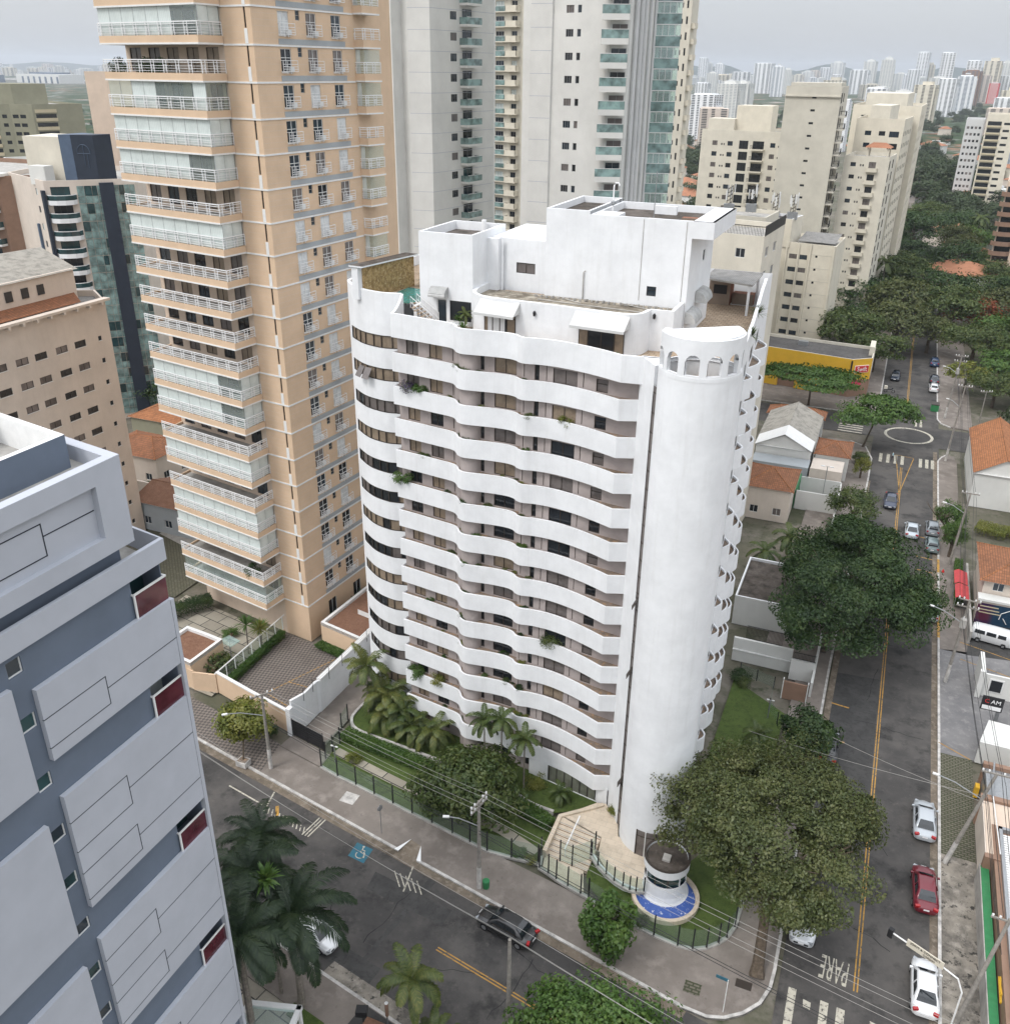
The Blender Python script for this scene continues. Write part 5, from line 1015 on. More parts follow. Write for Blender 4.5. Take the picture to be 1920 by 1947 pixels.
# cream block with phone masts behind the penthouse
cf = [(-34, 224.8), (-29.2, 224), (-24.4, 223.6), (-13.6, 221.8), (-12.8, 236), (-33, 240)]
t, pt = tower('apartment_block', 'lower cream block with framed bays and phone masts on its roof tower', 'building', cf, 25.2, 'cream2', {0: [(1.2, 1.8, 1.0, 1.0, 'k2', wn, 'window')], 1: [(1, 2, 1, 1, 'k2', wn, 'window')], 2: [(.7, 1.8, .9, 1.05, 'k2', wn, 'window'), (3.1, 1.7, .9, 1.05, 'k2', wn, 'window'), (6.6, .5, 1.6, .5, 'k1', ['dark'], 'small_window')]}, z0=.4, zmin=3, depth=.3)
b = MB()
for u in (0, 2.75, 5.4, 10.6): q = wpoint(cf[2], cf[3], u, 12.6); b.obox((q[0], q[1] - .2, q[2]), (.35, .5, 25.2), R(-9.5), 'cream2')
for k in range(8): b.obox((*wpoint(cf[2], cf[3], 8.0, 0)[:2], 2.6 + 2.9 * k), (5, .06, .12), R(-9.5), 'slabgrey')
b.build('bay_frames', t)
b = MB(); tw = [(-29.6, 224.2), (-24.0, 223.2), (-22.5, 231), (-28, 232)]
for i in range(4): wall(b, tw[i], tw[(i + 1) % 4], 24, 30.2, [], 'cream2')
parapet_roof(b, tw, 30.2, .6, .25); b.poly([(-22.3, 223.6, 25.6), (-14, 222.2, 25.6), (-13.4, 232, 26.4), (-21.5, 233, 26.4)], 'roofgrey'); b.build('roof_tower', t); pt.flush()
def mast(loc, label, seed):
    g = random.Random(seed); m = thing('phone_mast', label, 'antenna', loc, 'phone masts on the flat roofs'); b = MB(); b.obox((loc[0], loc[1], loc[2] + 1.0), (2.2, 1.4, 1.6), .2, 'metal')
    for dx, dy in ((-.5, -.3), (.5, -.3), (0, .5)): b.tube([(loc[0] + dx, loc[1] + dy, loc[2]), (loc[0] + dx, loc[1] + dy, loc[2] + 5.6)], .06, 'frame', 5)
    for i in range(6): z = loc[2] + .8 + .8 * i; b.tube([(loc[0] - .5, loc[1] - .3, z), (loc[0] + .5, loc[1] - .3, z + .7), (loc[0], loc[1] + .5, z + .1), (loc[0] - .5, loc[1] - .3, z)], .05, 'frame', 4)
    b.build('lattice', m)
    for i in range(5):
        a = g.uniform(0, 6.28); z = loc[2] + g.uniform(3.4, 5.2); q = MB(); q.obox((loc[0] + .9 * math.cos(a), loc[1] + .9 * math.sin(a), z), (.34, .16, 1.9), a + 1.57, 'white_trim'); q.tube([(loc[0], loc[1], z), (loc[0] + .9 * math.cos(a), loc[1] + .9 * math.sin(a), z)], .03, 'metal', 4); q.build('panel_antenna', m)
mast((-28.4, 225.5, 29.7), 'phone mast standing at the left corner of the cream roof tower', 1); mast((-24.4, 225, 29.7), 'phone mast standing at the right corner of the cream roof tower', 2)
# darker neighbours between the penthouse and the phone masts
nb = [(-24, 136), (-8.6, 133.5), (-7.4, 150), (-22, 152)]
t, pt = tower('apartment_block', 'cream block with a black roof railing directly behind the white building', 'building', [(-27, 118), (-15.4, 116.0), (-14.6, 128), (-25, 130)], 42.3, 'cream', {0: [(8.4, 1.2, .9, 1.1, 'w2', wn, 'window')], 1: [(1.5, 1.6, .9, 1.2, 'w2', wn, 'window'), (6, 1.6, .9, 1.2, 'w2', wn, 'window')]}, z0=1, zmin=8)
b = MB()
for i in range(28): q = wpoint((-20.6, 116.95), (-15.5, 116.1), i * .185, 42.3); b.box(q[0] - .02, q[0] + .02, q[1], q[1] + .04, 42.3, 43.4, 'black')
b.obox((-18, 116.5, 43.4), (5.2, .06, .08), R(-9.5), 'black'); b.obox((-15.0, 122, 42.9), (11.6, .05, 1.2), R(86), 'black'); b.build('roof_railing', t); pt.flush()
mast((-35.5, 206, 33), 'phone mast with white panels rising behind the white penthouse roof', 3); mast((-31.2, 208, 33), 'taller phone mast with white panels between the penthouse roof and the cream blocks', 4)
b_ = tower('apartment_block', 'dull cream block under two phone masts behind the penthouse', 'building', [(-40, 204), (-27, 202), (-26, 214), (-38, 216)], 33, 'cream', {0: [(2 + 3 * q, 1.5, .9, 1.1, 'k2', wn, 'window') for q in range(3)]}, z0=1, zmin=14)[1]; b_.flush()

# ================================================================ LEFT SIDE BLOCKS
lb = [(-92.8, 60), (-92.5, 88.1), (-98, 92), (-112, 84), (-112, 60)]
t, pt = tower('apartment_block', 'plain beige block with rows of wide dark slot windows and a grey sheet roof', 'building', lb, 33.0, 'beige', {0: [(u, 1.75, 1.35, .85, 'b2s', ['dark', 'curtaing'], 'window') for u in (1.4, 4.5, 7.5, 10.5, 13.5, 16.2, 19.3, 22.2)] + [(26.0, .55, 1.45, .6, 'b1s', ['dark'], 'small_window')]}, z0=.6, roof='roofgrey', nmax=10)
b = MB(); b.obox((-92.45, 74, 33.1), (29, 1.0, .3), R(90), 'beige'); b.poly([(-93.2, 60, 33.3), (-93.2, 85, 33.3), (-95.2, 86, 34.1), (-95.2, 60, 34.1)], 'tile'); b.prism([(-95.2, 60), (-95.2, 86.5), (-104, 92), (-111, 84), (-111, 60)], 33, 37.0, 'beige'); b.poly([(-94.9, 59, 36.9), (-94.9, 87, 36.9), (-104, 90, 38.4), (-104, 59, 38.4)], 'fibro'); b.poly([(-104, 59, 38.4), (-104, 90, 38.4), (-112, 84, 37), (-112, 59, 37)], 'fibro')
for y in (76, 78.3, 80.6): b.box(-95.25, -95.1, y, y + 1.0, 34.8, 36.0, 'dark')
for i in range(14): b.box(-92.6, -91.9, 61 + i * 2, 61.3 + i * 2, 32.6, 32.95, 'beige')
b.build('roof_storey', t); pt.flush()
# teal glass tower with curved white balconies
tp = [(-150, 126), (-133.5, 118.6), (-129.8, 121.9), (-128.2, 123.6), (-123.5, 128.6), (-135, 146), (-155, 140)]
t, pt = tower('office_tower', 'teal glass tower with curved white balconies and a dark blue slab', 'building', tp, 42.5, 'beige', {0: [(13.5, .9, 1.0, 1.1, 'g1', ['dark2', 'pale_blind'], 'window')], 1: [(.9, 3.0, .1, 2.5, 'k3', ['dark', 'tealdark'], 'balcony_door')]}, z0=1.2)
b = MB()
for k in range(14):
    z = 1.0 + 2.9 * k
    for (p, q) in ((tp[2], tp[3]), (tp[3], tp[4])):
        L = math.dist(p, q); n = max(2, int(L / .8))
        for i in range(n):
            a, c = wpoint(p, q, L * i / n + .03, 0), wpoint(p, q, L * (i + 1) / n - .03, 0)
            for z0_, z1_, m in ((z + .05, z + 1.2, 'teal'), (z + 1.25, z + 2.85, random.choice(['tealdark', 'teal', 'teal']))): b.poly([(a[0] + .07, a[1] - .07, z0_), (c[0] + .07, c[1] - .07, z0_), (c[0] + .07, c[1] - .07, z1_), (a[0] + .07, a[1] - .07, z1_)], m)
b.build('curtain_wall', t)
b = MB(); d = wrot(tp[3], tp[4]); b.obox((-126.4, 125.2, 21), (2.3, 1.0, 42), d, 'navy'); b.build('blue_pilaster', t)
b = MB(); b.obox((-133.6, 118.3, 20.5), (.9, .5, 41), wrot(tp[0], tp[1]), 'navy'); b.obox((-139, 120.9, 18), (.7, .4, 34), wrot(tp[0], tp[1]), 'navy2'); b.build('blue_strip', t)
bp = MB(); pa = [(.0, 0.0), (.5, -1.0), (1.6, -1.5), (3.0, -1.55), (4.2, -1.1), (4.7, 0)]; bp.thickwall(pa, 0, .75, .12, 'white'); bp.poly([(*p, .02) for p in pa[::-1]], 'white'); br_ = MB(); br_.thickwall(pa, .75, 1.5, .04, 'tealdark'); br_.thickwall(pa, 1.5, 1.6, .08, 'white')
stack(pt, 'balcony', (bp.mesh('curved_balcony'), [('railing', br_.mesh('glass_railing'))]), tp[1], tp[2], .1, [1.0 + 2.9 * k for k in range(1, 14)]); pt.flush()
b = MB(); b.prism([(-140.5, 122.4), (-133.7, 123.7), (-133.7, 131), (-142, 130)], 41.6, 49.0, 'cream'); b.prism([(-133.65, 123.6), (-131.6, 124.2), (-130, 128), (-133.6, 129)], 41.6, 49.4, 'navy2'); b.prism([(-131.58, 124.2), (-127.8, 125.3), (-127.5, 129), (-129.9, 128.1)], 40, 49.4, 'navy'); b.box(-138, -134.5, 120.2, 122.2, 41.6, 44.6, 'white_far')
b.build('rooftop_slab', t); b = MB(); e = (.96, .278)
EP = lambda u, z: (-129.7 + e[0] * u + .02, 124.72 + e[1] * u - .06, z)
for th in range(-10, 190, 20): a0, a1 = R(th), R(th + 20); b.tube([EP(1.15 * math.cos(a0), 46.6 + 1.3 * math.sin(a0)), EP(1.15 * math.cos(a1), 46.6 + 1.3 * math.sin(a1))], .05, 'navy2', 4)
b.tube([EP(-1.1, 46.5), EP(1.1, 46.5)], .05, 'navy2', 4); b.tube([EP(0, 47.9), EP(0, 44.6)], .05, 'navy2', 4); b.tube([EP(.6, 46.4), EP(.6, 44.2)], .04, 'navy2', 4); b.build('umbrella_emblem', t)
# olive block and the rest of the far left
ol = [(-335, 240), (-304, 262), (-296, 264.5), (-288, 280), (-330, 300)]
t, pt = tower('apartment_block', 'olive block with dark ribbon windows and a sloping stair roof, far left', 'building', ol, 47, 'olive', {0: [(24, 9, .6, 1.5, 'k4', ['dark'], 'window'), (35.0, 1.6, .7, 1.2, 'k2', ['dark'], 'small_window')], 1: [(.6, 2.2, .7, 1.2, 'k2', ['dark'], 'small_window'), (3.4, 2.2, .7, 1.2, 'k2', ['dark'], 'small_window')], 2: [(1, 7, .6, 1.5, 'k3', ['dark'], 'window')]}, z0=1, zmin=14)
b = MB()
for k in range(5, 16): b.obox((*wpoint(ol[0], ol[1], 28.5, 0)[:2], 1.2 + 2.9 * k), (9.4, .5, 1.1), wrot(ol[0], ol[1]), 'tan'); b.obox((*wpoint(ol[2], ol[3], 4.5, 0)[:2], 1.2 + 2.9 * k), (7.4, .5, 1.1), wrot(ol[2], ol[3]), 'tan')
b.build('sill_bands', t); b = MB(); b.prism([(-322, 258), (-306, 266), (-300, 276), (-320, 280)], 46, 53.5, 'olive'); b.box(-330, -318, 262, 276, 46, 51, 'olive'); b.build('roof_room', t); pt.flush()
t, pt = tower('apartment_block', 'brown edged block with dark teal windows cut by the left edge', 'building', [(-190, 120), (-150, 123.4), (-146.5, 128), (-150, 150), (-190, 150)], 42.0, 'brownb', {0: [(33.5, 4.5, .3, 2.0, 'k3', ['tealdark', 'teal', 'dark2'], 'window'), (27, 5, .3, 2.0, 'k3', ['tealdark', 'dark2'], 'window')]}, z0=1, zmin=10)
b = MB(); b.obox((-170, 122.2, 42.2), (42, 3, .5), wrot((-190, 120), (-150, 123.4)), 'white_far'); b.build('white_brow', t); stack(pt, 'balcony', balc_proto(7, 1.4, .4, 'grey_far', 'glass', 'tealdark'), (-190, 120), (-150, 123.4), 32.6, [1 + 2.9 * k for k in range(4, 14)]); pt.flush()
t, pt = tower('apartment_block', 'low white block with a ribbed brown roof beside the olive block', 'building', [(-205, 172), (-184, 158), (-172, 168), (-195, 190)], 39.5, 'white_far', {0: [(10 + 3 * q, 1.2, .8, 1.2, 'k2', wn, 'window') for q in range(5)], 1: [(1.5 + 3.4 * q, 1.4, .8, 1.2, 'k2', wn, 'window') for q in range(4)]}, z0=1, zmin=10, roof='fibro'); pt.flush()
t, pt = tower('apartment_block', 'white block with red and white stripes beside the dark blue slab', 'building', [(-176, 172), (-169, 168), (-163, 176), (-171, 182)], 44, 'white_far', {}, z0=1)
b = MB()
for k in range(6): b.obox((-168.5, 168.1, 30 + k * 2.3), (.9, .8, 1.1), R(-30), 'redsign')
b.build('striped_chimney', t)

t, pt = tower('apartment_tower', 'tall blank pale peach slab half hidden behind the peach tower balconies', 'building', [(-167, 164.5), (-163.2, 166.4), (-155, 172), (-158, 180), (-168, 178)], 58.7, 'peach_pale', {}, z0=1)
t, pt = tower('apartment_block', 'low white block with a pale flat roof below the blank peach slab', 'building', [(-152, 147), (-146.5, 150.5), (-138, 158), (-144, 166), (-156, 160)], 40.5, 'white_far', {}, z0=1)

# ================================================================ HOUSES AND SHOPS
def house(name, label, x0, x1, y0, y1, h, wallm, roofm, kind='hip', rise=1.4, eave=.45, ridge='x', wins=True, cat='house', group=None, sides=None):
    t = thing(name, label, cat, ((x0 + x1) / 2, (y0 + y1) / 2, 0), group); b = MB(); pt = Parts(t); P = [(x0, y0), (x1, y0), (x1, y1), (x0, y1)]
    for i in range(4):
        L = math.dist(P[i], P[(i + 1) % 4]); ws = []
        if wins and i < 2:
            n = max(1, int(L / 3.2)); ws = [(L * (q + .5) / n - .6, 1.2, z, 1.15, 'w2', ['dark', 'dark2', 'curtaing']) for q in range(n) for z in ([1.0, 3.9] if h > 5 else [1.0])]
            ws = [w_ for w_ in ws if w_[2] + w_[3] < h - .2]
        face(b, pt, P[i], P[(i + 1) % 4], 0, h, ws, wallm, .15)
    b.build('wall', t); r_ = MB(); a0, a1, c0, c1 = x0 - eave, x1 + eave, y0 - eave, y1 + eave; z = h; zr = h + rise
    if kind == 'hip':
        if ridge == 'x': d = (c1 - c0) / 2; e, f = ((a0 + min(d, (a1 - a0) / 2), (c0 + c1) / 2, zr), (a1 - min(d, (a1 - a0) / 2), (c0 + c1) / 2, zr))
        else: d = (a1 - a0) / 2; e, f = (((a0 + a1) / 2, c0 + min(d, (c1 - c0) / 2), zr), ((a0 + a1) / 2, c1 - min(d, (c1 - c0) / 2), zr))
        A, B_, C_, D = (a0, c0, z), (a1, c0, z), (a1, c1, z), (a0, c1, z)
        if ridge == 'x': fs = [[A, B_, f, e], [B_, C_, f], [C_, D, e, f], [D, A, e]]
        else: fs = [[A, B_, e], [B_, C_, f, e], [C_, D, f], [D, A, e, f]]
        for q in fs: r_.poly(q, roofm)
        for p, q in ((A, e), (B_, f if ridge == 'x' else e), (C_, f), (D, e if ridge == 'x' else f), (e, f)): r_.tube([p, q], .09, 'tile2' if 'tile' in roofm else 'conc', 5)
    elif kind == 'gable':
        A, B_, C_, D = (a0, c0, z), (a1, c0, z), (a1, c1, z), (a0, c1, z)
        if ridge == 'y': e, f = ((a0 + a1) / 2, c0, zr), ((a0 + a1) / 2, c1, zr); r_.poly([A, e, f, D], roofm); r_.poly([e, B_, C_, f], roofm); r_.poly([(x0, y0 - .01, h), (x1, y0 - .01, h), ((x0 + x1) / 2, y0 - .01, zr - .1)], wallm); r_.poly([(x1, y1, h), (x0, y1, h), ((x0 + x1) / 2, y1, zr - .1)], wallm)
        else: e, f = (a0, (c0 + c1) / 2, zr), (a1, (c0 + c1) / 2, zr); r_.poly([A, B_, f, e], roofm); r_.poly([e, f, C_, D], roofm); r_.poly([(x1, y0, h), (x1, y1, h), (x1, (y0 + y1) / 2, zr - .1)], wallm); r_.poly([(x0, y1, h), (x0, y0, h), (x0, (y0 + y1) / 2, zr - .1)], wallm)
        r_.tube([e, f], .1, roofm, 5)
    elif kind == 'flat': b2 = r_; b2.trim = wallm; parapet_roof(b2, P, h + .25, .4, .22, roofm); [wall(b2, P[i], P[(i + 1) % 4], h, h + .25, [], wallm) for i in range(4)]
    r_.poly([(a0, c0, z - .03), (a0, c1, z - .03), (a1, c1, z - .03), (a1, c0, z - .03)], 'white_trim') if kind != 'flat' else None
    r_.build('roof', t); pt.flush(); return t
# right side of the side street
house('house', 'long house with bright terracotta roof and a blank white gable wall by the roundabout', 16.2, 24, 146, 166.5, 5.6, 'white_far', 'tile2', 'gable', 2.6, .35, 'y', wins=False)
t = house('house', 'house with a terracotta hipped roof above a painted mural wall and a parked van', 16.2, 26, 111.2, 120.8, 5.3, 'beige', 'tile', 'hip', 2.2, .6, 'x')
b = MB(); b.box(15.9, 27, 109.6, 111.1, 0, 3.2, 'beige', skip='b'); b.box(15.8, 27, 109.4, 111.0, 3.2, 3.5, 'white_far'); b.build('shop_front', t); b = MB(); b.poly([(15.95, 109.55, .15), (27, 109.55, .15), (27, 109.55, 2.9), (15.95, 109.55, 2.9)], 'mural')
for i, z in enumerate((2.45, 2.0, 1.6)): b.box(16.2, 18.2 + .15 * i, 109.5, 109.54, z, z + .12, M['tan'])
for p, q in (((18.6, 1.9), (19.6, 2.6)), ((19.6, 2.6), (20.6, .9)), ((18.6, 1.9), (18.5, 1.1)), ((18.9, 1.3), (19.4, .6))): b.tube([(p[0], 109.5, p[1]), (q[0], 109.5, q[1])], .05, 'white_trim', 4)
b.build('painted_mural', t)
b = MB(); b.box(15.1, 15.35, 104, 122, .1, 1.8, 'conc'); single('boundary_wall', b, 'low grey garden wall in front of the house above the mural', 'wall')
def tent(x0, x1, y0, y1, label):
    t = thing('canopy_tent', label, 'canopy', ((x0 + x1) / 2, (y0 + y1) / 2, .13), 'red canopies on the pavement'); b = MB(); xm = x0 + (x1 - x0) * .3
    b.poly([(x0, y0, 2.4), (xm, y0, 2.7), (xm, y1, 2.7), (x0, y1, 2.4)], 'red'); b.poly([(xm, y0, 2.7), (x1, y0, 2.4), (x1, y1, 2.4), (xm, y1, 2.7)], 'red'); b.build('canopy', t); b = MB()
    for x in (x0 + .05, x1 - .05):
        for y in (y0 + .05, y1 - .05): b.tube([(x, y, .13), (x, y, 2.42)], .03, 'metal', 5)
    b.build('frame', t)
tent(13.45, 15.0, 114.3, 117.9, 'red canvas canopy, the farther of the two on the pavement'); tent(13.5, 15.05, 110.5, 114.1, 'red canvas canopy, nearer the mural, of the two on the pavement')
t = thing('boundary_wall', 'white forecourt wall with a dark square hatch beside the black shop sign', 'wall', (17.5, 94, .13)); b = MB(); b.box(15.7, 16.1, 93.6, 97.8, .13, 3.1, 'white_far'); b.box(16.1, 22, 93.7, 93.95, .13, 2.9, 'white_far'); b.box(15.5, 16.0, 93.2, 93.7, .13, 3.4, 'white_far'); b.build('wall', t)
b = MB(); b.box(16.6, 18.0, 93.6, 93.69, .9, 2.5, 'white_trim'); b.build('hatch_frame', t); b = MB(); b.box(16.75, 17.85, 93.57, 93.598, 1.0, 2.35, 'dark'); b.build('hatch', t)
t = thing('shop_sign', 'black shop sign on a grey post with a white strip under its letters', 'sign', (16.9, 87.2, .13)); b = MB(); b.box(16.75, 17.1, 87.1, 87.35, .13, 3.0, 'metal'); b.build('post', t); b = MB(); b.box(15.25, 17.2, 87.0, 87.12, 2.9, 4.5, 'black'); b.build('board', t); b = MB(); b.box(15.37, 17.08, 86.985, 86.998, 3.0, 3.45, 'whitesign'); b.build('white_strip', t)
add_text('C', .62, 'redsign', t, (15.72, 86.98, 3.95), (R(90), 0, 0)); add_text('AM', .62, 'whitesign', t, (16.52, 86.98, 3.95), (R(90), 0, 0))
t = thing('boundary_wall', 'long white wall sheltering the grey yard below the black shop sign', 'wall', (18, 84, .13)); b = MB(); b.box(15.2, 26, 81.8, 82.05, .13, 2.6, 'white_far'); b.prism([(15.2, 82.1), (16.1, 85.8), (26, 85), (26, 82.1)], 2.4, 2.6, 'white_far'); b.build('wall', t)
b = MB(); b.box(15.4, 22, 73.4, 77.6, .1, 2.9, 'metal'); b.box(15.2, 22, 77.6, 78.1, .1, 3.3, 'brownb'); b.tube([(15.7, 73.2, 3.3), (16.0, 77.8, 3.6)], .09, 'metal', 5); single('shed', b, 'grey roofed shed between the white wall and the flat beige roof', 'shed')
b = MB(); b.box(14.95, 19, 66.2, 72.9, .1, 2.9, 'beige'); b.box(14.8, 19.1, 72.9, 73.5, .1, 3.2, 'brownb'); b.box(14.85, 19, 65.7, 66.2, .1, 3.1, 'brownb'); b.box(15.05, 18.4, 66.4, 72.7, 2.9, 2.97, 'peach_pale'); b.tube([(15.9, 66, 3.5), (15.7, 73, 3.5)], .05, 'white_trim', 5); single('shed', b, 'flat beige roof edged in brown beside the stained pavement', 'shed')
t = thing('shop_building', 'brown shop with grey steel beams and a slatted roof, cut by the right edge', 'building', (18, 58, 0)); b = MB(); b.box(15.55, 24, 46, 70, 0, 3.0, 'brownb'); b.build('wall', t); b = MB()
for i in range(42): b.box(16.3, 23, 57.5 + i * .27, 57.66 + i * .27, 3.15, 3.25, 'white_trim')
b.build('slats', t); b = MB(); b.box(16.0, 16.25, 50.5, 69.5, 3.0, 3.4, 'metal'); b.box(16.0, 23, 69.2, 69.5, 3.0, 3.4, 'metal'); b.box(16.25, 23, 51, 56.5, 3.05, 3.2, 'fibro'); b.box(16.25, 23, 50.5, 50.8, 3.0, 3.4, 'metal'); b.build('beams', t)
b = MB(); b.tube([(15.56, 52.6, 2.2), (15.5, 54.6, 2.5), (15.5, 53.0, 2.5)], .13, M['yellow'], 6); b.build('yellow_emblem', t)
b = MB(); b.box(14.75, 15.4, 47, 65.9, .1, 1.9, 'green'); b.box(14.68, 14.75, 46, 66, .1, 2.0, 'conc'); single('boundary_wall', b, 'green painted strip and low wall along the pavement at the right edge', 'wall')
b = MB(); b.box(14.9, 15.25, 76.5, 77.2, .13, 1.3, 'yellow'); single('bin', b, 'small yellow box at the edge of the stained pavement', 'box')
# left side of the side street, beyond the big tree
t = house('warehouse', 'long shed with a pale fibre cement gable roof and white end wall', -16.4, -7.8, 145.5, 163, 5.2, 'white_far', 'fibro', 'gable', 2.2, .3, 'y', wins=False, cat='shed'); b = MB(); b.poly([(-16.6, 145.1, 5.25), (-12.1, 145.1, 7.55), (-12.1, 150, 7.55), (-16.6, 150, 5.25)], 'white_trim'); b.poly([(-12.1, 145.1, 7.55), (-7.6, 145.1, 5.25), (-7.6, 150, 5.25), (-12.1, 150, 7.55)], 'white_trim'); b.build('white_sheets', t)
b = MB(); b.box(-16.4, -7.6, 141.6, 145.2, 0, 3.8, M['slate_band']); b.build('blue_annex', t)
house('house', 'narrow house with a weathered terracotta roof behind the pale shed', -17, -7.6, 163.6, 167.6, 4.6, 'white_far', 'tile', 'hip', 1.2, .4, 'x')
house('house', 'small house with a terracotta roof sloping to a cracked beige slab', -7.1, -2.0, 147.6, 155, 4.2, 'white_far', 'tile', 'hip', 1.2, .3, 'x')
b = MB(); b.box(-7.3, -2.5, 141.4, 147.2, 0, 3.6, 'beige'); b.box(-7.3, -2.5, 141.4, 141.6, 3.6, 4.0, 'beige'); single('annex', b, 'flat beige annex beside the small terracotta house', 'building')
house('house', 'house with a hipped terracotta roof in front of the pale shed', -15.2, -8.6, 128.0, 136.6, 5.2, 'beige', 'tile', 'hip', 1.6, .4, 'x')
b = MB(); b.box(-8.5, -8.3, 134, 141, 0, 3, 'green'); b.box(-8.4, -2.3, 140.8, 141.0, 0, 2.6, 'white_far'); b.box(-8.4, -2.2, 134.0, 134.2, 0, 3.0, 'white_far'); b.box(-2.4, -2.2, 118, 141, 0, 2.4, 'white_far'); single('boundary_wall', b, 'pale walls round the empty court beside the hipped house', 'wall')
def lamp_pair(x, y, h, label):
    t = thing('lamp_post', label, 'lamp post', (x, y, 0)); b = MB(); b.tube([(x, y, 0), (x, y, h)], .06, 'metal', 6); b.tube([(x - .5 * (1 if h > 4 else .4), y, h), (x + .5 * (1 if h > 4 else .4), y, h)], .03, 'metal', 5); b.build('pole', t)
    k_ = 1 if h > 4 else .4
    for d in (-.65, .65): b = MB(); b.obox((x + d * k_, y, h), (.6 * k_, .25 * k_, .1), 0, 'white_trim'); b.build('lamp_head', t)
lamp_pair(-4.6, 137.5, 6.2, 'twin headed court lamp beside the flat beige annex')
# yellow shop
t = thing('shop_building', 'bright yellow shop with a red sign under a dark flat roof', 'shop', (-12, 200, 0)); b = MB(); sp = [(-42, 199.2), (-5.2, 193.2), (-1.6, 196.0), (-1.5, 205), (-40, 209)]
for i in range(5): wall(b, sp[i], sp[(i + 1) % 5], 0, 3.6, [], 'brownb')
b.build('wall', t); b = MB()
for i in range(5): wall(b, sp[i], sp[(i + 1) % 5], 3.6, 8.0, [], 'yellow' if i in (0, 1) else 'cream')
b.build('fascia', t); b = MB(); b.trim = 'cream'; parapet_roof(b, sp, 8.0, .6, .25, 'roofdark'); b.box(-2.6, -1.6, 200, 205.5, 7.4, 9.2, 'cream'); b.box(-17, -15, 202, 203.2, 7.4, 8.3, 'metal'); b.build('roof', t)
b = MB(); rz = wrot(sp[1], sp[2]); c = (-3.36, 194.55, 5.9); b.obox(c, (3.2, .12, 1.5), rz, 'whitesign', ); sg = b.build('sign_board', t); b = MB(); b.obox((c[0] + .06, c[1] - .08, c[2]), (3.0, .1, 1.3), rz, 'redsign'); b.build('red_panel', sg); add_text('Swift', 1.35, 'whitesign', t, (c[0] + .12, c[1] - .15, c[2] - .02), (R(90), 0, rz), 'sign_lettering', .85)
b = MB(); b.obox((-5.3, 193.05, 5.6), (.2, .3, 4.2), rz, 'black'); b.build('downpipe', t); b = MB()
for x in (-36, -22, -13.5): b.obox((x, 199.2 - (x + 42) * .163 - .3, 1.8), (5, .5, 3.2), wrot(sp[0], sp[1]), 'dark' if x < -30 else 'yellow')
b.build('openings', t)
b = MB(); b.poly([(-12.6, 193.9, 3.0), (-3, 192.3, 3.0), (-3, 193.6, 3.7), (-12.6, 195.0, 3.7)], 'magenta'); b.build('awning', t)
# beside the white building: service yard and street gate
t = thing('service_block', 'low white service building with a stained flat roof behind the round tower', 'building', (-6, 104, 0)); b = MB(); q = [(-11, 97.5), (-3.6, 97.5), (-3.6, 108), (-11, 108)]
for i in range(4): wall(b, q[i], q[(i + 1) % 4], 0, 3.9, [], 'white_far')
b.trim = 'white_far'; parapet_roof(b, q, 3.9, .35, .2, 'darkroof'); b.build('wall', t)
b = MB(); b.box(-9.6, -3.2, 89.8, 90.1, 0, 3.0, 'white_far'); b.box(-3.2, -.6, 88.6, 88.9, 0, 2.6, 'white_far'); b.box(-.8, -.55, 86, 97, 0, 1.9, 'white_far'); b.box(-9.6, -3.2, 89.6, 89.8, 1.5, 1.6, 'white_trim'); single('boundary_wall', b, 'white wall closing the garden behind the round tower', 'wall')
b = MB(); b.box(-3.4, -1.0, 84.8, 85.0, 0, 2.2, 'brownb'); b.box(-3.5, -3.4, 84.7, 85.1, 0, 2.5, 'white_far'); b.box(-1.0, -.9, 84.7, 85.1, 0, 2.5, 'white_far'); single('gate', b, 'dark brown side gate in a white frame', 'gate')
b = MB(); b.sheet([(-3.2, 86), (-.8, 86), (-.8, 97), (-3.4, 97)], .04, 'darkroof'); struct('paved_yard', b)
def bars(path, h, z, label, step=.14, name='railing', cat='railing'):
    t = thing(name, label, cat, (*path[0], z)); b = MB()
    for a, c in zip(path[:-1], path[1:]):
        L = math.dist(a, c); n = int(L / step)
        for i in range(n + 1): q = wpoint(a, c, L * i / n, z); b.box(q[0] - .015, q[0] + .015, q[1] - .015, q[1] + .015, z, z + h, 'black')
    b.build('bars', t); b = MB()
    for a, c in zip(path[:-1], path[1:]):
        for zz in (z + .15, z + h - .12): b.obox(((a[0] + c[0]) / 2, (a[1] + c[1]) / 2, zz), (math.dist(a, c), .05, .05), wrot(a, c), 'black')
    b.build('rails', t); return t
bars([(-8.6, 92.8), (-4.6, 92.8)], 1.9, 1.2, 'black bar railing below the stained service roof'); bars([(-3.0, 88.75), (-.7, 88.75)], 1.0, 2.6, 'spiked black railing on the white wall near the side gate')

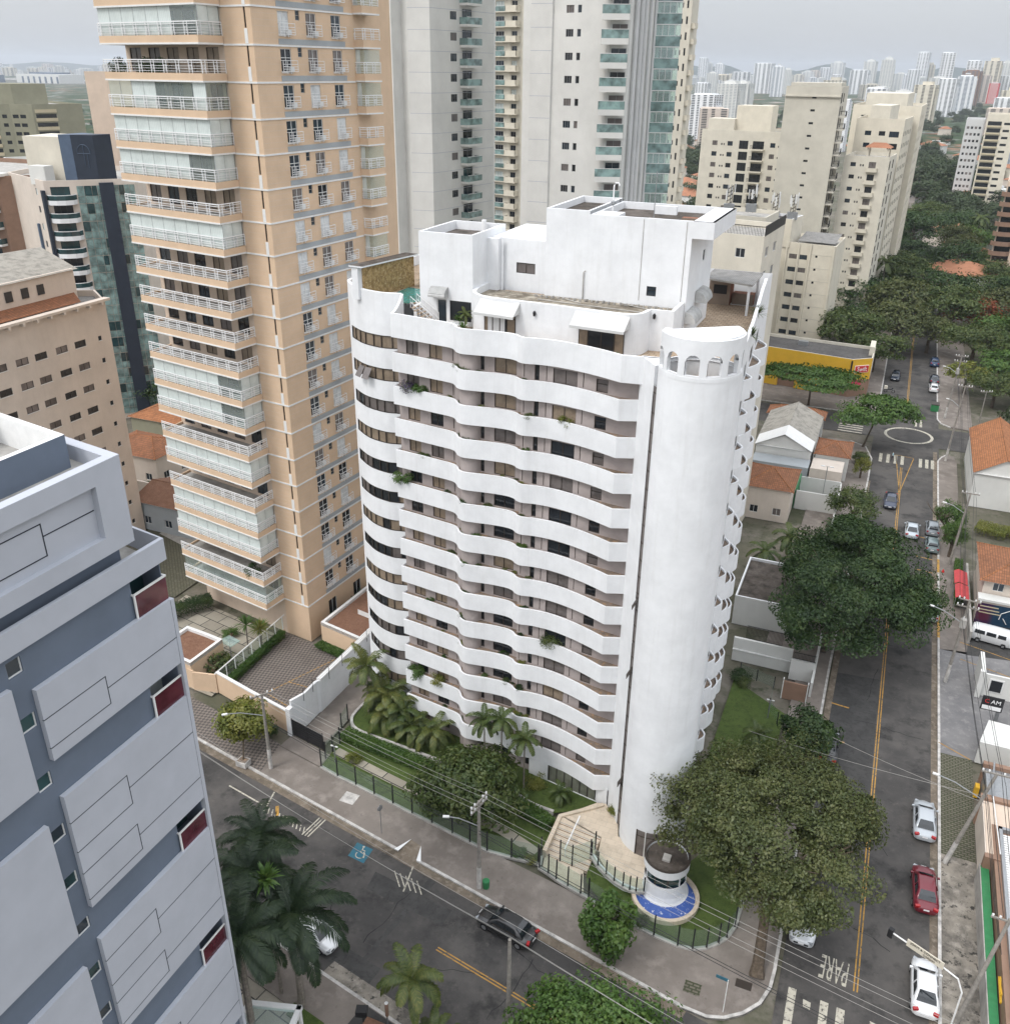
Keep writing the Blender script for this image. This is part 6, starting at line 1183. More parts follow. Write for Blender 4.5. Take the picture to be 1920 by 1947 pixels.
# ================================================================ GARDEN, FENCES AND ENTRANCE OF THE WHITE BUILDING
b = MB(); cb_ = smooth_path([(-43.2, 66), (-43.3, 64.3), (-43.0, 62.8), (-41.6, 61.65), (-38, 61.3), (-33.9, 61.0), (-29, 60.6), (-24.8, 60.0), (-22, 59.1), (-19.7, 58.9)], 4)
b.sheet(cb_ + [(-17.2, 60.4), (-16.2, 61.4), (-16.5, 63.5), (-43.2, 68.3)], .42, 'lawn'); struct('lawn', b)
b = MB(); b.sheet([(-42.4, 60.6), (-42.1, 56.2), (-23.4, 52.9), (-19.1, 53.2), (-18.9, 58.4), (-24, 59.2)], .15, 'lawn'); b.sheet([(-15.2, 55.2), (-14.6, 53), (-12.2, 50.9), (-8.2, 50.2), (-6.3, 50), (-5.2, 50.15), (-4.2, 50.7), (-3.4, 51.5), (-2.95, 52.4), (-2.6, 54), (-2.6, 60), (-5.2, 62), (-10, 54)], .18, 'lawn'); b.sheet([(-8.6, 68), (-2.8, 60), (-2.7, 82), (-8.6, 86)], .16, 'lawn'); struct('lawn', b)
b = MB(); b.thickwall(cb_, .1, .56, .28, 'kerb'); single('garden_kerb', b, 'curving white kerb edging the upper lawn under the balconies', 'kerb')
b = MB(); pa_ = smooth_path([(-41.9, 59.0), (-37.4, 58.1), (-32.3, 57.2), (-27, 56.5), (-23, 55.9), (-19.3, 54.7)], 4); o = offset(pa_, -1.0)
for a, c, d, e in zip(pa_[:-1], pa_[1:], o[1:], o[:-1]): b.poly([(*e, .19), (*d, .19), (*c, .19), (*a, .19)], 'slabpave')
struct('garden_path', b)
b = MB(); b.poly([(-46.6, 59.4, .15), (-43.4, 58.7, .15), (-43.4, 66, .15), (-44.4, 75, .15), (-46.6, 75, .15)], 'pave'); b.poly([(-47.2, 58.8, .16), (-42.2, 57.8, .16), (-42.2, 56.0, .145), (-47.4, 57.0, .145)], 'pave'); struct('driveway', b)
def post_fence(name, label, posts, z, h, cat='fence', group=None, sill=True):
    t = thing(name, label, cat, (*posts[0], z), group); b = MB()
    for a, c in zip(posts[:-1], posts[1:]): b.obox(((a[0] + c[0]) / 2, (a[1] + c[1]) / 2, z + h / 2 + .05), (math.dist(a, c) - .1, .02, h - .15), wrot(a, c), 'fenceglass')
    b.build('glass_panel', t)
    if sill:
        b = MB()
        for a, c in zip(posts[:-1], posts[1:]): b.obox(((a[0] + c[0]) / 2, (a[1] + c[1]) / 2, z + .03), (math.dist(a, c) + .1, .3, .22), wrot(a, c), 'conc')
        b.build('plinth', t)
    p0 = MB(); p0.box(-.05, .05, -.05, .05, 0, h + .12, 'black'); pm = p0.mesh('fence_post')
    for p in posts: part('post', pm, t, (p[0] - posts[0][0], p[1] - posts[0][1], 0))
    return t
post_fence('glass_fence', 'long glass fence with black posts along the front pavement', [(-42.0, 56.0), (-39.88, 55.5), (-37.71, 55.2), (-35.54, 54.8), (-33.4, 54.45), (-31.23, 54.06), (-29.1, 53.75), (-26.92, 53.35), (-25.1, 53.05), (-23.37, 52.76), (-21.2, 52.9), (-18.9, 53.2)], .13, 2.1)
post_fence('glass_fence', 'curved glass fence round the corner lawn and mosaic basin', [(-13.9, 51.4), (-12.2, 50.9), (-10.2, 50.5), (-8.22, 50.15), (-6.32, 49.94), (-5.21, 50.1), (-4.26, 50.63), (-3.51, 51.41), (-3.02, 52.14), (-2.63, 53.36), (-2.5, 55.6), (-2.5, 58), (-2.5, 61)], .13, 2.1)
post_fence('glass_fence', 'glass fence curving from the entrance steps up to the round guard booth', [(-14.9, 55.2), (-14.1, 54.4), (-13.2, 53.8), (-12.4, 53.4), (-11.6, 53.15), (-11.0, 53.0), (-10.5, 53.1), (-9.9, 53.3)], .75, 1.5)
post_fence('glass_fence', 'short glass gates between the steps and the pavement', [(-18.9, 53.9), (-18.6, 52.7), (-17.7, 52.4), (-16.9, 52.1), (-15.8, 51.8), (-14.6, 51.5), (-13.9, 51.4)], .3, 2.1, 'gate')
post_fence('glass_fence', 'tall glass screen with black posts inside the entrance, above the steps', [(-17.3, 54.1), (-16.2, 54.0), (-15.0, 55.2), (-14.9, 56.2)], .3, 2.2, 'gate', sill=False)
post_fence('glass_fence', 'glass fence beside the driveway with red marker on its gate', [(-42.3, 57.2), (-42.2, 58.3), (-42.2, 59.6), (-43.2, 61.5), (-43.4, 63)], .15, 1.9, sill=False)
post_fence('glass_fence', 'low black railed fence round the back lawn near the side gate', [(-8.2, 87.2), (-6.3, 86.6), (-4.4, 86.0), (-4.3, 82), (-3.2, 80)], .15, 1.4, sill=False)
# entrance steps and landing
b = MB(); b.prism([(-18.8, 58.5), (-14.75, 57.4), (-14.5, 55.6), (-13.2, 54.1), (-11.6, 53.35), (-10.1, 53.5), (-9.5, 56.9), (-13.5, 58.2), (-13.9, 59.5), (-15.6, 61.5), (-16.4, 61.3)], .0, .8, 'travertine'); b.prism([(-18.7, 54.4), (-15.2, 54.0), (-14.4, 51.7), (-18.4, 52.8)], .0, .26, 'travertine')
for i in range(7):
    y0, z = 54.2 + i * .56, .24 + .08 * (i + 1); q = [(-18.75, y0 + .1), (-14.85, y0 - .3), (-14.75, 57.5), (-18.8, 58.6)]; b.prism(q, .0, z, 'travertine'); b.poly([(-18.75, y0 + .09, z - .085), (-14.85, y0 - .31, z - .085), (-14.85, y0 - .31, z - .02), (-18.75, y0 + .09, z - .02)], 'brownb'); b.obox((-16.8, y0 + .02, z + .004), (3.9, .07, .008), R(-5.9), 'conc')  # thin dark strip on each riser paints the shade under its nosing
single('entrance_steps', b, 'pale stone entrance steps and landing at the foot of the round tower', 'steps')
b = MB(); b.thickwall([(-18.85, 54.0), (-19.0, 58.4), (-16.6, 60.6), (-15.9, 61.3)][::-1], .1, 1.0, .35, 'travertine'); single('low_wall', b, 'pale stone wall flanking the entrance steps', 'wall')
b = MB(); b.thickwall([(-14.9, 55.35), (-14.1, 54.55), (-13.2, 53.95), (-12.4, 53.55), (-11.6, 53.3), (-10.4, 53.3)], .1, .82, .2, 'white'); single('low_wall', b, 'low white curved wall under the glass fence by the guard booth', 'wall')
b = MB(); b.tube([(-17.0, 58.2, 1.75), (-17.1, 54.6, 1.2)], .06, 'whitesign', 6)
for y, z in ((58.1, .8), (56.4, .6), (54.7, .3)): b.tube([(-17.05, y, z), (-17.05, y, z + .95)], .04, 'whitesign', 5)
single('handrail', b, 'white handrail running down the middle of the entrance steps', 'handrail')
# round guard booth on its mosaic basin
t = thing('guard_booth', 'round white guard booth with a dark flat roof and green windows', 'booth', (-8.6, 54.75, .2)); c = (-8.6, 54.75, 0); b = MB(); b.lathe([(2.05, .3), (1.82, .6), (1.70, 1.0), (1.66, 2.1)], c, 'white', 40); b.lathe([(1.66, 2.98), (1.80, 3.12), (1.82, 3.95), (1.64, 3.95), (1.64, 3.75)], c, 'white', 40); b.build('wall', t, smooth=False)
b = MB(); b.lathe([(1.6, 2.1), (1.6, 2.98)], c, 'tealdark', 10); wo = b.build('window_band', t); b = MB()
for i in range(10): a = 2 * math.pi * i / 10; b = MB(); b.obox((c[0] + 1.61 * math.cos(a), c[1] + 1.61 * math.sin(a), 2.54), (.09, .09, .9), a, 'white' if i % 3 == 0 else 'frame'); b.build('mullion', wo)
b = MB(); b.lathe([(0, 3.76), (1.64, 3.76)], c, 'darkroof', 32); b.lathe([(1.64, 3.95), (1.84, 3.96), (1.84, 3.9)], c, 'frame', 40); b.box(-8.9, -8.3, 54.2, 54.9, 3.76, 3.95, 'conc'); b.build('roof', t)
t = thing('mosaic_basin', 'round basin with chipped blue mosaic round the guard booth', 'basin', (-8.45, 54.3, .15)); c = (-8.3, 54.0, 0); b = MB(); b.lathe([(2.7, .1), (2.7, .62), (2.4, .62), (2.36, .4)], c, 'travertine', 48); b.build('rim', t); b = MB(); b.lathe([(0, .42), (2.38, .42)], c, 'pooltile', 48); b.build('mosaic_floor', t)
# ---- neighbours' lot: patterned paving, ramp wall, sliding gate
b = MB(); b.sheet([(-58.2, 61.8), (-53, 60.3), (-48.2, 59.2), (-47.4, 59.6), (-47.6, 62.6), (-46.9, 63.6), (-47, 72), (-50.6, 72.6), (-55, 73.4), (-58.4, 73.9)], .15, 'checkpave'); b.sheet([(-61, 59.8), (-47.5, 57.2), (-46.9, fy(-46.9) + .3), (-61, fy(-61) + .3)], .138, 'checkpave'); b.sheet([(-75, 62), (-58.6, 60.6), (-58.6, 73), (-75, 76)], .16, 'slabpave'); b.sheet([(-90, 78), (-76, 75), (-76, 84), (-90, 88)], .1, 'gridpave'); b.sheet([(-90, 84), (-60, 76), (-60, 120), (-90, 120)], .05, 'conc'); struct('patterned_paving', b)
b = MB()
for p, q in (((-54.5, 61.5), (-50.4, 71.6)), ((-52.6, 66), (-48.5, 66)), ((-53.6, 63.4), (-49.6, 62.2)), ((-54.5, 61.5), (-51, 60.3))): dline(p, q, 0, .1, 'roadyellow', .156, (.35, .12))
struct('bay_markings', b)
t = thing('boundary_wall', 'tall white stepped wall between the patterned lot and the driveway', 'wall', (-46.6, 66, .1)); b = MB(); b.thickwall([(-46.3, 77), (-46.6, 63.2), (-46.75, 62.9), (-46.75, 60.8), (-47.3, 59.2)][::-1], .1, 4.0, .25, 'white'); b.thickwall([(-46.15, 77), (-46.45, 63.2)][::-1], 3.9, 4.2, .5, 'white_trim'); b.build('wall', t); b = MB()
for y in (60.4, 62, 64.5, 67, 69.5, 72, 74.5): b.tube([(-46.3 if y > 63 else -46.6, y, 3.4), (-46.3 if y > 63 else -46.6, y, 5.0)], .03, 'black', 5)
for z in (4.4, 4.65, 4.9): b.tube([(-46.6, 60.4, z), (-46.5, 63, z), (-46.2, 74.5, z)], .012, 'black', 4)
b.build('wire_guard', t)
b = MB(); b.thickwall([(-58.4, 61.5), (-53, 60.2), (-47.5, 59.0)], .1, 2.6, .25, 'peach'); b.thickwall([(-58.4, 61.45), (-53, 60.15), (-47.5, 58.95)], 2.6, 2.75, .32, 'white_trim'); single('boundary_wall', b, 'peach street wall with a white coping in front of the patterned lot', 'wall')
b = MB(); b.box(-47.6, -47.1, 58.6, 59.2, .1, 3.4, 'white'); single('gate_pillar', b, 'white pillar at the left of the black sliding gate', 'pillar')
t = thing('sliding_gate', 'black slatted sliding gate closing the driveway', 'gate', (-45, 58.3, .15)); b = MB(); a, c = (-47.1, 58.75), (-43.0, 58.0)
for i in range(7): b.obox(((a[0] + c[0]) / 2, (a[1] + c[1]) / 2, .45 + i * .27), (4.1, .05, .22), wrot(a, c), 'black')
b.build('slats', t); b = MB()
for u in (0, 2.05, 4.1): b.obox(wpoint(a, c, u, 1.25), (.08, .1, 2.1), wrot(a, c), 'black')
b.build('frame', t)
t = thing('glass_fence', 'white framed glass fence beside the patterned lot', 'fence', (-58.4, 67, .15)); b = MB(); a, c = (-58.4, 61.6), (-58.6, 73.6); b.obox((*wpoint(a, c, 6, 0)[:2], .5), (12, .25, .7), wrot(a, c), 'peach'); b.build('plinth', t); b = MB(); b.obox((*wpoint(a, c, 6, 0)[:2], 2.6), (12.6, .1, .1), wrot(a, c), 'white_trim')
for i in range(9): b.obox(wpoint(a, c, .1 + i * 1.47, 1.7), (.08, .08, 1.8), 0, 'white_trim')
b.build('frame', t); b = MB(); b.obox((*wpoint(a, c, 6, 0)[:2], 1.7), (12, .02, 1.7), wrot(a, c), 'fenceglass'); b.build('glass', t)
def slab_roof(name, label, pts, z, inner, roofm='brownroof'):
    t = thing(name, label, 'building', (*pts[0], 0)); b = MB()
    for i in range(len(pts)): wall(b, pts[i], pts[(i + 1) % len(pts)], 0, z, [], 'peach')
    b.build('wall', t); b = MB(); b.trim = 'white_trim'; parapet_roof(b, pts, z + .02, .35, .35, roofm)
    for i in range(len(pts)): wall(b, pts[i], pts[(i + 1) % len(pts)], z - .4, z + .02, [], 'white_trim')
    if inner: b.prism(inner, z - .3, z + .35, 'white_trim', top=roofm)
    b.build('roof', t)
slab_roof('pool_house', 'low brown gravel roof with a white edge wedged beside the white building', [(-53.2, 73.4), (-47.3, 72.2), (-47.0, 86), (-52.4, 86)], 3.3, [(-50.5, 77), (-47.8, 76.5), (-47.6, 85), (-50.2, 85)])
slab_roof('gatehouse', 'brown gravel gatehouse roof with a white edge beside the grey block', [(-66.5, 61.8), (-61.2, 61.0), (-61.0, 66), (-63.2, 66.3), (-66.3, 66.6)], 3.4, None)
b = MB(); b.thickwall([(-61, 60.8), (-58.4, 61.4)], .1, 2.4, .2, 'peach'); b.thickwall([(-72, 62.9), (-61, 60.9)], .1, 2.5, .2, 'peach'); single('boundary_wall', b, 'peach street wall running behind the grey block', 'wall')
b = MB(); b.prism([(-62, 66.4), (-60, 66), (-59.8, 67.4), (-61.6, 67.8)], 2.6, 2.7, 'paleglass'); b.tube([(-60.9, 66.9, .1), (-60.9, 66.9, 2.6)], .05, 'metal', 5); single('glass_canopy', b, 'pale glass canopy over the entrance path of the peach tower', 'canopy')
b = MB(); b.lathe([(.35, 0), (.55, .55), (.5, .55), (.45, .5), (0, .5)], (-64.0, 70.4, .16), 'brownb', 16); single('planter_pot', b, 'round brown pot holding a clipped shrub on the stone slabs', 'pot')
b = MB(); b.box(-49.5, -48.4, 52.9, 53.8, .13, .7, 'kerb'); b.box(-49.4, -48.5, 53.0, 53.7, .7, .72, 'soil'); single('planter_box', b, 'square white planter box at the foot of the street tree', 'planter')
b = MB(); b.box(-76, -60.5, 80, 80.3, 0, 3.4, 'peach'); b.box(-70, -67.5, 79.2, 80, 2.2, 2.3, 'white_trim'); single('boundary_wall', b, 'peach back wall with a small white canopy left of the peach tower', 'wall')
# houses seen between the beige block and the peach tower
house('house', 'pale green house with a terracotta hipped roof behind the peach tower', -118, -107, 113.5, 121, 5.2, 'olive', 'tile2', 'hip', 1.5, .4, 'x')
house('house', 'beige house with a terracotta hipped roof between the beige block and the peach tower', -112, -101, 100.5, 108.5, 5.0, 'beige', 'tile', 'hip', 1.6, .5, 'x')
house('house', 'dark house with a brown tiled roof beneath the lowest peach balconies', -94, -83, 88.5, 97, 4.4, 'slate_band', 'brownroof', 'gable', 1.4, .4, 'x')
b = MB(); b.box(-106, -98, 96.2, 96.5, 0, 3.0, 'beige'); single('boundary_wall', b, 'beige garden wall below the terracotta house', 'wall')
b = MB(); b.sheet([(-150, 124), (-96, 100), (-98, 96), (-152, 118)], .02, 'asphalt2'); struct('road', b)
# bottom edge, left
t = thing('entrance_canopy', 'white framed glass canopy below the dark palms', 'canopy', (-31, 30, .1)); b = MB(); q = [(-31.5, 31.6), (-28.2, 32.6), (-27.4, 29.0), (-31, 28)]
for a, c in zip(q, q[1:] + q[:1]): b.obox(((a[0] + c[0]) / 2, (a[1] + c[1]) / 2, 3.0), (math.dist(a, c) + .3, .35, .35), wrot(a, c), 'white_trim')
b.build('frame', t); b = MB(); b.poly([(*p, 3.05) for p in q], 'paleglass'); b.build('glass', t); b = MB()
for p in q: b.box(p[0] - .1, p[0] + .1, p[1] - .1, p[1] + .1, .1, 3, 'white_trim')
b.build('posts', t)
t = thing('kiosk', 'small kiosk with a brown tiled roof at the bottom edge', 'hut', (-22.4, 33.2, .1)); b = MB(); b.box(-23.6, -21.2, 31.6, 33.9, .1, 2.4, 'beige'); b.build('wall', t); b = MB()
for q in ([(-24, 31.2, 2.4), (-20.8, 31.2, 2.4), (-22.4, 32.8, 3.4)], [(-20.8, 31.2, 2.4), (-20.8, 34.3, 2.4), (-22.4, 32.8, 3.4)], [(-20.8, 34.3, 2.4), (-24, 34.3, 2.4), (-22.4, 32.8, 3.4)], [(-24, 34.3, 2.4), (-24, 31.2, 2.4), (-22.4, 32.8, 3.4)]): b.poly(q, 'brownroof')
b.build('roof', t)

# ================================================================ POLES, WIRES, SIGNS
def pole(x, y, h, label, white=True, arms=((0, .4),), armaz=0.0, lean=(0, 0), lamp=None, box=None, mat='polecon', r=.15):
    t = thing('utility_pole', label, 'utility pole', (x, y, .13), 'utility poles'); P = lambda z: (x + lean[0] * z / h, y + lean[1] * z / h, .13 + z)
    b = MB(); b.tube([P(0), P(h * .5), P(h)], [r * 1.25, r, r * .75], mat, 10); b.build('shaft', t)
    if white: b = MB(); b.tube([P(.02), P(2.3)], [r * 1.32, r * 1.22], 'kerb', 10); b.build('whitewashed_base', t)
    for dz, off in arms:
        b = MB(); q = P(h - dz); b.obox((q[0], q[1], q[2]), (2.2, .11, .12), armaz, 'polecon'); am = b.build('crossarm', t)
        for u in (-1, -.55, .55, 1): b = MB(); b.lathe([(.03, 0), (.08, .05), (.08, .2), (.03, .26)], (q[0] + u * math.cos(armaz), q[1] + u * math.sin(armaz), q[2] + .06), 'white_trim', 7); b.build('insulator', am)
    if box: q = P(h - box); b = MB(); b.lathe([(0, -.55), (.34, -.5), (.34, .5), (0, .55)], (q[0] - .05, q[1] - .45, q[2]), 'conc', 12); b.lathe([(.06, .5), (.06, .8)], (q[0] - .1, q[1] - .4, q[2]), 'white_trim', 6); b.build('transformer', t)
    if lamp:
        q = P(h * .72); e = (q[0] + lamp[0], q[1] + lamp[1], q[2] + .9); b = MB(); b.tube([q, (q[0] + lamp[0] * .6, q[1] + lamp[1] * .6, q[2] + .75), e], .045, 'metal', 6); b.build('lamp_arm', t); b = MB(); b.obox((e[0], e[1], e[2] - .02), (.5, .2, .11), math.atan2(lamp[1], lamp[0]), 'white_trim'); b.build('lamp_head', t)
    return t
FA = R(80)
pole(-46.3, 54.0, 8.6, 'slim concrete pole with a bare crossarm by the patterned pavement', arms=((.1, 0),), armaz=R(55), lamp=(-2.6, -2.2))
pole(-22.4, 49.0, 9.2, 'pole with a double crossarm and a street lamp beside the dark sedan', arms=((.1, 0), (.55, 0)), armaz=FA, lamp=(-2.4, -.9))
pole(-15.6, 38.9, 8.6, 'concrete pole standing alone at the bottom edge of the photo', arms=(), white=False); b = MB(); 
pole(12.45, 67.0, 9.8, 'whitewashed pole with a lamp arm between the silver and the red car', arms=((.1, 0),), armaz=0, lean=(1.9, .7), lamp=(-3.6, .6))
pole(12.7, 94.8, 10.4, 'pole carrying a transformer and many wires beside the black shop sign', arms=((.1, 0), (.9, 0)), armaz=R(-8), lean=(.3, .2), box=2.6, lamp=(-3.2, 1.0))
pole(13.0, 51.4, 9.0, 'leaning pole at the bottom right corner near the white car', arms=((.2, 0),), armaz=0, lean=(1.6, 2.0), white=False)
pole(13.4, 124.0, 10.5, 'tall bare pole among the shrubs near the two parked hatchbacks', arms=((.1, 0),), armaz=0, lean=(.5, .6), lamp=(-2.6, .6), white=False)
pole(13.2, 164.0, 13.5, 'pole with a red and white base by the roundabout crossing', arms=((.2, 0),), armaz=0, lean=(.4, .2), lamp=(-2, 1))
pole(13.2, 187.4, 12.5, 'whitewashed pole beyond the roundabout in front of dense trees', arms=((.2, 0), (1.2, 0)), armaz=0, box=3.0, lean=(.6, .3), lamp=(-2.4, .8))
pole(19.3, 187.7, 6.4, 'short pale pole in front of the trees beyond the roundabout', arms=((.3, 0),), armaz=R(20), white=False, r=.1)
def cable(p, q, sag, label, r=.015, m='cable', group='overhead wires'):
    b = MB(); b.tube([(p[0] + (q[0] - p[0]) * t, p[1] + (q[1] - p[1]) * t, p[2] + (q[2] - p[2]) * t - 4 * sag * t * (1 - t)) for t in [i / 14 for i in range(15)]], r, m, 4); single('overhead_wire', b, label, 'wire', group)
wl_ = 'overhead wire stretched along the front street between its poles'
for d, z in ((-.9, 9.35), (-.45, 9.35), (.5, 9.35), (.95, 9.35)):
    cable((-22.4 + d * .17, 49 + d, z), (20, 41 + d, 9.6), .5, wl_); cable((-46.5 + d * .5, 54 + d * .7, 8.8), (-22.4 + d * .17, 49 + d, z), .4, wl_)
for z in (6.4, 6.1): cable((-22.4, 48.9, z), (20, 40.8, z), .6, wl_, .03, 'cabledark'); cable((-46.4, 54, z - .4), (-22.4, 48.9, z), .5, wl_, .025, 'cabledark')
w2_ = 'pale overhead wire crossing above the front street asphalt'
for d, z in ((0, 8.9), (.35, 8.5), (1.5, 8.9)): cable((-48, 45.8 + d, z), (-15.6, 39 + d * .6, z), .5, w2_); cable((-15.6, 39 + d * .6, z), (22, 31.5 + d, z), .5, w2_)
w3_ = 'dark overhead wire running along the right hand pavement'
for i, (d, z) in enumerate(((-.9, 10.3), (-.4, 10.3), (.4, 10.3), (.9, 9.4), (0, 7.4), (.2, 7.0))):
    cable((14.3 + d, 67.7, z - .5), (13.0 + d, 95, z), .5, w3_, .02, 'cabledark'); cable((13.0 + d, 95, z), (13.9 + d, 124.6, z + .2), .6, w3_, .02, 'cabledark'); cable((14.6 + d, 53.4, z - 1.2), (14.3 + d, 67.7, z - .5), .2, w3_, .022, 'cabledark'); cable((13.9 + d, 124.6, z + .2), (13.6 + d, 164.2, z + 2.4), .7, w3_, .022, 'cabledark'); cable((13.6 + d, 164.2, z + 2.4), (13.8 + d, 187.7, z + 1.6), .4, w3_, .025, 'cabledark')
cable((14.2, 67.6, 7.5), (-5, 69.5, 6.5), .3, 'single pale wire crossing the side street into the large olive tree', .02); cable((14.3, 67.6, 6.8), (2, 72, 6.2), .2, 'second pale wire crossing the side street beside the large olive tree', .02)
def signpost(x, y, h, label, boards, m='metal'):
    t = thing('street_sign', label, 'sign', (x, y, .13)); b = MB(); b.tube([(x, y, .13), (x, y, .13 + h)], .035, m, 6); b.build('post', t)
    for c, d, rz, mt in boards: b = MB(); b.obox(c, d, rz, mt); b.build('board', t)
    return t
signpost(-32.6, 51.0, 3.2, 'grey round sign on a thin post on the front pavement', []); b = MB(); b.lathe([(0, -.02), (.28, -.02), (.28, .02), (0, .02)], (0, 0, 0), 'metal', 16); me = b.mesh('sign_disc'); o = part('disc', me, [x for x in bpy.data.objects if x.name.startswith('street_sign')][0], (0, 0, 2.85)); o.rotation_euler = (R(90), 0, R(70))
signpost(-2.1, 45.9, 3.3, 'blue street name plate on a white post at the street corner', [((-2.5, 46.0, 3.3), (.9, .04, .28), R(-5), M['roadblue'])], 'white_trim')
t = signpost(-.4, 52.6, 3.2, 'round traffic sign seen from behind near the big tree trunk', []); o = part('disc', me, t, (0, 0, 2.9)); o.rotation_euler = (R(90), 0, R(30))
t = thing('direction_sign', 'cream lettered board on a curved white arm above the parked white car', 'sign', (12.6, 50.6, .13)); b = MB(); b.tube([(12.6, 50.6, .13), (12.6, 50.6, 4.2), (12.2, 50.9, 5.0), (11.2, 51.3, 5.2), (7.9, 52.8, 5.3)], .06, 'white_trim', 6); b.build('arm', t); a, c = (8.85, 52.25), (11.25, 51.1); rz = wrot(a, c); b = MB(); b.obox(((a[0] + c[0]) / 2, (a[1] + c[1]) / 2, 5.45), (2.6, .06, .62), rz, 'cream2'); b.build('board', t)
add_text('JOINT & CONNECT', .24, 'frame', t, ((a[0] + c[0]) / 2 - .02, (a[1] + c[1]) / 2 - .05, 5.6), (R(90), 0, rz)); add_text('CARDIM', .22, 'frame', t, (10.3, 51.5, 5.3), (R(90), 0, rz)); b = MB(); b.obox((7.85, 52.85, 5.2), (.35, .3, .75), rz, 'black'); b.build('signal_head', t)
t = thing('billboard_frame', 'black leaning sign frame beside the pole at the bottom edge', 'sign', (-12.6, 37.6, .1)); b = MB(); b.obox((-13.0, 38.6, 2.4), (.12, 1.2, 2.6), R(-8), 'black'); b.tube([(-13, 38.6, .1), (-13, 38.6, 1.3)], .05, 'black', 5); b.build('board', t)
b = MB(); b.lathe([(.26, 0), (.3, .75), (.24, .8), (0, .82)], (-21.9, 49.25, .13), 'green', 12); single('litter_bin', b, 'small green litter bin beside the street lamp pole', 'bin')
b = MB(); b.box(-1.7, -.55, 48.3, 49.0, .132, .145, 'frame'); single('manhole_cover', b, 'dark rectangular cover in the corner pavement', 'cover')
b = MB(); b.box(-5.1, -3.9, 46.4, 47.4, .132, .145, 'gridpave'); single('manhole_cover', b, 'square weedy cover in the pavement near the kerb', 'cover')
lamp_pair(-41.2, 57.2, 2.0, 'short garden lamp with two heads behind the black gate'); lamp_pair(-4.2, 80.6, 2.4, 'twin globe garden lamp on the back lawn'); 
t = thing('lamp_post', 'reddish lamp post with a black box lamp at the bottom edge', 'lamp post', (-23.0, 35.2, .13)); b = MB(); b.tube([(-23, 35.2, .13), (-23, 35.2, 2.6)], .06, 'metal', 6); b.tube([(-23, 35.2, 1.9), (-23, 35.2, 3.1)], .13, 'brownb', 8); b.build('pole', t); b = MB(); b.lathe([(0, 0), (.14, .05), (0, .2)], (-23, 35.2, 3.1), 'whitesign', 8); b.build('lamp_head', t)
b = MB(); b.obox((-24.6, 34.6, 2.2), (.8, .6, .5), R(20), 'black'); b.tube([(-24.3, 34.3, .1), (-24.4, 34.4, 2.0)], .05, 'black', 5); single('card_reader', b, 'black gate reader on a bent post beside the driveway', 'post')
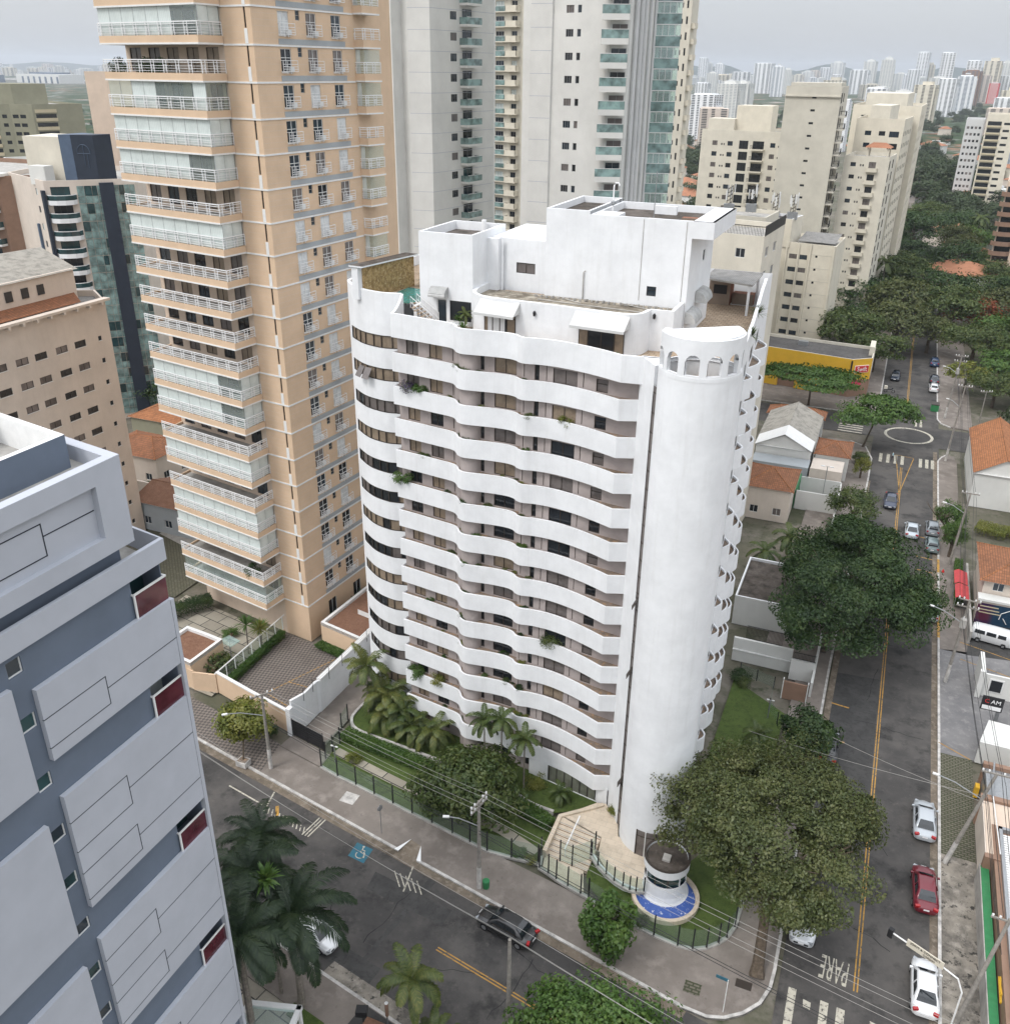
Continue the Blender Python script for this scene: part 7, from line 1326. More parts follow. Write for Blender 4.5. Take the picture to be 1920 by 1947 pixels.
# ================================================================ VEHICLES
def car_mats(c): 
    m, t, b = newmat('car_paint'); b.inputs['Base Color'].default_value = (*c, 1); b.inputs['Roughness'].default_value = .28; b.inputs['Metallic'].default_value = .15; b.inputs['Coat Weight'].default_value = .6; return m
def loft(b, secs, m, close=True):
    k = b.mi(m); n = len(secs[0]); i = len(b.v)
    for s in secs: b.v += s
    for j in range(len(secs) - 1):
        for q in range(n - 1): a = i + j * n + q; b.f.append((a, a + 1, a + 1 + n, a + n)); b.m.append(k)
    if close: b.f.append(tuple(i + n - 1 - q for q in range(n))); b.m.append(k); e = i + (len(secs) - 1) * n; b.f.append(tuple(e + q for q in range(n))); b.m.append(k)
def car(label, loc, rz, colour, kind='sedan', group='cars parked and driving on the streets', plate=True):
    """length along x (front at +x), built at the origin then moved"""
    P = car_mats(colour); t = thing('car', label, 'car', (0, 0, 0), group); L, W = (4.55, 1.78) if kind == 'sedan' else (4.0, 1.72) if kind == 'hatch' else (4.4, 1.84); hf = L / 2; w_ = W / 2
    belt = {'sedan': .93, 'hatch': .95, 'suv': 1.05}[kind]; roof = {'sedan': 1.45, 'hatch': 1.5, 'suv': 1.66}[kind]
    st = [(-hf, .62, .72), (-hf + .12, .90, .80), (-hf + .55, 1.0, belt - .01), (-hf + 1.3, 1.0, belt), (0, 1.0, belt - .01), (hf - 1.5, 1.0, belt - .03), (hf - .75, .99, belt - .14), (hf - .2, .9, belt - .27), (hf, .62, belt - .36)]
    if kind != 'sedan': st[0] = (-hf, .8, .85); st[1] = (-hf + .1, .95, belt - .02)
    b = MB(); secs = []
    for x, s_, z in st:
        y = w_ * s_; zb = .22 if abs(x) < hf - .15 else .34; secs.append([(x, -y * .92, zb), (x, -y, .45), (x, -y * .985, z - .16), (x, -y * .90, z - .02), (x, -y * .45, z + .025), (x, y * .45, z + .025), (x, y * .90, z - .02), (x, y * .985, z - .16), (x, y, .45), (x, y * .92, zb)])
    loft(b, secs, P); b.build('body', t, smooth=True)
    x0, x1, x2, x3 = {'sedan': (-1.75, -1.0, .45, 1.25), 'hatch': (-1.92, -1.55, .35, 1.15), 'suv': (-2.1, -1.75, .5, 1.25)}[kind]; yb, yt = w_ * .88, w_ * .66
    b = MB(); secs = []
    for x, z, y in ((x0, belt - .03, yb), ((x0 + x1) / 2, (belt + roof) / 2 + .04, (yb + yt) / 2 + .02), (x1, roof - .05, yt), ((x1 + x2) / 2, roof, yt + .01), (x2, roof - .05, yt), ((x2 + x3) / 2, (belt + roof) / 2 + .02, (yb + yt) / 2 + .02), (x3, belt - .08, yb)):
        secs.append([(x, -yb, belt - .1), (x, -(y + .005), z - .04), (x, -y * .86, z), (x, 0, z + .018), (x, y * .86, z), (x, y + .005, z - .04), (x, yb, belt - .1)])
    loft(b, secs, P); b.build('roof', t, smooth=True)
    zm = (belt + roof) / 2; ym = (yb + yt) / 2
    for nm_, xa, za, xb, zb_, xc, zc_ in (('windscreen', x3 - .06, belt + .0, (x2 + x3) / 2 + .05, zm + .055, x2 + .08, roof - .0), ('rear_window', x0 + .08, belt + .08, (x0 + x1) / 2 - .05, zm + .08, x1 - .07, roof - .0)):
        g = MB(); r1 = [(xa, -yb * .8, za), (xa, yb * .8, za)]; r2_ = [(xb, -ym * .83, zb_), (xb, ym * .83, zb_)]; r3 = [(xc, -yt * .8, zc_), (xc, yt * .8, zc_)]
        for p_, q_ in ((r1, r2_), (r2_, r3)): f4 = [p_[0], p_[1], q_[1], q_[0]]; g.poly(f4 if xa > 0 else f4[::-1], 'carglass')
        g.build(nm_, t)
    for s_ in (-1, 1):
        g = MB(); lo, hi = belt + .03, roof - .1; yl, yh = s_ * (yb + .012), s_ * (yt + .032); f = lambda x, z: (x, yl + (yh - yl) * (z - belt) / (roof - belt), z)
        pts = [(x0 + .38, lo), (x3 - .34, lo), (x2 + .02, hi), (x1 + .1, hi)]; q = [f(*p) for p in pts]; g.poly(q if s_ < 0 else q[::-1], 'carglass'); xm = (x1 + x2) / 2 - .05
        g.obox((xm, (yl + yh) / 2, (lo + hi) / 2), (.08, .1, hi - lo), 0, P, tilt=s_ * .42); g.build('side_window', t)
        g = MB(); g.obox((x3 - .3, s_ * (w_ + .05), belt + .02), (.13, .18, .12), 0, P); g.build('wing_mirror', t)
        g = MB(); g.obox((hf - .14, s_ * w_ * .66, belt - .36), (.22, .3, .12), s_ * -.4, 'lampclear'); g.build('headlight', t); g = MB(); g.obox((-hf + .1, s_ * w_ * .70, belt - .12), (.2, .34, .17), s_ * .3, 'lampred'); g.build('taillight', t)
        for x in (-hf + .85, hf - .85):
            g = MB(); 
            for (ra, m_, wd, nm) in ((.31, 'rubber', .2, 0),): 
                n = 16; rim = [(x + ra * math.cos(2 * math.pi * q / n), ra * math.sin(2 * math.pi * q / n) + .31) for q in range(n)]
                y0, y1 = s_ * (w_ - .2), s_ * (w_ + .012)
                for q in range(n): a, c = rim[q], rim[(q + 1) % n]; g.poly([(a[0], y0, a[1]), (c[0], y0, c[1]), (c[0], y1, c[1]), (a[0], y1, a[1])], m_)
                g.poly([(p[0], y1, p[1]) for p in rim], m_)
            wh = g.build('wheel', t); g = MB(); rim = [(x + .2 * math.cos(2 * math.pi * q / 12), .31 + .2 * math.sin(2 * math.pi * q / 12)) for q in range(12)]; g.poly([(p[0], s_ * (w_ + .018), p[1]) for p in rim], 'rim'); g.build('rim', wh)
    g = MB(); g.box(hf - .03, hf + .02, -w_ * .55, w_ * .55, .42, .56, 'black'); g.box(hf - .32, hf - .05, -w_ * .5, w_ * .5, .2, .3, 'black'); g.build('grille', t)
    if plate:
        for x in (-hf - .02, hf + .005): g = MB(); g.box(x, x + .03, -.2, .2, .46 if x > 0 else .6, .58 if x > 0 else .72, 'whitesign'); g.build('number_plate', t)
    t.location = (loc[0], loc[1], .02); t.rotation_euler.z = R(rz); t.scale = (1.07, 1.07, 1.07); return t
SIL, WHT, DRK = (.42, .45, .48), (.74, .75, .76), (.035, .035, .036)
car('dark grey sedan parked by the front kerb', (-18.75, 46.15), 169.5, (.022, .022, .023))
car('white hatchback half hidden under the dark palms', (-31.9, 39.75), -11, WHT, 'hatch')
car('silver sedan parked at the right kerb above the red car', (10.75, 71.1), 91, SIL)
car('dark red sedan parked at the right kerb', (10.85, 62.9), 93, (.145, .008, .018))
car('white sedan parked at the right kerb under the lettered board', (10.95, 53.3), 91, WHT)
car('silver car stopped below the big tree beside the painted word', (2.3, 55.9), -91, (.6, .62, .64), 'suv')
car('silver sedan driving away past the tall dark tree', (8.45, 132.2), 90, (.45, .5, .54))
car('grey hatchback parked at the right kerb, the farther of a close pair', (11.2, 134.0), 90, (.26, .29, .32), 'hatch')
car('greenish grey hatchback parked at the right kerb, the nearer of a close pair', (11.15, 128.4), 90, (.17, .22, .23), 'hatch')
car('silver hatchback at the right kerb beside the edge of the tall dark tree', (11.1, 109.2), 88, SIL, 'hatch')
car('navy car coming down the side street towards the camera', (5.2, 141.6), -90, (.03, .04, .075))
car('black car under the olive tree at the left kerb', (2.0, 77.8), 90, (.012, .013, .016))
car('dark blue car waiting beyond the roundabout by the shop', (3.5, 210.8), -92, (.02, .03, .05), 'hatch')
car('white hatchback parked beyond the roundabout at the right kerb', (11.2, 205.6), 90, WHT, 'hatch')
car('dark car parked beyond the roundabout behind the white hatchback', (11.3, 212), 90, (.03, .04, .06))
car('blue car parked in the tree shade far beyond the roundabout', (11.3, 226), 90, (.03, .06, .13), 'suv')
b = MB(); b.obox((11.4, 192, .75), (1.4, 2.0, 1.3), 0, 'green'); b.obox((11.4, 192, 1.45), (1.5, 2.1, .12), 0, 'frame'); b.obox((11.4, 191.5, .2), (1.3, .3, .3), 0, 'rubber'); single('skip_bin', b, 'dark green skip standing at the kerb beyond the roundabout', 'bin')
def van(label, loc, rz):
    P = car_mats((.72, .73, .74)); t = thing('van', label, 'van', (0, 0, 0)); b = MB(); secs = []
    for x, zt_, s_ in ((-2.2, 1.2, .86), (-2.15, 1.75, .93), (-1.9, 1.92, .97), (0, 1.98, 1), (1.6, 1.95, 1), (2.0, 1.75, .96), (2.15, 1.25, .95), (2.25, .7, .88)):
        y = .86 * s_; secs.append([(x, -y * .9, .3), (x, -y, .55), (x, -y * 1.0, 1.1), (x, -y * .9, max(1.15, zt_ - .16)), (x, -y * .6, zt_), (x, y * .6, zt_), (x, y * .9, max(1.15, zt_ - .16)), (x, y, 1.1), (x, y, .55), (x, y * .9, .3)])
    loft(b, secs, P); b.build('body', t, smooth=True)
    for s_ in (-1, 1):
        for x0, x1 in ((-1.85, -.75), (-.6, .45), (.62, 1.5)): g = MB(); q = [(x0, s_ * .872, 1.2), (x1, s_ * .872, 1.2), (x1 - .03, s_ * .81, 1.66), (x0 + .03, s_ * .81, 1.66)]; g.poly(q if s_ < 0 else q[::-1], 'carglass'); g.build('side_window', t)
        for x in (-1.35, 1.35):
            g = MB(); g.obox((x, s_ * .78, .32), (.5, .2, .5), 0, 'rubber'); g.obox((x, s_ * .78, .32), (.36, .2, .64), 0, 'rubber'); wh = g.build('wheel', t); g = MB(); g.obox((x, s_ * .885, .32), (.26, .02, .26), R(0), 'rim'); g.build('rim', wh)
        g = MB(); g.obox((2.2, s_ * .6, .85), (.08, .2, .2), 0, 'lampclear'); g.build('headlight', t)
    g = MB(); g.poly([(2.165, -.74, 1.25), (2.165, .74, 1.25), (2.02, .7, 1.74), (2.02, -.7, 1.74)], 'carglass'); g.build('windscreen', t); g = MB(); g.poly([(-2.21, .6, 1.25), (-2.21, -.6, 1.25), (-2.17, -.56, 1.7), (-2.17, .56, 1.7)], 'carglass'); g.build('rear_window', t)
    for x in (-2.34, 2.28): g = MB(); g.obox((x, 0, .48), (.12, 1.7, .16), 0, 'white_trim'); g.build('bumper', t)
    t.location = (*loc, .15); t.rotation_euler.z = R(rz)
van('old white minibus parked nose to the right in front of the mural', (17.6, 105.4), -9)
t = thing('motorcycle', 'dark delivery motorcycle with a pale box near the shop corner', 'motorcycle', (2.6, 200.3, 0)); b = MB(); b.tube([(1.9, 200.4, .7), (3.0, 200.2, .75), (3.3, 200.15, 1.1)], .13, 'black', 6); b.tube([(3.3, 200.15, 1.05), (3.45, 200.1, .3)], .05, 'metal', 5); b.tube([(3.2, 199.8, 1.1), (3.25, 200.5, 1.1)], .03, 'black', 4); b.build('frame', t); b = MB(); b.obox((1.9, 200.4, 1.05), (.6, .6, .6), .1, 'cream'); b.build('box', t)
for x in (1.95, 3.45): b = MB(); b.tube([(x + .3 * math.cos(a), 200.3, .3 + .3 * math.sin(a)) for a in [i * .5236 for i in range(13)]], .06, 'rubber', 5); b.build('wheel', t)
b = MB(); b.tube([(12.6, 121.4, .13), (12.6, 121.4, .55)], [.2, .05], M['redsign'], 8); single('traffic_cone', b, 'orange cone at the foot of the bare trunk by the yellow kerb', 'cone')
# pedestrian on the crossing (walking, seen from behind)
def person(label, loc, rz, top, trousers):
    t = thing('person', label, 'person', (0, 0, 0)); me = bpy.data.meshes.new('body'); V = [(0, 0, .93), (0, 0, 1.18), (0, 0, 1.40), (0, 0, 1.52), (0, .01, 1.62), (0, .02, 1.72), (.19, 0, 1.40), (.25, -.06, 1.14), (.24, .05, .92), (-.19, 0, 1.40), (-.25, .08, 1.14), (-.24, .2, .95), (.10, 0, .88), (.11, .12, .50), (.11, .06, .08), (.11, .2, .04), (-.10, 0, .88), (-.11, -.08, .50), (-.11, -.26, .12), (-.11, -.16, .04)]
    E = [(0, 1), (1, 2), (2, 3), (3, 4), (4, 5), (2, 6), (6, 7), (7, 8), (2, 9), (9, 10), (10, 11), (0, 12), (12, 13), (13, 14), (14, 15), (0, 16), (16, 17), (17, 18), (18, 19)]; rad = [.15, .14, .15, .06, .10, .09, .07, .05, .04, .07, .05, .04, .10, .07, .05, .045, .10, .07, .05, .045]
    me.from_pydata(V, E, []); o = bpy.data.objects.new('body', me); COL.objects.link(o); md = o.modifiers.new('skin', 'SKIN'); s = me.skin_vertices[0].data
    for i, r_ in enumerate(rad): s[i].radius = (r_, r_ * .85)
    s[0].use_root = True; md2 = o.modifiers.new('sub', 'SUBSURF'); md2.levels = 1; md2.render_levels = 1
    dg = bpy.context.evaluated_depsgraph_get(); m2 = bpy.data.meshes.new_from_object(o.evaluated_get(dg)); bpy.data.objects.remove(o); m2.name = 'body'; m2.materials.clear()
    for m in (M['skin'], top, trousers, M['frame']): m2.materials.append(m)
    for p in m2.polygons: z = p.center.z; p.material_index = 3 if z > 1.66 or z < .09 else 0 if z > 1.5 or (abs(p.center.x) > .2 and z < 1.15) else 1 if z > .93 else 2
    part('body', m2, t); h = MB(); h.lathe([(0, 0), (.1, .02), (.115, .09), (.07, .16), (0, .18)], (0, -.01, 1.62), 'frame', 10); h.build('hair', t); t.location = (*loc, .01); t.rotation_euler.z = rz
person('person in a pale blue shirt and dark trousers walking over the crossing', (4.75, 160.6), R(100), plain('pale_blue_cloth', (.35, .52, .58), .8, 0), plain('dark_cloth', (.03, .03, .04), .8, 0))
# ================================================================ TREES AND PLANTS
mid = [crown_mesh('broad_crown', 11 + i, 5200, .30, 1, 1, .72, 46, 'L_mid', .2, .6) for i in range(3)] if 0 else None
def unit_crown(nm, seed, n, size, clumps, mat, **kw): return crown_mesh(nm, seed, n, size, 1, 1, .75, clumps, mat, **kw)
C_mid = [unit_crown('broad_crown', 11 + i, 5200, .062, 52, 'L_mid') for i in range(3)]; C_far = [unit_crown('far_crown', 31 + i, 2600, .085, 34, 'L_far') for i in range(4)]
C_drk = [unit_crown('dark_crown', 41 + i, 4600, .066, 44, 'L_dark') for i in range(2)]; C_bri = [unit_crown('bright_crown', 51 + i, 4600, .066, 40, 'L_bright', layer=3) for i in range(2)]
C_red = unit_crown('flame_crown', 61, 4200, .07, 40, 'L_red'); C_lime = [unit_crown('lime_crown', 71 + i, 2600, .085, 26, 'L_lime') for i in range(2)]; C_oli = [unit_crown('olive_crown', 81 + i, 4600, .066, 44, 'L_olive') for i in range(2)]
CC = {'mid': C_mid, 'far': C_far, 'drk': C_drk, 'bri': C_bri, 'red': [C_red], 'lime': C_lime, 'oli': C_oli}
TR = {}
def quick_tree(label, x, y, h, rx, kind, group=None, name='tree', ry=None, cat='tree', tr=.2, zf=.62, seed=None):
    """trunk mesh of unit height shared; crown scaled to the radius"""
    seed = int(abs(x * 7 + y * 3)) if seed is None else seed; t = thing(name, label, cat, (x, y, 0), group)
    key = seed % 3
    if key not in TR: TR[key] = trunk_mb((0, 0, 0), 1.0, .035, (.03, -.02), 5, .32, key, 'bark', .5, .9).mesh('trunk')
    part('trunk', TR[key], t, (0, 0, 0), seed * 1.3, (h, h, h * .93)); ms = CC[kind]; part('crown', ms[seed % len(ms)], t, (0, 0, h * zf), seed * 2.1, (rx, ry or rx, h * (1 - zf) * 1.3)); return t
# the two large trees
big = crown_mesh('olive_crown', 5, 88000, .15, 8.1, 8.6, 3.8, 165, 'L_olive', .088, .6, -.5, shell=.36)
t = tree('tree', 'large round olive green tree leaning over the street corner', 'tree', (-.35, 49.7, .1), 10.2, big, 8.2, .42, (-.7, 7.2), 9, 5.5, 3, 'bark', fork=.45)
bd = crown_mesh('dark_crown', 8, 85000, .2, 8.0, 13.4, 4.6, 120, 'L_dark', .115, .42, -.55, layer=4, shell=.45)
tree('tree', 'huge dark green feathery tree overhanging the side street', 'tree', (-.3, 95.5, .1), 10.5, bd, 7.4, .42, (1.4, 5.0), 7, 6, 6)
sm_ = crown_mesh('dark_bush_crown', 18, 7000, .2, 2.3, 2.3, 2.0, 40, 'L_dark', .2, .6, -.8)
tree('tree', 'small dense dark tree at the left kerb below the huge dark tree', 'tree', (-.1, 76.4, .1), 4.4, sm_, 3.0, .13, (0, 0), 4, 1.2, 4)
gt = crown_mesh('garden_crown', 28, 17000, .22, 4.0, 3.4, 2.7, 70, 'L_mid', .17, .6, -.7); tree('tree', 'dense round green tree on the front lawn before the balconies', 'tree', (-26.6, 56.3, .15), 5.4, gt, 3.4, .16, (0, 0), 6, 2.2, 5)
st_ = crown_mesh('street_tree_crown', 38, 9000, .2, 1.75, 1.7, 2.5, 40, 'L_bright', .19, .8, -.9); tree('tree', 'narrow leafy tree on the pavement by the entrance gates', 'tree', (-11.2, 46.9, .1), 5.2, st_, 3.2, .1, (0, 0), 4, 1.0, 6)
bt = crown_mesh('bottom_crown', 48, 16000, .19, 4.2, 3.3, 2.2, 64, 'L_bright', .17, .8, -.6); tree('tree', 'bright leafy tree filling the middle of the bottom edge', 'tree', (-9.0, 36.5, .1), 5.6, bt, 4.4, .14, (0, 1.6), 5, 2, 7)
yl = crown_mesh('yellowish_crown', 58, 8000, .19, 2.5, 2.2, 1.7, 44, 'L_lime', .2, .7, -.7); tree('tree', 'small yellowish green street tree rising from a white planter box', 'tree', (-48.95, 53.4, .7), 3.9, yl, 3.0, .08, (-1.0, 2.2), 5, 1.2, 8, 'bark')
um = crown_mesh('umbrella_crown', 68, 11000, .34, 8.2, 6.0, 1.5, 60, 'L_bright', .17, .5, -.1, layer=2); tree('tree', 'flat topped bright green tree in front of the yellow shop', 'tree', (-11.8, 184.5, .1), 6.5, um, 6.2, .22, (0, -2), 6, 4, 9)
um2 = crown_mesh('spreading_crown', 78, 9000, .32, 5.6, 5.2, 2.6, 54, 'L_bright', .18, .6, -.3); tree('tree', 'bright green tree leaning over the roundabout', 'tree', (-.3, 165.2, .1), 6.5, um2, 6.4, .17, (1.6, .5), 6, 3.4, 10, fork=.7)
quick_tree('small street tree standing on the pavement left of the navy car', .3, 130.5, 6.2, 3.1, 'mid', zf=.6); quick_tree('small bushy tree at the left kerb before the roundabout', .2, 150.2, 3.8, 1.2, 'lime', zf=.55); quick_tree('low clipped bush on the pavement beside the crossing', -.2, 157, 2.2, 1.3, 'mid', zf=.5)
quick_tree('bright tree wrapped round the pole beside the parked hatchbacks', 12.9, 132.0, 6.0, 1.9, 'bri', zf=.55); quick_tree('thin bushy tree at the right pavement above the red canopies', 13.4, 126.5, 5.5, 1.5, 'bri', zf=.6)
quick_tree('dark tree beside the tall glass tower, left of the peach tower', -117.5, 137.0, 9.5, 5.5, 'drk'); quick_tree('dark tree shading the wall beyond the beige block', -124, 129, 7.5, 4.5, 'drk')
av = 'trees lining the avenue beyond the roundabout'
random.seed(21)
spots = [(-1.5, 214, 12, 7, 'mid'), (-8, 222, 12.5, 8, 'mid'), (2, 232, 13, 7.5, 'oli'), (9.5, 236, 10, 6, 'oli'), (-10, 238, 12, 8, 'drk'), (2, 252, 14, 8, 'oli'), (14, 252, 13, 8, 'mid'), (-5, 262, 13, 9, 'drk'), (19, 230, 11, 7, 'mid'), (24, 214, 10, 6.5, 'bri'), (30, 224, 12, 8, 'mid'), (17, 206, 8, 4.5, 'lime'), (22, 199, 8, 5, 'mid'), (29, 204, 9, 6, 'drk'), (12, 268, 14, 8, 'drk'), (20, 258, 13, 7.5, 'red'), (14.5, 281, 11, 6, 'red'), (25, 244, 12, 7, 'bri'), (33, 240, 12, 7.5, 'mid'), (28, 262, 12, 8, 'oli'), (2, 282, 14, 9, 'mid'), (-1, 296, 13, 8, 'drk'), (22, 290, 13, 8.5, 'mid'), (-6, 300, 14, 8, 'drk'), (30, 285, 12, 7, 'drk'), (-2, 316, 14, 8, 'mid'), (16, 322, 13, 8, 'drk'), (26, 312, 12, 7, 'mid'), (1, 340, 14, 9, 'drk'), (17, 356, 14, 7, 'oli'), (22, 346, 12, 7, 'mid'), (3, 372, 15, 9.5, 'drk'), (17, 392, 15, 8, 'drk'), (22, 378, 12, 7, 'bri'), (-1, 410, 14, 8.5, 'mid'), (18, 418, 13, 8, 'drk'), (26, 402, 11, 7, 'mid'), (8, 445, 15, 10, 'mid'), (22, 452, 13, 8, 'far'), (15, 480, 15, 10, 'far'), (5, 500, 15, 11, 'far'), (24, 505, 13, 9, 'far'), (14, 540, 16, 12, 'far'), (2, 560, 15, 11, 'far'), (26, 566, 14, 10, 'far'), (12, 610, 16, 13, 'far'), (24, 640, 15, 12, 'far'), (6, 660, 15, 12, 'far')]
nmk = {'mid': 'green avenue tree with a broad rounded crown', 'drk': 'dark green avenue tree with a dense crown', 'oli': 'olive green avenue tree over the far street', 'bri': 'bright green avenue tree with layered crown', 'red': 'flame tree with orange red blossom among the avenue trees', 'lime': 'small yellow green tree by the far pavement', 'far': 'hazy distant tree where the avenue fades away'}
for x, y, h, r_, k in spots: h *= random.uniform(.72, 1.08); quick_tree(nmk[k], x, y, h, r_ * .86, k, av)
# palms
P_dark = [palm_mesh('palm_fronds', i, 22, 4.7, 'L_palm', 50, .9, 1.0, (-.1, 1.1), .042) for i in (1, 2)]; P_grn = [palm_mesh('palm_fronds', 10 + i, 15, 2.6, 'L_palmg', 34, .58, 1.0, (.0, 1.2), .036) for i in (1, 2)]; P_mid = [palm_mesh('palm_fronds', 20 + i, 15, 2.4, 'L_mid', 34, .52, 1.1, (-.05, 1.2), .036) for i in (1, 2)]
def palm(label, x, y, z, h, fronds, r=.16, scale=1.0, rz=0.0, group=None, lean=(0, 0), bark='barkpale'):
    t = thing('palm_tree', label, 'palm', (x, y, z), group); b = MB(); b.tube([(x, y, z - .1), (x + lean[0] * .4, y + lean[1] * .4, z + h * .5), (x + lean[0], y + lean[1], z + h)], [r * 1.3, r, r * .85], bark, 9); b.build('trunk', t); part('crown', fronds, t, (lean[0], lean[1], h), rz, scale); return t
palm('tallest dark palm rising beside the grey block', -33.5, 35.6, .1, 10.5, P_dark[0], .22, 1.0, .3); palm('dark palm spreading over the white hatchback', -29.6, 34.6, .1, 9.2, P_dark[1], .22, 1.05, 1.1); palm('dark palm hanging over the bottom edge beside the grey block', -30.6, 30.6, .1, 11.0, P_dark[0], .22, .95, 2.0); palm('dark palm tucked behind the grey block corner', -35.5, 39.2, .1, 9.5, P_dark[1], .2, .8, 2.6)
t = thing('fan_palm', 'bright fan palm between the dark palms', 'palm', (-31.5, 34.8, .1)); b = MB(); b.tube([(-31.5, 34.8, 0), (-31.5, 34.8, 11.4)], .13, 'barkpale', 8); b.build('trunk', t); part('crown', spiky_mesh('fan_fronds', 3, 60, 1.3, 'L_bright', .12), t, (0, 0, 11.3))
palm('yellow green palm drooping over the bottom edge road', -21.4, 35.9, .1, 5.4, P_grn[0], .08, 1.05, .4); palm('pale green palm in front of the curved window bay', -41.8, 64.5, .4, 6.0, P_grn[1], .1, 1.15, .9)
for i, (x, y, h, lb) in enumerate(((-19.3, 35.0, 2.2, 'low bushy palm at the bottom edge, the nearest to the drooping palm'), (-17.6, 34.4, 2.6, 'low bushy palm at the bottom edge, the middle of three'), (-16.2, 34.9, 1.9, 'low bushy palm at the bottom edge, the nearest to the lone pole'))): palm(lb, x, y, .1, h, P_mid[i % 2], .07, .85, i * .9, 'low bushy palms at the bottom edge')
gp_ = 'slim palms on the lawn before the balconies'
for i, (x, y, h, lb) in enumerate(((-27.4, 61.2, 6.2, 'slim garden palm, the left of the trio before the balconies'), (-25.6, 61.0, 7.0, 'slim garden palm, the middle one of the trio before the balconies'), (-23.2, 60.6, 5.8, 'slim garden palm, the right of the trio before the balconies'))): palm(lb, x, y, .4, h, P_mid[i % 2], .07, .82, i * 1.1, gp_)
gf = 'feathery cluster palms under the curved bay'
for i, (x, y, h, s_) in enumerate(((-40.8, 65.2, 2.6, 1.0), (-39.6, 64.6, 3.2, 1.05), (-38.4, 64.0, 2.6, 1.0), (-37.2, 63.6, 2.2, .95), (-39.2, 63.4, 1.6, .9), (-36.0, 62.9, 1.5, .9), (-34.6, 62.6, 1.5, .85), (-33.4, 62.8, 1.8, .85))): palm('feathery green cluster palm on the lawn under the curved bay', x, y, .4, h, [P_mid[0], P_grn[0], P_grn[1]][i % 3], .06, s_ * 1.15, i * .8, gf)
gb = 'blue grey palms behind the white building'
for i, (x, y, h, s_) in enumerate(((-7.0, 116.5, 3.4, 1.25), (-9.6, 112.5, 2.6, 1.2), (-5.0, 112, 2.4, 1.1))): palm('grey green palm in the garden behind the white building', x, y, .1, h, P_mid[i % 2], .12, s_, i, gb)
palm('single tall palm on the avenue among round trees', -3.5, 274, 0, 13.5, P_mid[0], .18, 1.7, .5); palm('palm with a thick crown at the avenue right side', 24.5, 392, 0, 12, P_mid[1], .2, 2.0, .5)
palm('small palm at the back lawn by the olive tree', -4.6, 75.5, .2, 1.6, P_mid[0], .08, .8, .2)
# shrubs, hedges, pot plants
SH = [crown_mesh('shrub_leaves', 100 + i, 1500, .11, 1, 1, .8, 22, k, .28, .8, -.6) for i, k in enumerate(('L_mid', 'L_dark', 'L_bright', 'L_lime', 'L_purple', 'L_pink'))]; SP = [spiky_mesh('spiky_leaves', 5 + i, 70, 1.0, k, .035) for i, k in enumerate(('L_bright', 'L_lime', 'L_mid'))]
def shrub(label, x, y, z, s_, mesh, group=None, name='shrub', cat='shrub', zs=None):
    o = bpy.data.objects.new(name, mesh); COL.objects.link(o); o.location = (x, y, z + (zs or s_) * .55); o.scale = (s_, s_, zs or s_); o.rotation_euler.z = x * 3.1; return tag(o, label, cat, group)
def hedge(path, w_, h, z, label, mat='L_bright', n=900):
    Q = []; g = np.random.default_rng(int(abs(path[0][0]) * 10))
    for a, c in zip(path[:-1], path[1:]):
        L = math.dist(a, c); m_ = int(n * 4 * L / 3); e = np.array([(c[0] - a[0]) / L, (c[1] - a[1]) / L, 0]); s_ = np.array([-e[1], e[0], 0]); p = np.array([*a, z]) + e * g.random((m_, 1)) * L + s_ * (g.random((m_, 1)) - .5) * w_; p[:, 2] += h * g.random(m_) ** .4 + g.normal(size=m_) * .03
        nr = g.normal(size=(m_, 3)) * .7 + np.array([0, 0, .8]); nr /= np.linalg.norm(nr, axis=1, keepdims=True); t_ = np.cross(nr, g.normal(size=(m_, 3))); t_ /= np.linalg.norm(t_, axis=1, keepdims=True); b_ = np.cross(nr, t_); Q.append(np.stack([p - t_ * .08, p + b_ * .05, p + t_ * .08, p - b_ * .05], 1))
    o = bpy.data.objects.new('hedge', quads_mesh('hedge_leaves', np.concatenate(Q), None, mat)); COL.objects.link(o); return tag(o, label, 'hedge')
hedge([(-42.3, 60.6), (-40.5, 60.3), (-36, 59.9), (-31, 59.3), (-25, 58.7), (-21, 57.9), (-19.4, 57.2)], 1.5, .95, .15, 'clipped bright hedge below the upper lawn kerb'); hedge([(-58.0, 62.3), (-58.2, 68), (-58.3, 73)], .8, 1.0, .15, 'clipped hedge behind the white framed glass fence'); hedge([(-73.5, 69), (-72, 72.4), (-70, 75)], 1.8, 1.8, .1, 'dark mounded hedge beside the stone slab court', 'L_dark'); hedge([(-53.4, 72.9), (-47.6, 71.7)], 1.4, .5, .4, 'grassy bed in front of the brown gravel roof', 'L_bright'); hedge([(-48.6, 57.9), (-51.5, 58.6)], 1.0, 1.0, .13, 'dark hedge along the peach street wall', 'L_dark'); hedge([(14.2, 112), (14.4, 124)], 1.0, 1.2, .13, 'green verge beside the red canopies', 'L_bright'); hedge([(17, 137), (21, 136), (23.5, 137)], 3.5, 1.2, .1, 'grassy bank under the white gable wall', 'L_lime'); hedge([(-101, 97.4), (-98, 98.6)], 1.0, 2.2, .1, 'dark clipped shrubs by the beige garden wall', 'L_dark')
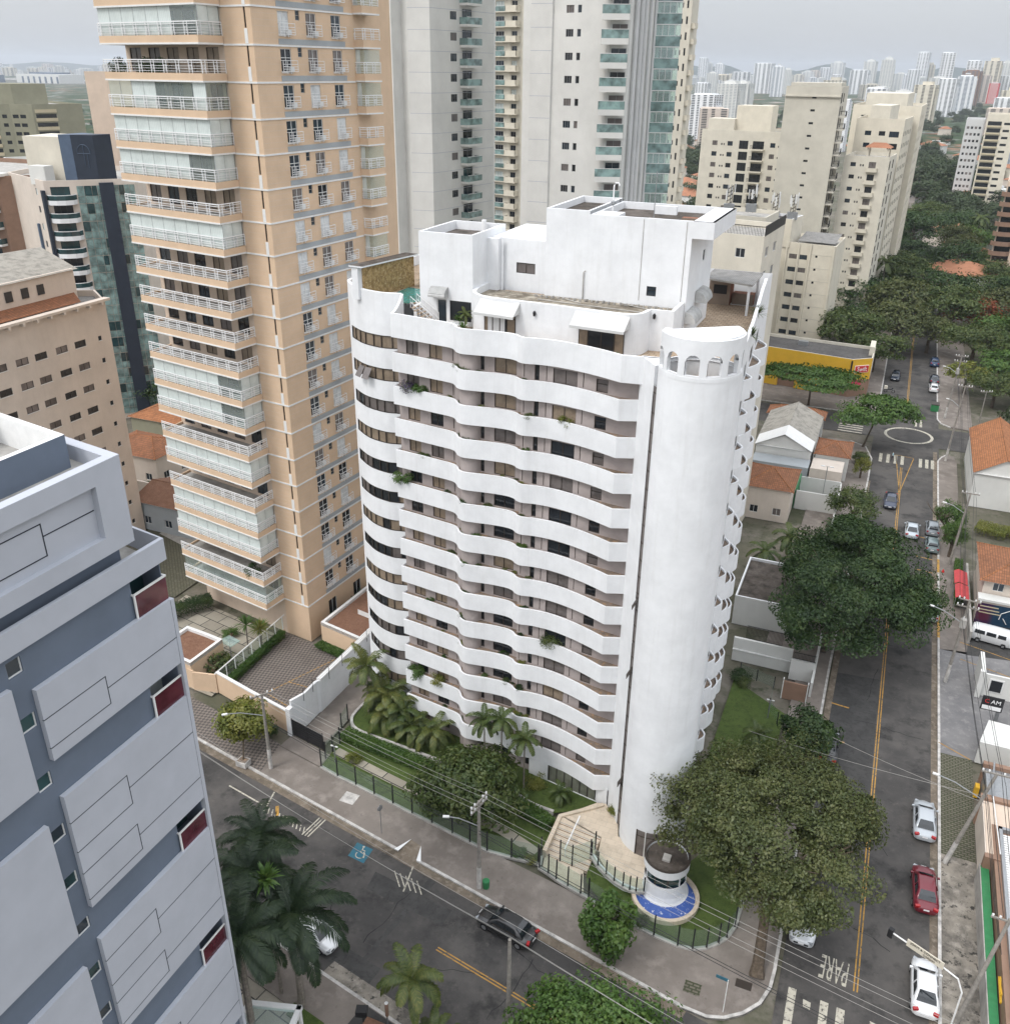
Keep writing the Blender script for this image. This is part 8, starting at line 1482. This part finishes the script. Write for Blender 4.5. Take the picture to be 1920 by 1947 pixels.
shrub('clipped round shrub in the brown pot on the stone slabs', -64.0, 70.4, .5, .85, SH[2], zs=.6); shrub('dense bush growing in the lot corner behind the glass fence', -61.5, 64.5, .1, 1.9, SH[0]); shrub('dark bush at the foot of the peach tower right face', -53.2, 77.3, .1, 1.6, SH[1]); shrub('second dark bush at the foot of the peach tower', -53.0, 82.6, .1, 1.7, SH[1])
for i, (x, y, z) in enumerate(((-59.6, 70.6, .2), (-58.9, 69.6, .2), (-59.9, 68.6, .2))):
    t = thing('yucca', 'yucca with a spiky rosette on a bare stem before the peach tower', 'plant', (x, y, z), 'yuccas before the peach tower'); b = MB(); b.tube([(x, y, z), (x + .15, y, z + 2.2 + .8 * i)], .08, 'barkpale', 6); b.build('stem', t)
    part('leaves', SP[i % 2], t, (.15, 0, 2.2 + .8 * i), 0, 1.5)
t = thing('cycad', 'round cycad on the lawn before the lobby glass', 'plant', (-19.6, 60.6, .4)); b = MB(); b.tube([(-19.6, 60.6, .4), (-19.6, 60.6, 1.1)], .14, 'bark', 7); b.build('trunk', t); part('crown', P_mid[0], t, (0, 0, 1.0), .3, .62)
shrub('reddish leafless bush beside the lobby wall', -22.4, 61.6, .4, .8, SH[3]); shrub('yellow green plant beside the black gate path', -39.6, 57.8, .2, .7, SH[3]); shrub('clipped yellow bush in a white bowl by the stair slot', -14.6, 60.4, 1.2, .45, SH[3]); b = MB(); b.lathe([(.2, 0), (.42, .4), (.36, .4), (0, .36)], (-14.6, 60.4, .8), 'white', 14); single('planter_bowl', b, 'white bowl planter at the foot of the stair slot', 'pot')
for i, (x, y, s_) in enumerate(((-24.3, 53.7, .5), (-20.6, 53.4, .55), (-19.6, 53.2, .45), (-9.4, 50.9, .5), (-8.1, 86.2, .9), (-7.4, 85.4, .7))): shrub('low garden shrub just inside the glass fence', x, y, .15, s_, SH[(0, 2, 3, 0, 1, 0)[i]], 'low shrubs inside the fences')
# planters on the wavy balconies
random.seed(5); pg_ = 'plants growing in the balcony planters'; nm_ = ['leafy green plant spilling over a white balcony front', 'dark leafy plant in a white balcony planter', 'bright green plant in a white balcony planter', 'yellow green plant in a white balcony planter']
OM = offset(OUT, .55)
for k in range(1, 14):
    for q in range(random.choice((4, 5, 6, 7, 8))):
        i = random.randrange(2, len(OM) - 22 if random.random() < .75 else len(OM) - 8); m_ = random.choice((0, 0, 2, 3, 1)); s_ = random.uniform(.16, .42)
        shrub(nm_[(0, 1, 2, 3)[m_ if m_ < 4 else 0]], OM[i][0], OM[i][1], TOP[k] - .25, s_, SH[m_], pg_, 'planter_plant', 'plant', s_ * random.uniform(.5, 1))
for x, y, k, m_, s_, lb in ((-36.2, 65.0, 2, 4, .62, 'purple flowering plant spilling over a high left balcony'), (-35.0, 64.9, 2, 2, .6, 'green creeper beside the purple flowers on a high left balcony'), (-36.9, 65.2, 5, 2, .85, 'large leafy bush spilling over the left end of a balcony'), (-21.4, 62.9, 2, 3, .55, 'tufted plant hanging over the second balcony at right'), (-21.9, 63.0, 9, 0, .7, 'blue green bush hanging over a low right balcony'), (-36.3, 65.2, 12, 2, .8, 'broad leaved plant on a low left balcony'), (-34.0, 64.7, 12, 3, .65, 'bright bush spilling over a low left balcony'), (-24.4, 62.9, 13, 0, .8, 'trailing plant hanging over the lowest balcony front')): shrub(lb, x, y, TOP[k] - .3, s_, SH[m_], None, 'planter_plant', 'plant')
for x, y, z, s_, lb in ((-32.0, 66.4, 41.5, .75, 'potted palm beside the dark penthouse window'), (-30.5, 64.0, 41.6, .7, 'spiky plant in the roof terrace bulge'), (-17.4, 61.9, 41.6, .5, 'small fern at the right end of the roof terrace'), (-25.0, 63.4, 41.6, .4, 'small tuft in the middle of the roof terrace rail'), (-9.6, 72.3, 41.3, .9, 'bromeliad behind the side parapet of the roof'), (-9.9, 76.5, 42.0, 1.0, 'leafy bromeliad at the higher side parapet'), (-39.2, 74.4, 42.4, 1.2, 'palm like plant at the end of the roof pool')): shrub(lb, x, y, z - .3, s_, SP[0] if s_ < .9 else SP[2], None, 'terrace_plant', 'plant')
palm('slender potted palm leaning at the penthouse window', -31.6, 66.7, 41.0, 1.1, P_grn[1], .05, .33, .4); b = MB(); b.lathe([(.3, 0), (.55, .5), (.48, .5), (0, .44)], (-32.2, 66.2, 40.9), 'white', 16); single('planter_bowl', b, 'white bowl planter on the roof terrace', 'pot')
for (x, y, k) in ((-71.2, 74.6, 18), (-67.5, 74.0, 18), (-65.2, 73.4, 18), (-71.0, 74.9, 16), (-61, 72.4, 1)): shrub('leafy plant standing on a balcony of the peach tower', x, y, 4.7 + 3 * k + .5, .75, SH[1], 'plants on the peach tower balconies', 'balcony_plant', 'plant', 1.0)
# ================================================================ THE CITY BEHIND
SKY = [(-1207, 5681, 51, 138), (-1185, 5723, 44, 109), (-831, 4239, 34, 96), (-878, 4354, 30, 56), (-976, 5086, 26, 45), (-926, 4997, 30, 52), (-569, 3264, 55, 64), (-489, 3197, 55, 91), (-389, 2783, 32, 80), (-411, 3136, 25, 73), (-357, 1695, 22, 46), (-674, 5579, 60, 53), (-635, 5643, 65, 70), (-601, 5698, 50, 77), (-557, 5770, 60, 92), (-504, 5857, 70, 119), (-218, 3343, 56, 74), (-220, 3840, 42, 106), (-129, 3044, 37, 103), (-148, 2710, 48, 37), (-142, 3578, 14, 59), (-126, 4154, 42, 65), (-98, 3982, 24, 62), (-67, 3505, 37, 77), (-52, 4036, 40, 141), (-25, 4068, 32, 98), (19, 2603, 30, 113), (6, 2307, 37, 57), (79, 2656, 34, 96), (68, 2296, 35, 72), (125, 2782, 40, 98), (107, 2682, 32, 63), (126, 2544, 22, 46), (160, 2903, 23, 94), (163, 2816, 33, 62)]
random.seed(9); DM = {}
def city_tower_mesh(v):
    """unit footprint 20 x 16 m, 30 storeys: bright piers, dark window strips, slab edges, stepped top"""
    g = random.Random(v); b = MB(); wm, dm = ['white', 'white_far', 'cream2', 'white', 'beige', 'white_far', 'slabgrey', 'brownb'][v % 8], ['dark2', 'slate_band', 'dark', 'navy2'][v % 4]; w_, d, H_ = 10, 8, 90
    b.box(-w_, w_, -d, d, 0, H_, wm); n = 30
    for (ax, half, lim) in (('x', d, w_), ('y', w_, d)):
        nb_ = g.choice((3, 4, 5)); cols = [(-lim + 2 * lim * (i + .2) / nb_, -lim + 2 * lim * (i + g.choice((.55, .75, .8))) / nb_) for i in range(nb_)]
        for k in range(n):
            z0, z1 = k * 3 + 1.0, k * 3 + 2.4
            for a, c in cols:
                if ax == 'x': b.box(a, c, -half - .12, -half - .02, z0, z1, dm); b.box(a, c, half + .02, half + .12, z0, z1, dm)
                else: b.box(half + .02, half + .12, a, c, z0, z1, dm); b.box(-half - .12, -half - .02, a, c, z0, z1, dm)
    tw_ = (.9, .55, .35, .7)[v % 4]; b.box(-w_ * tw_, w_ * .6, -d * .6, d * tw_, H_, H_ + (2, 5, 7, 3)[v % 4], wm)
    if v % 2: b.box(-w_ * .25, w_ * .3, -d * .3, d * .3, H_ + 5, H_ + 8, 'grey_far')
    b.box(w_ * .72, w_ * 1.12, -d * .5, d * .5, 0, H_ * (.8 + .05 * (v % 4)), wm)
    return b.mesh('city_tower')
for v in range(8): DM[v] = city_tower_mesh(v)
b = MB(); b.box(-10, 10, -8, 8, 0, 90, 'maroon' if 0 else 'redsign'); 
for k in range(30): b.box(-8, 8, -8.1, -8.02, k * 3 + 1, k * 3 + 2.2, 'white_far')
b.box(-6, 6, -5, 5, 90, 95, 'white_far'); DM['red'] = b.mesh('city_tower')
sg_ = 'distant towers on the skyline'; kn = {0: 'white', 1: 'pale grey', 2: 'cream', 3: 'white', 4: 'pinkish beige', 5: 'pale grey', 6: 'stone coloured', 7: 'brown banded', 'red': 'red'}
def sky_tower(x, y, w_, h, v, rz):
    o = bpy.data.objects.new('city_tower', DM[v]); COL.objects.link(o); s_ = w_ / 21; o.location = (x, y, 0); o.scale = (s_, s_, h / 98); o.rotation_euler.z = rz
    where = 'right' if math.degrees(math.atan2(x, y)) > -12 else 'left'
    tag(o, f'hazy {kn[v]} high rise on the distant skyline at the {where}', 'tower', sg_ + ' at the ' + where)
for i, (x, y, w_, h) in enumerate(SKY):
    v = 'red' if i == 32 else 7 if i == 29 else [0, 1, 3, 2, 4, 2, 0, 0, 3, 5, 0, 2, 1, 4, 0, 1, 0, 1, 5, 6, 3, 1, 3, 0, 0, 2, 0, 1, 0, 3, 2, 4, 0, 1, 0][i]
    sky_tower(x, y, w_, h, v, random.uniform(-.3, .3) - math.atan2(x, y) * .5)
for (x, y, w_, h, v) in ((-150, 760, 22, 38, 4), (-118, 690, 20, 33, 0), (-185, 900, 24, 45, 0), (-100, 980, 26, 40, 2), (-72, 880, 22, 44, 3), (-210, 1150, 26, 52, 5), (-60, 1250, 24, 48, 0), (-28, 1100, 24, 46, 1), (-8, 1350, 26, 52, 2), (62, 1050, 24, 34, 4), (78, 1240, 26, 40, 0), (92, 1420, 26, 46, 2), (66, 820, 20, 27, 3), (-130, 1500, 28, 55, 6), (-240, 1400, 26, 50, 1), (20, 1700, 28, 58, 0), (48, 1850, 30, 62, 3)): sky_tower(x, y, w_, h, v, random.uniform(-.3, .3))
for i in range(46):                                                 # low rise of the skyline at both ends
    a = R(random.uniform(-13.5, -8.2) if i < 26 else random.uniform(-7, 2.5)); d = random.uniform(2400, 6000); sky_tower(d * math.sin(a), d * math.cos(a), random.uniform(20, 45), random.uniform(28, 62), random.choice((0, 1, 2, 3, 5)), random.random())
for i in range(58): a = R(random.uniform(-51, -41)); d = random.uniform(5200, 9000); sky_tower(d * math.sin(a), d * math.cos(a), random.uniform(25, 70), random.uniform(22, 70), random.choice((0, 1, 2, 4, 5)), random.random())
RM = {}
def low_house(v):
    g = random.Random(v); b = MB(); w_, d, h = g.uniform(5, 7), g.uniform(4, 6), g.uniform(3.5, 6); wm = ['white_far', 'cream', 'beige'][v % 3]; b.box(-w_, w_, -d, d, 0, h, wm, skip='b')
    if v % 4 < 3:
        e, f = (-w_ * .4, 0, h + 2), (w_ * .4, 0, h + 2); A, B_, C_, D = (-w_ - .4, -d - .4, h), (w_ + .4, -d - .4, h), (w_ + .4, d + .4, h), (-w_ - .4, d + .4, h)
        for q in ([A, B_, f, e], [B_, C_, f], [C_, D, e, f], [D, A, e]): b.poly(q, 'tilefar')
    else: b.box(-w_ * .5, w_ * .3, -d * .4, d * .5, h, h + 1.5, 'grey_far')
    for x in (-w_ * .6, 0, w_ * .6): b.box(x - .6, x + .6, -d - .05, -d - .01, 1.2, 2.4, 'dark')
    return b.mesh('low_house')
for v in range(8): RM[v] = low_house(v)
def scatter(n, a0, a1, d0, d1, fn, pw=1.0):
    for i in range(n):
        a = R(random.uniform(a0, a1)); d = d0 + (d1 - d0) * random.random() ** pw; fn(d * math.sin(a), d * math.cos(a))
def blocked(x, y): return (abs(x - 6.7) < 7 and y < 700) or (-60 < x < 1 and y < 345)
def put_house(x, y):
    if blocked(x, y): return
    o = bpy.data.objects.new('low_house', RM[random.randrange(8)]); COL.objects.link(o); o.location = (x, y, 0); o.rotation_euler.z = random.random() * 3.14; s_ = random.uniform(.8, 1.5); o.scale = (s_, s_, s_); wh = 'left of the peach tower' if x < -120 else 'beyond the avenue'
    tag(o, f'low house among trees in the far neighbourhood {wh}', 'house', 'low houses ' + wh)
def put_tree(x, y):
    if blocked(x, y): return
    r_ = random.uniform(4.5, 9); h = random.uniform(8, 14); o = bpy.data.objects.new('far_tree', C_far[random.randrange(4)]); COL.objects.link(o); o.location = (x, y, h * .45); o.scale = (r_, r_, h * .62); o.rotation_euler.z = random.random() * 6; wh = 'left of the peach tower' if x < -120 else 'beyond the avenue'
    tag(o, f'leafy tree in the far neighbourhood {wh}', 'tree', 'far trees ' + wh)
scatter(60, -13.5, -7, 380, 1500, put_house); scatter(110, -13.5, -7, 380, 1800, put_tree); scatter(42, 0, 5.2, 260, 1400, put_house); scatter(120, -1.5, 5.2, 330, 2200, put_tree, 1.2); scatter(45, -49.5, -42.5, 240, 900, put_house); scatter(85, -50, -43, 330, 1500, put_tree)
random.seed(33)
for i in range(26):
    x, y = 32 + (i % 3) * 17 + random.uniform(-3, 3), 36 + (i // 3) * 19 + random.uniform(-3, 3)
    if 165 < y < 184: continue
    o = bpy.data.objects.new('low_house', RM[i % 8]); COL.objects.link(o); o.location = (x, y, 0); o.rotation_euler.z = random.choice((0, 1.57)); tag(o, 'low house on the block right of the side street', 'house', 'low houses on the right hand block')
for i in range(34):
    x, y = (random.uniform(26, 80), random.uniform(35, 330)) if i < 22 else (random.uniform(-130, -62), random.uniform(180, 330)); o = bpy.data.objects.new('far_tree', C_far[i % 4]); COL.objects.link(o); h = random.uniform(6, 10); o.location = (x, y, h * .5); o.scale = (h * .5, h * .5, h * .6); wh = 'right of the side street' if x > 0 else 'behind the white towers'; tag(o, 'leafy garden tree ' + wh, 'tree', 'garden trees ' + wh)
# balconied towers on the right of the avenue
rb_ = [(22.8, 497), (31, 496), (31.5, 500), (37, 499), (37, 520), (23, 525)]
t, pt = tower('apartment_block', 'pale tower with dark recessed balconies edged in tan on the right of the avenue', 'building', [(24.6, 497), (36.5, 495.2), (38, 520), (26, 522)], 44, 'cream2', {0: [(.6, 5.6, .7, 1.7, 'k2', ['dark'], 'balcony_opening'), (7.2, 2.6, 1.0, 1.0, 'k2', ['dark'], 'window')], 3: [(2 + 3.2 * q, 1.2, .9, 1.0, 'k1', ['dark', 'curtaing'], 'window') for q in range(7)]}, z0=1, depth=.9); stack(pt, 'balcony', balc_proto(5.8, .8, .3, 'tan', 'solid', hr=.35), (24.6, 497), (36.5, 495.2), .5, [1 + 2.9 * k for k in range(1, 14)]); pt.flush()
t, pt = tower('apartment_block', 'grey block with many small windows beside the tan edged tower', 'building', [(17.0, 520), (24.6, 518.7), (26, 540), (18, 542)], 41, 'grey_far', {0: [(.8 + 1.7 * q, 1.0, .9, 1.1, 'k1', ['dark', 'curtaing'], 'window') for q in range(4)], 3: [(2 + 3 * q, 1.2, .9, 1.0, 'k1', ['dark'], 'window') for q in range(6)]}, z0=1); pt.flush()
t, pt = tower('apartment_block', 'brown block with stacked curved balconies cut by the right edge', 'building', [(25.7, 330), (40, 328), (44, 360), (28.3, 362)], 31, 'peach_pale', {0: [(.4, 4.5, .4, 2.0, 'k2', ['dark'], 'balcony_opening')], 3: [(2 + 3.2 * q, 1.5, .9, 1.1, 'k1', ['dark'], 'window') for q in range(8)]}, z0=1, depth=.6)
cbp = MB(); pa = [(-.8, 0.6), (-.9, -.6), (.3, -1.6), (2.2, -1.8), (4.2, -1.4), (5, 0)]; cbp.thickwall(pa, 0, 1.3, .2, 'brownb'); cbp.poly([(*p, .02) for p in pa[::-1]], 'brownb'); stack(pt, 'balcony', (cbp.mesh('curved_balcony'), []), (25.7, 330), (40, 328), 0, [.6 + 2.9 * k for k in range(0, 10)]); pt.flush()
t, pt = tower('apartment_block', 'white block with hanging balconies behind the palms at the right edge', 'building', [(29, 236), (38, 234), (40, 280), (31, 282)], 19, 'white_far', {3: [(2 + 3.6 * q, 1.6, .8, 1.3, 'k2', ['dark', 'curtaing'], 'window') for q in range(12)], 0: [(1.5 + 3 * q, 1.4, .8, 1.3, 'k2', ['dark'], 'window') for q in range(2)]}, z0=1); pt.flush()
# airfield: grass strip, runway, hangar
b = MB(); b.sheet([(-3050, 2480), (-2250, 2400), (-2600, 3400), (-3900, 3400)], .2, M['lawn'] if 0 else 'gridpave'); b.sheet([(-4200, 3150), (-2400, 3000), (-2500, 3200), (-4300, 3380)], .4, 'conc'); b.sheet([(-7500, 5200), (-3200, 4300), (-4200, 6000), (-8500, 6800)], .2, 'gridpave'); struct('airfield', b)
t = thing('hangar', 'pale aircraft hangar with a row of tall dark doors by the airfield', 'hangar', (-2820, 2600, 0)); b = MB(); a, c = (-2975, 2640), (-2700, 2570); b.obox(((a[0] + c[0]) / 2 - 10, (a[1] + c[1]) / 2 + 40, 14), (math.dist(a, c), 90, 28), wrot(a, c), 'white_far'); b.build('wall', t); b = MB()
for i in range(7): q = wpoint(a, c, 25 + i * 38, 11); b.obox((q[0], q[1] - 8, q[2]), (9, 6, 20), wrot(a, c), 'navy2')
b.build('doors', t); b = MB(); b.obox(((a[0] + c[0]) / 2 - 60, (a[1] + c[1]) / 2 + 90, 31), (math.dist(a, c) * .6, 60, 5), wrot(a, c), 'navy2'); b.build('roof', t)
b = MB(); b.obox((-3080, 2600, 12), (90, 60, 24), -.3, 'navy2'); b.obox((-3090, 2590, 27), (100, 70, 6), -.3, 'white_far'); single('hangar', b, 'blue airport building at the far left edge', 'hangar')
# hills on the horizon
def hill(pts, d0):
    b = MB(); n = len(pts)
    for i in range(n - 1):
        (a0, h0), (a1, h1) = pts[i], pts[i + 1]; P = lambda a, d, z: (d * math.sin(R(a)), d * math.cos(R(a)), z)
        b.poly([P(a0, d0, 0), P(a1, d0, 0), P(a1, d0 + 900, h1), P(a0, d0 + 900, h0)], 'L_hill'); b.poly([P(a0, d0 + 900, h0), P(a1, d0 + 900, h1), P(a1, d0 + 2600, 0), P(a0, d0 + 2600, 0)], 'L_hill')
    return struct('hills', b)
M['L_hill'] = plain('forested_hill', (.03, .05, .035), .95, .3, .004)
random.seed(3); hill([(a, 78 + 26 * math.sin(a * .9) + 16 * math.sin(a * 2.3 + 1) + random.uniform(-6, 6)) for a in np.arange(-24, 12, .5)], 6400); hill([(a, 66 + 14 * math.sin(a * 1.3) + random.uniform(-4, 4)) for a in np.arange(-60, -36, .6)], 11000)
# ================================================================ HAZE
m, tt, bb_ = newmat('hazy_air'); tt.nodes.remove(bb_); pv = tt.nodes.new('ShaderNodeVolumePrincipled'); pv.inputs['Density'].default_value = .0001; pv.inputs['Color'].default_value = (.86, .92, 1, 1); pv.inputs['Anisotropy'].default_value = .2
tt.links.new(pv.outputs[0], tt.nodes['Material Output'].inputs['Volume'])
b = MB(); b.box(-13000, 9000, -300, 13500, -1.2, 175, m); o = b.build('haze'); o['kind'] = 'stuff'
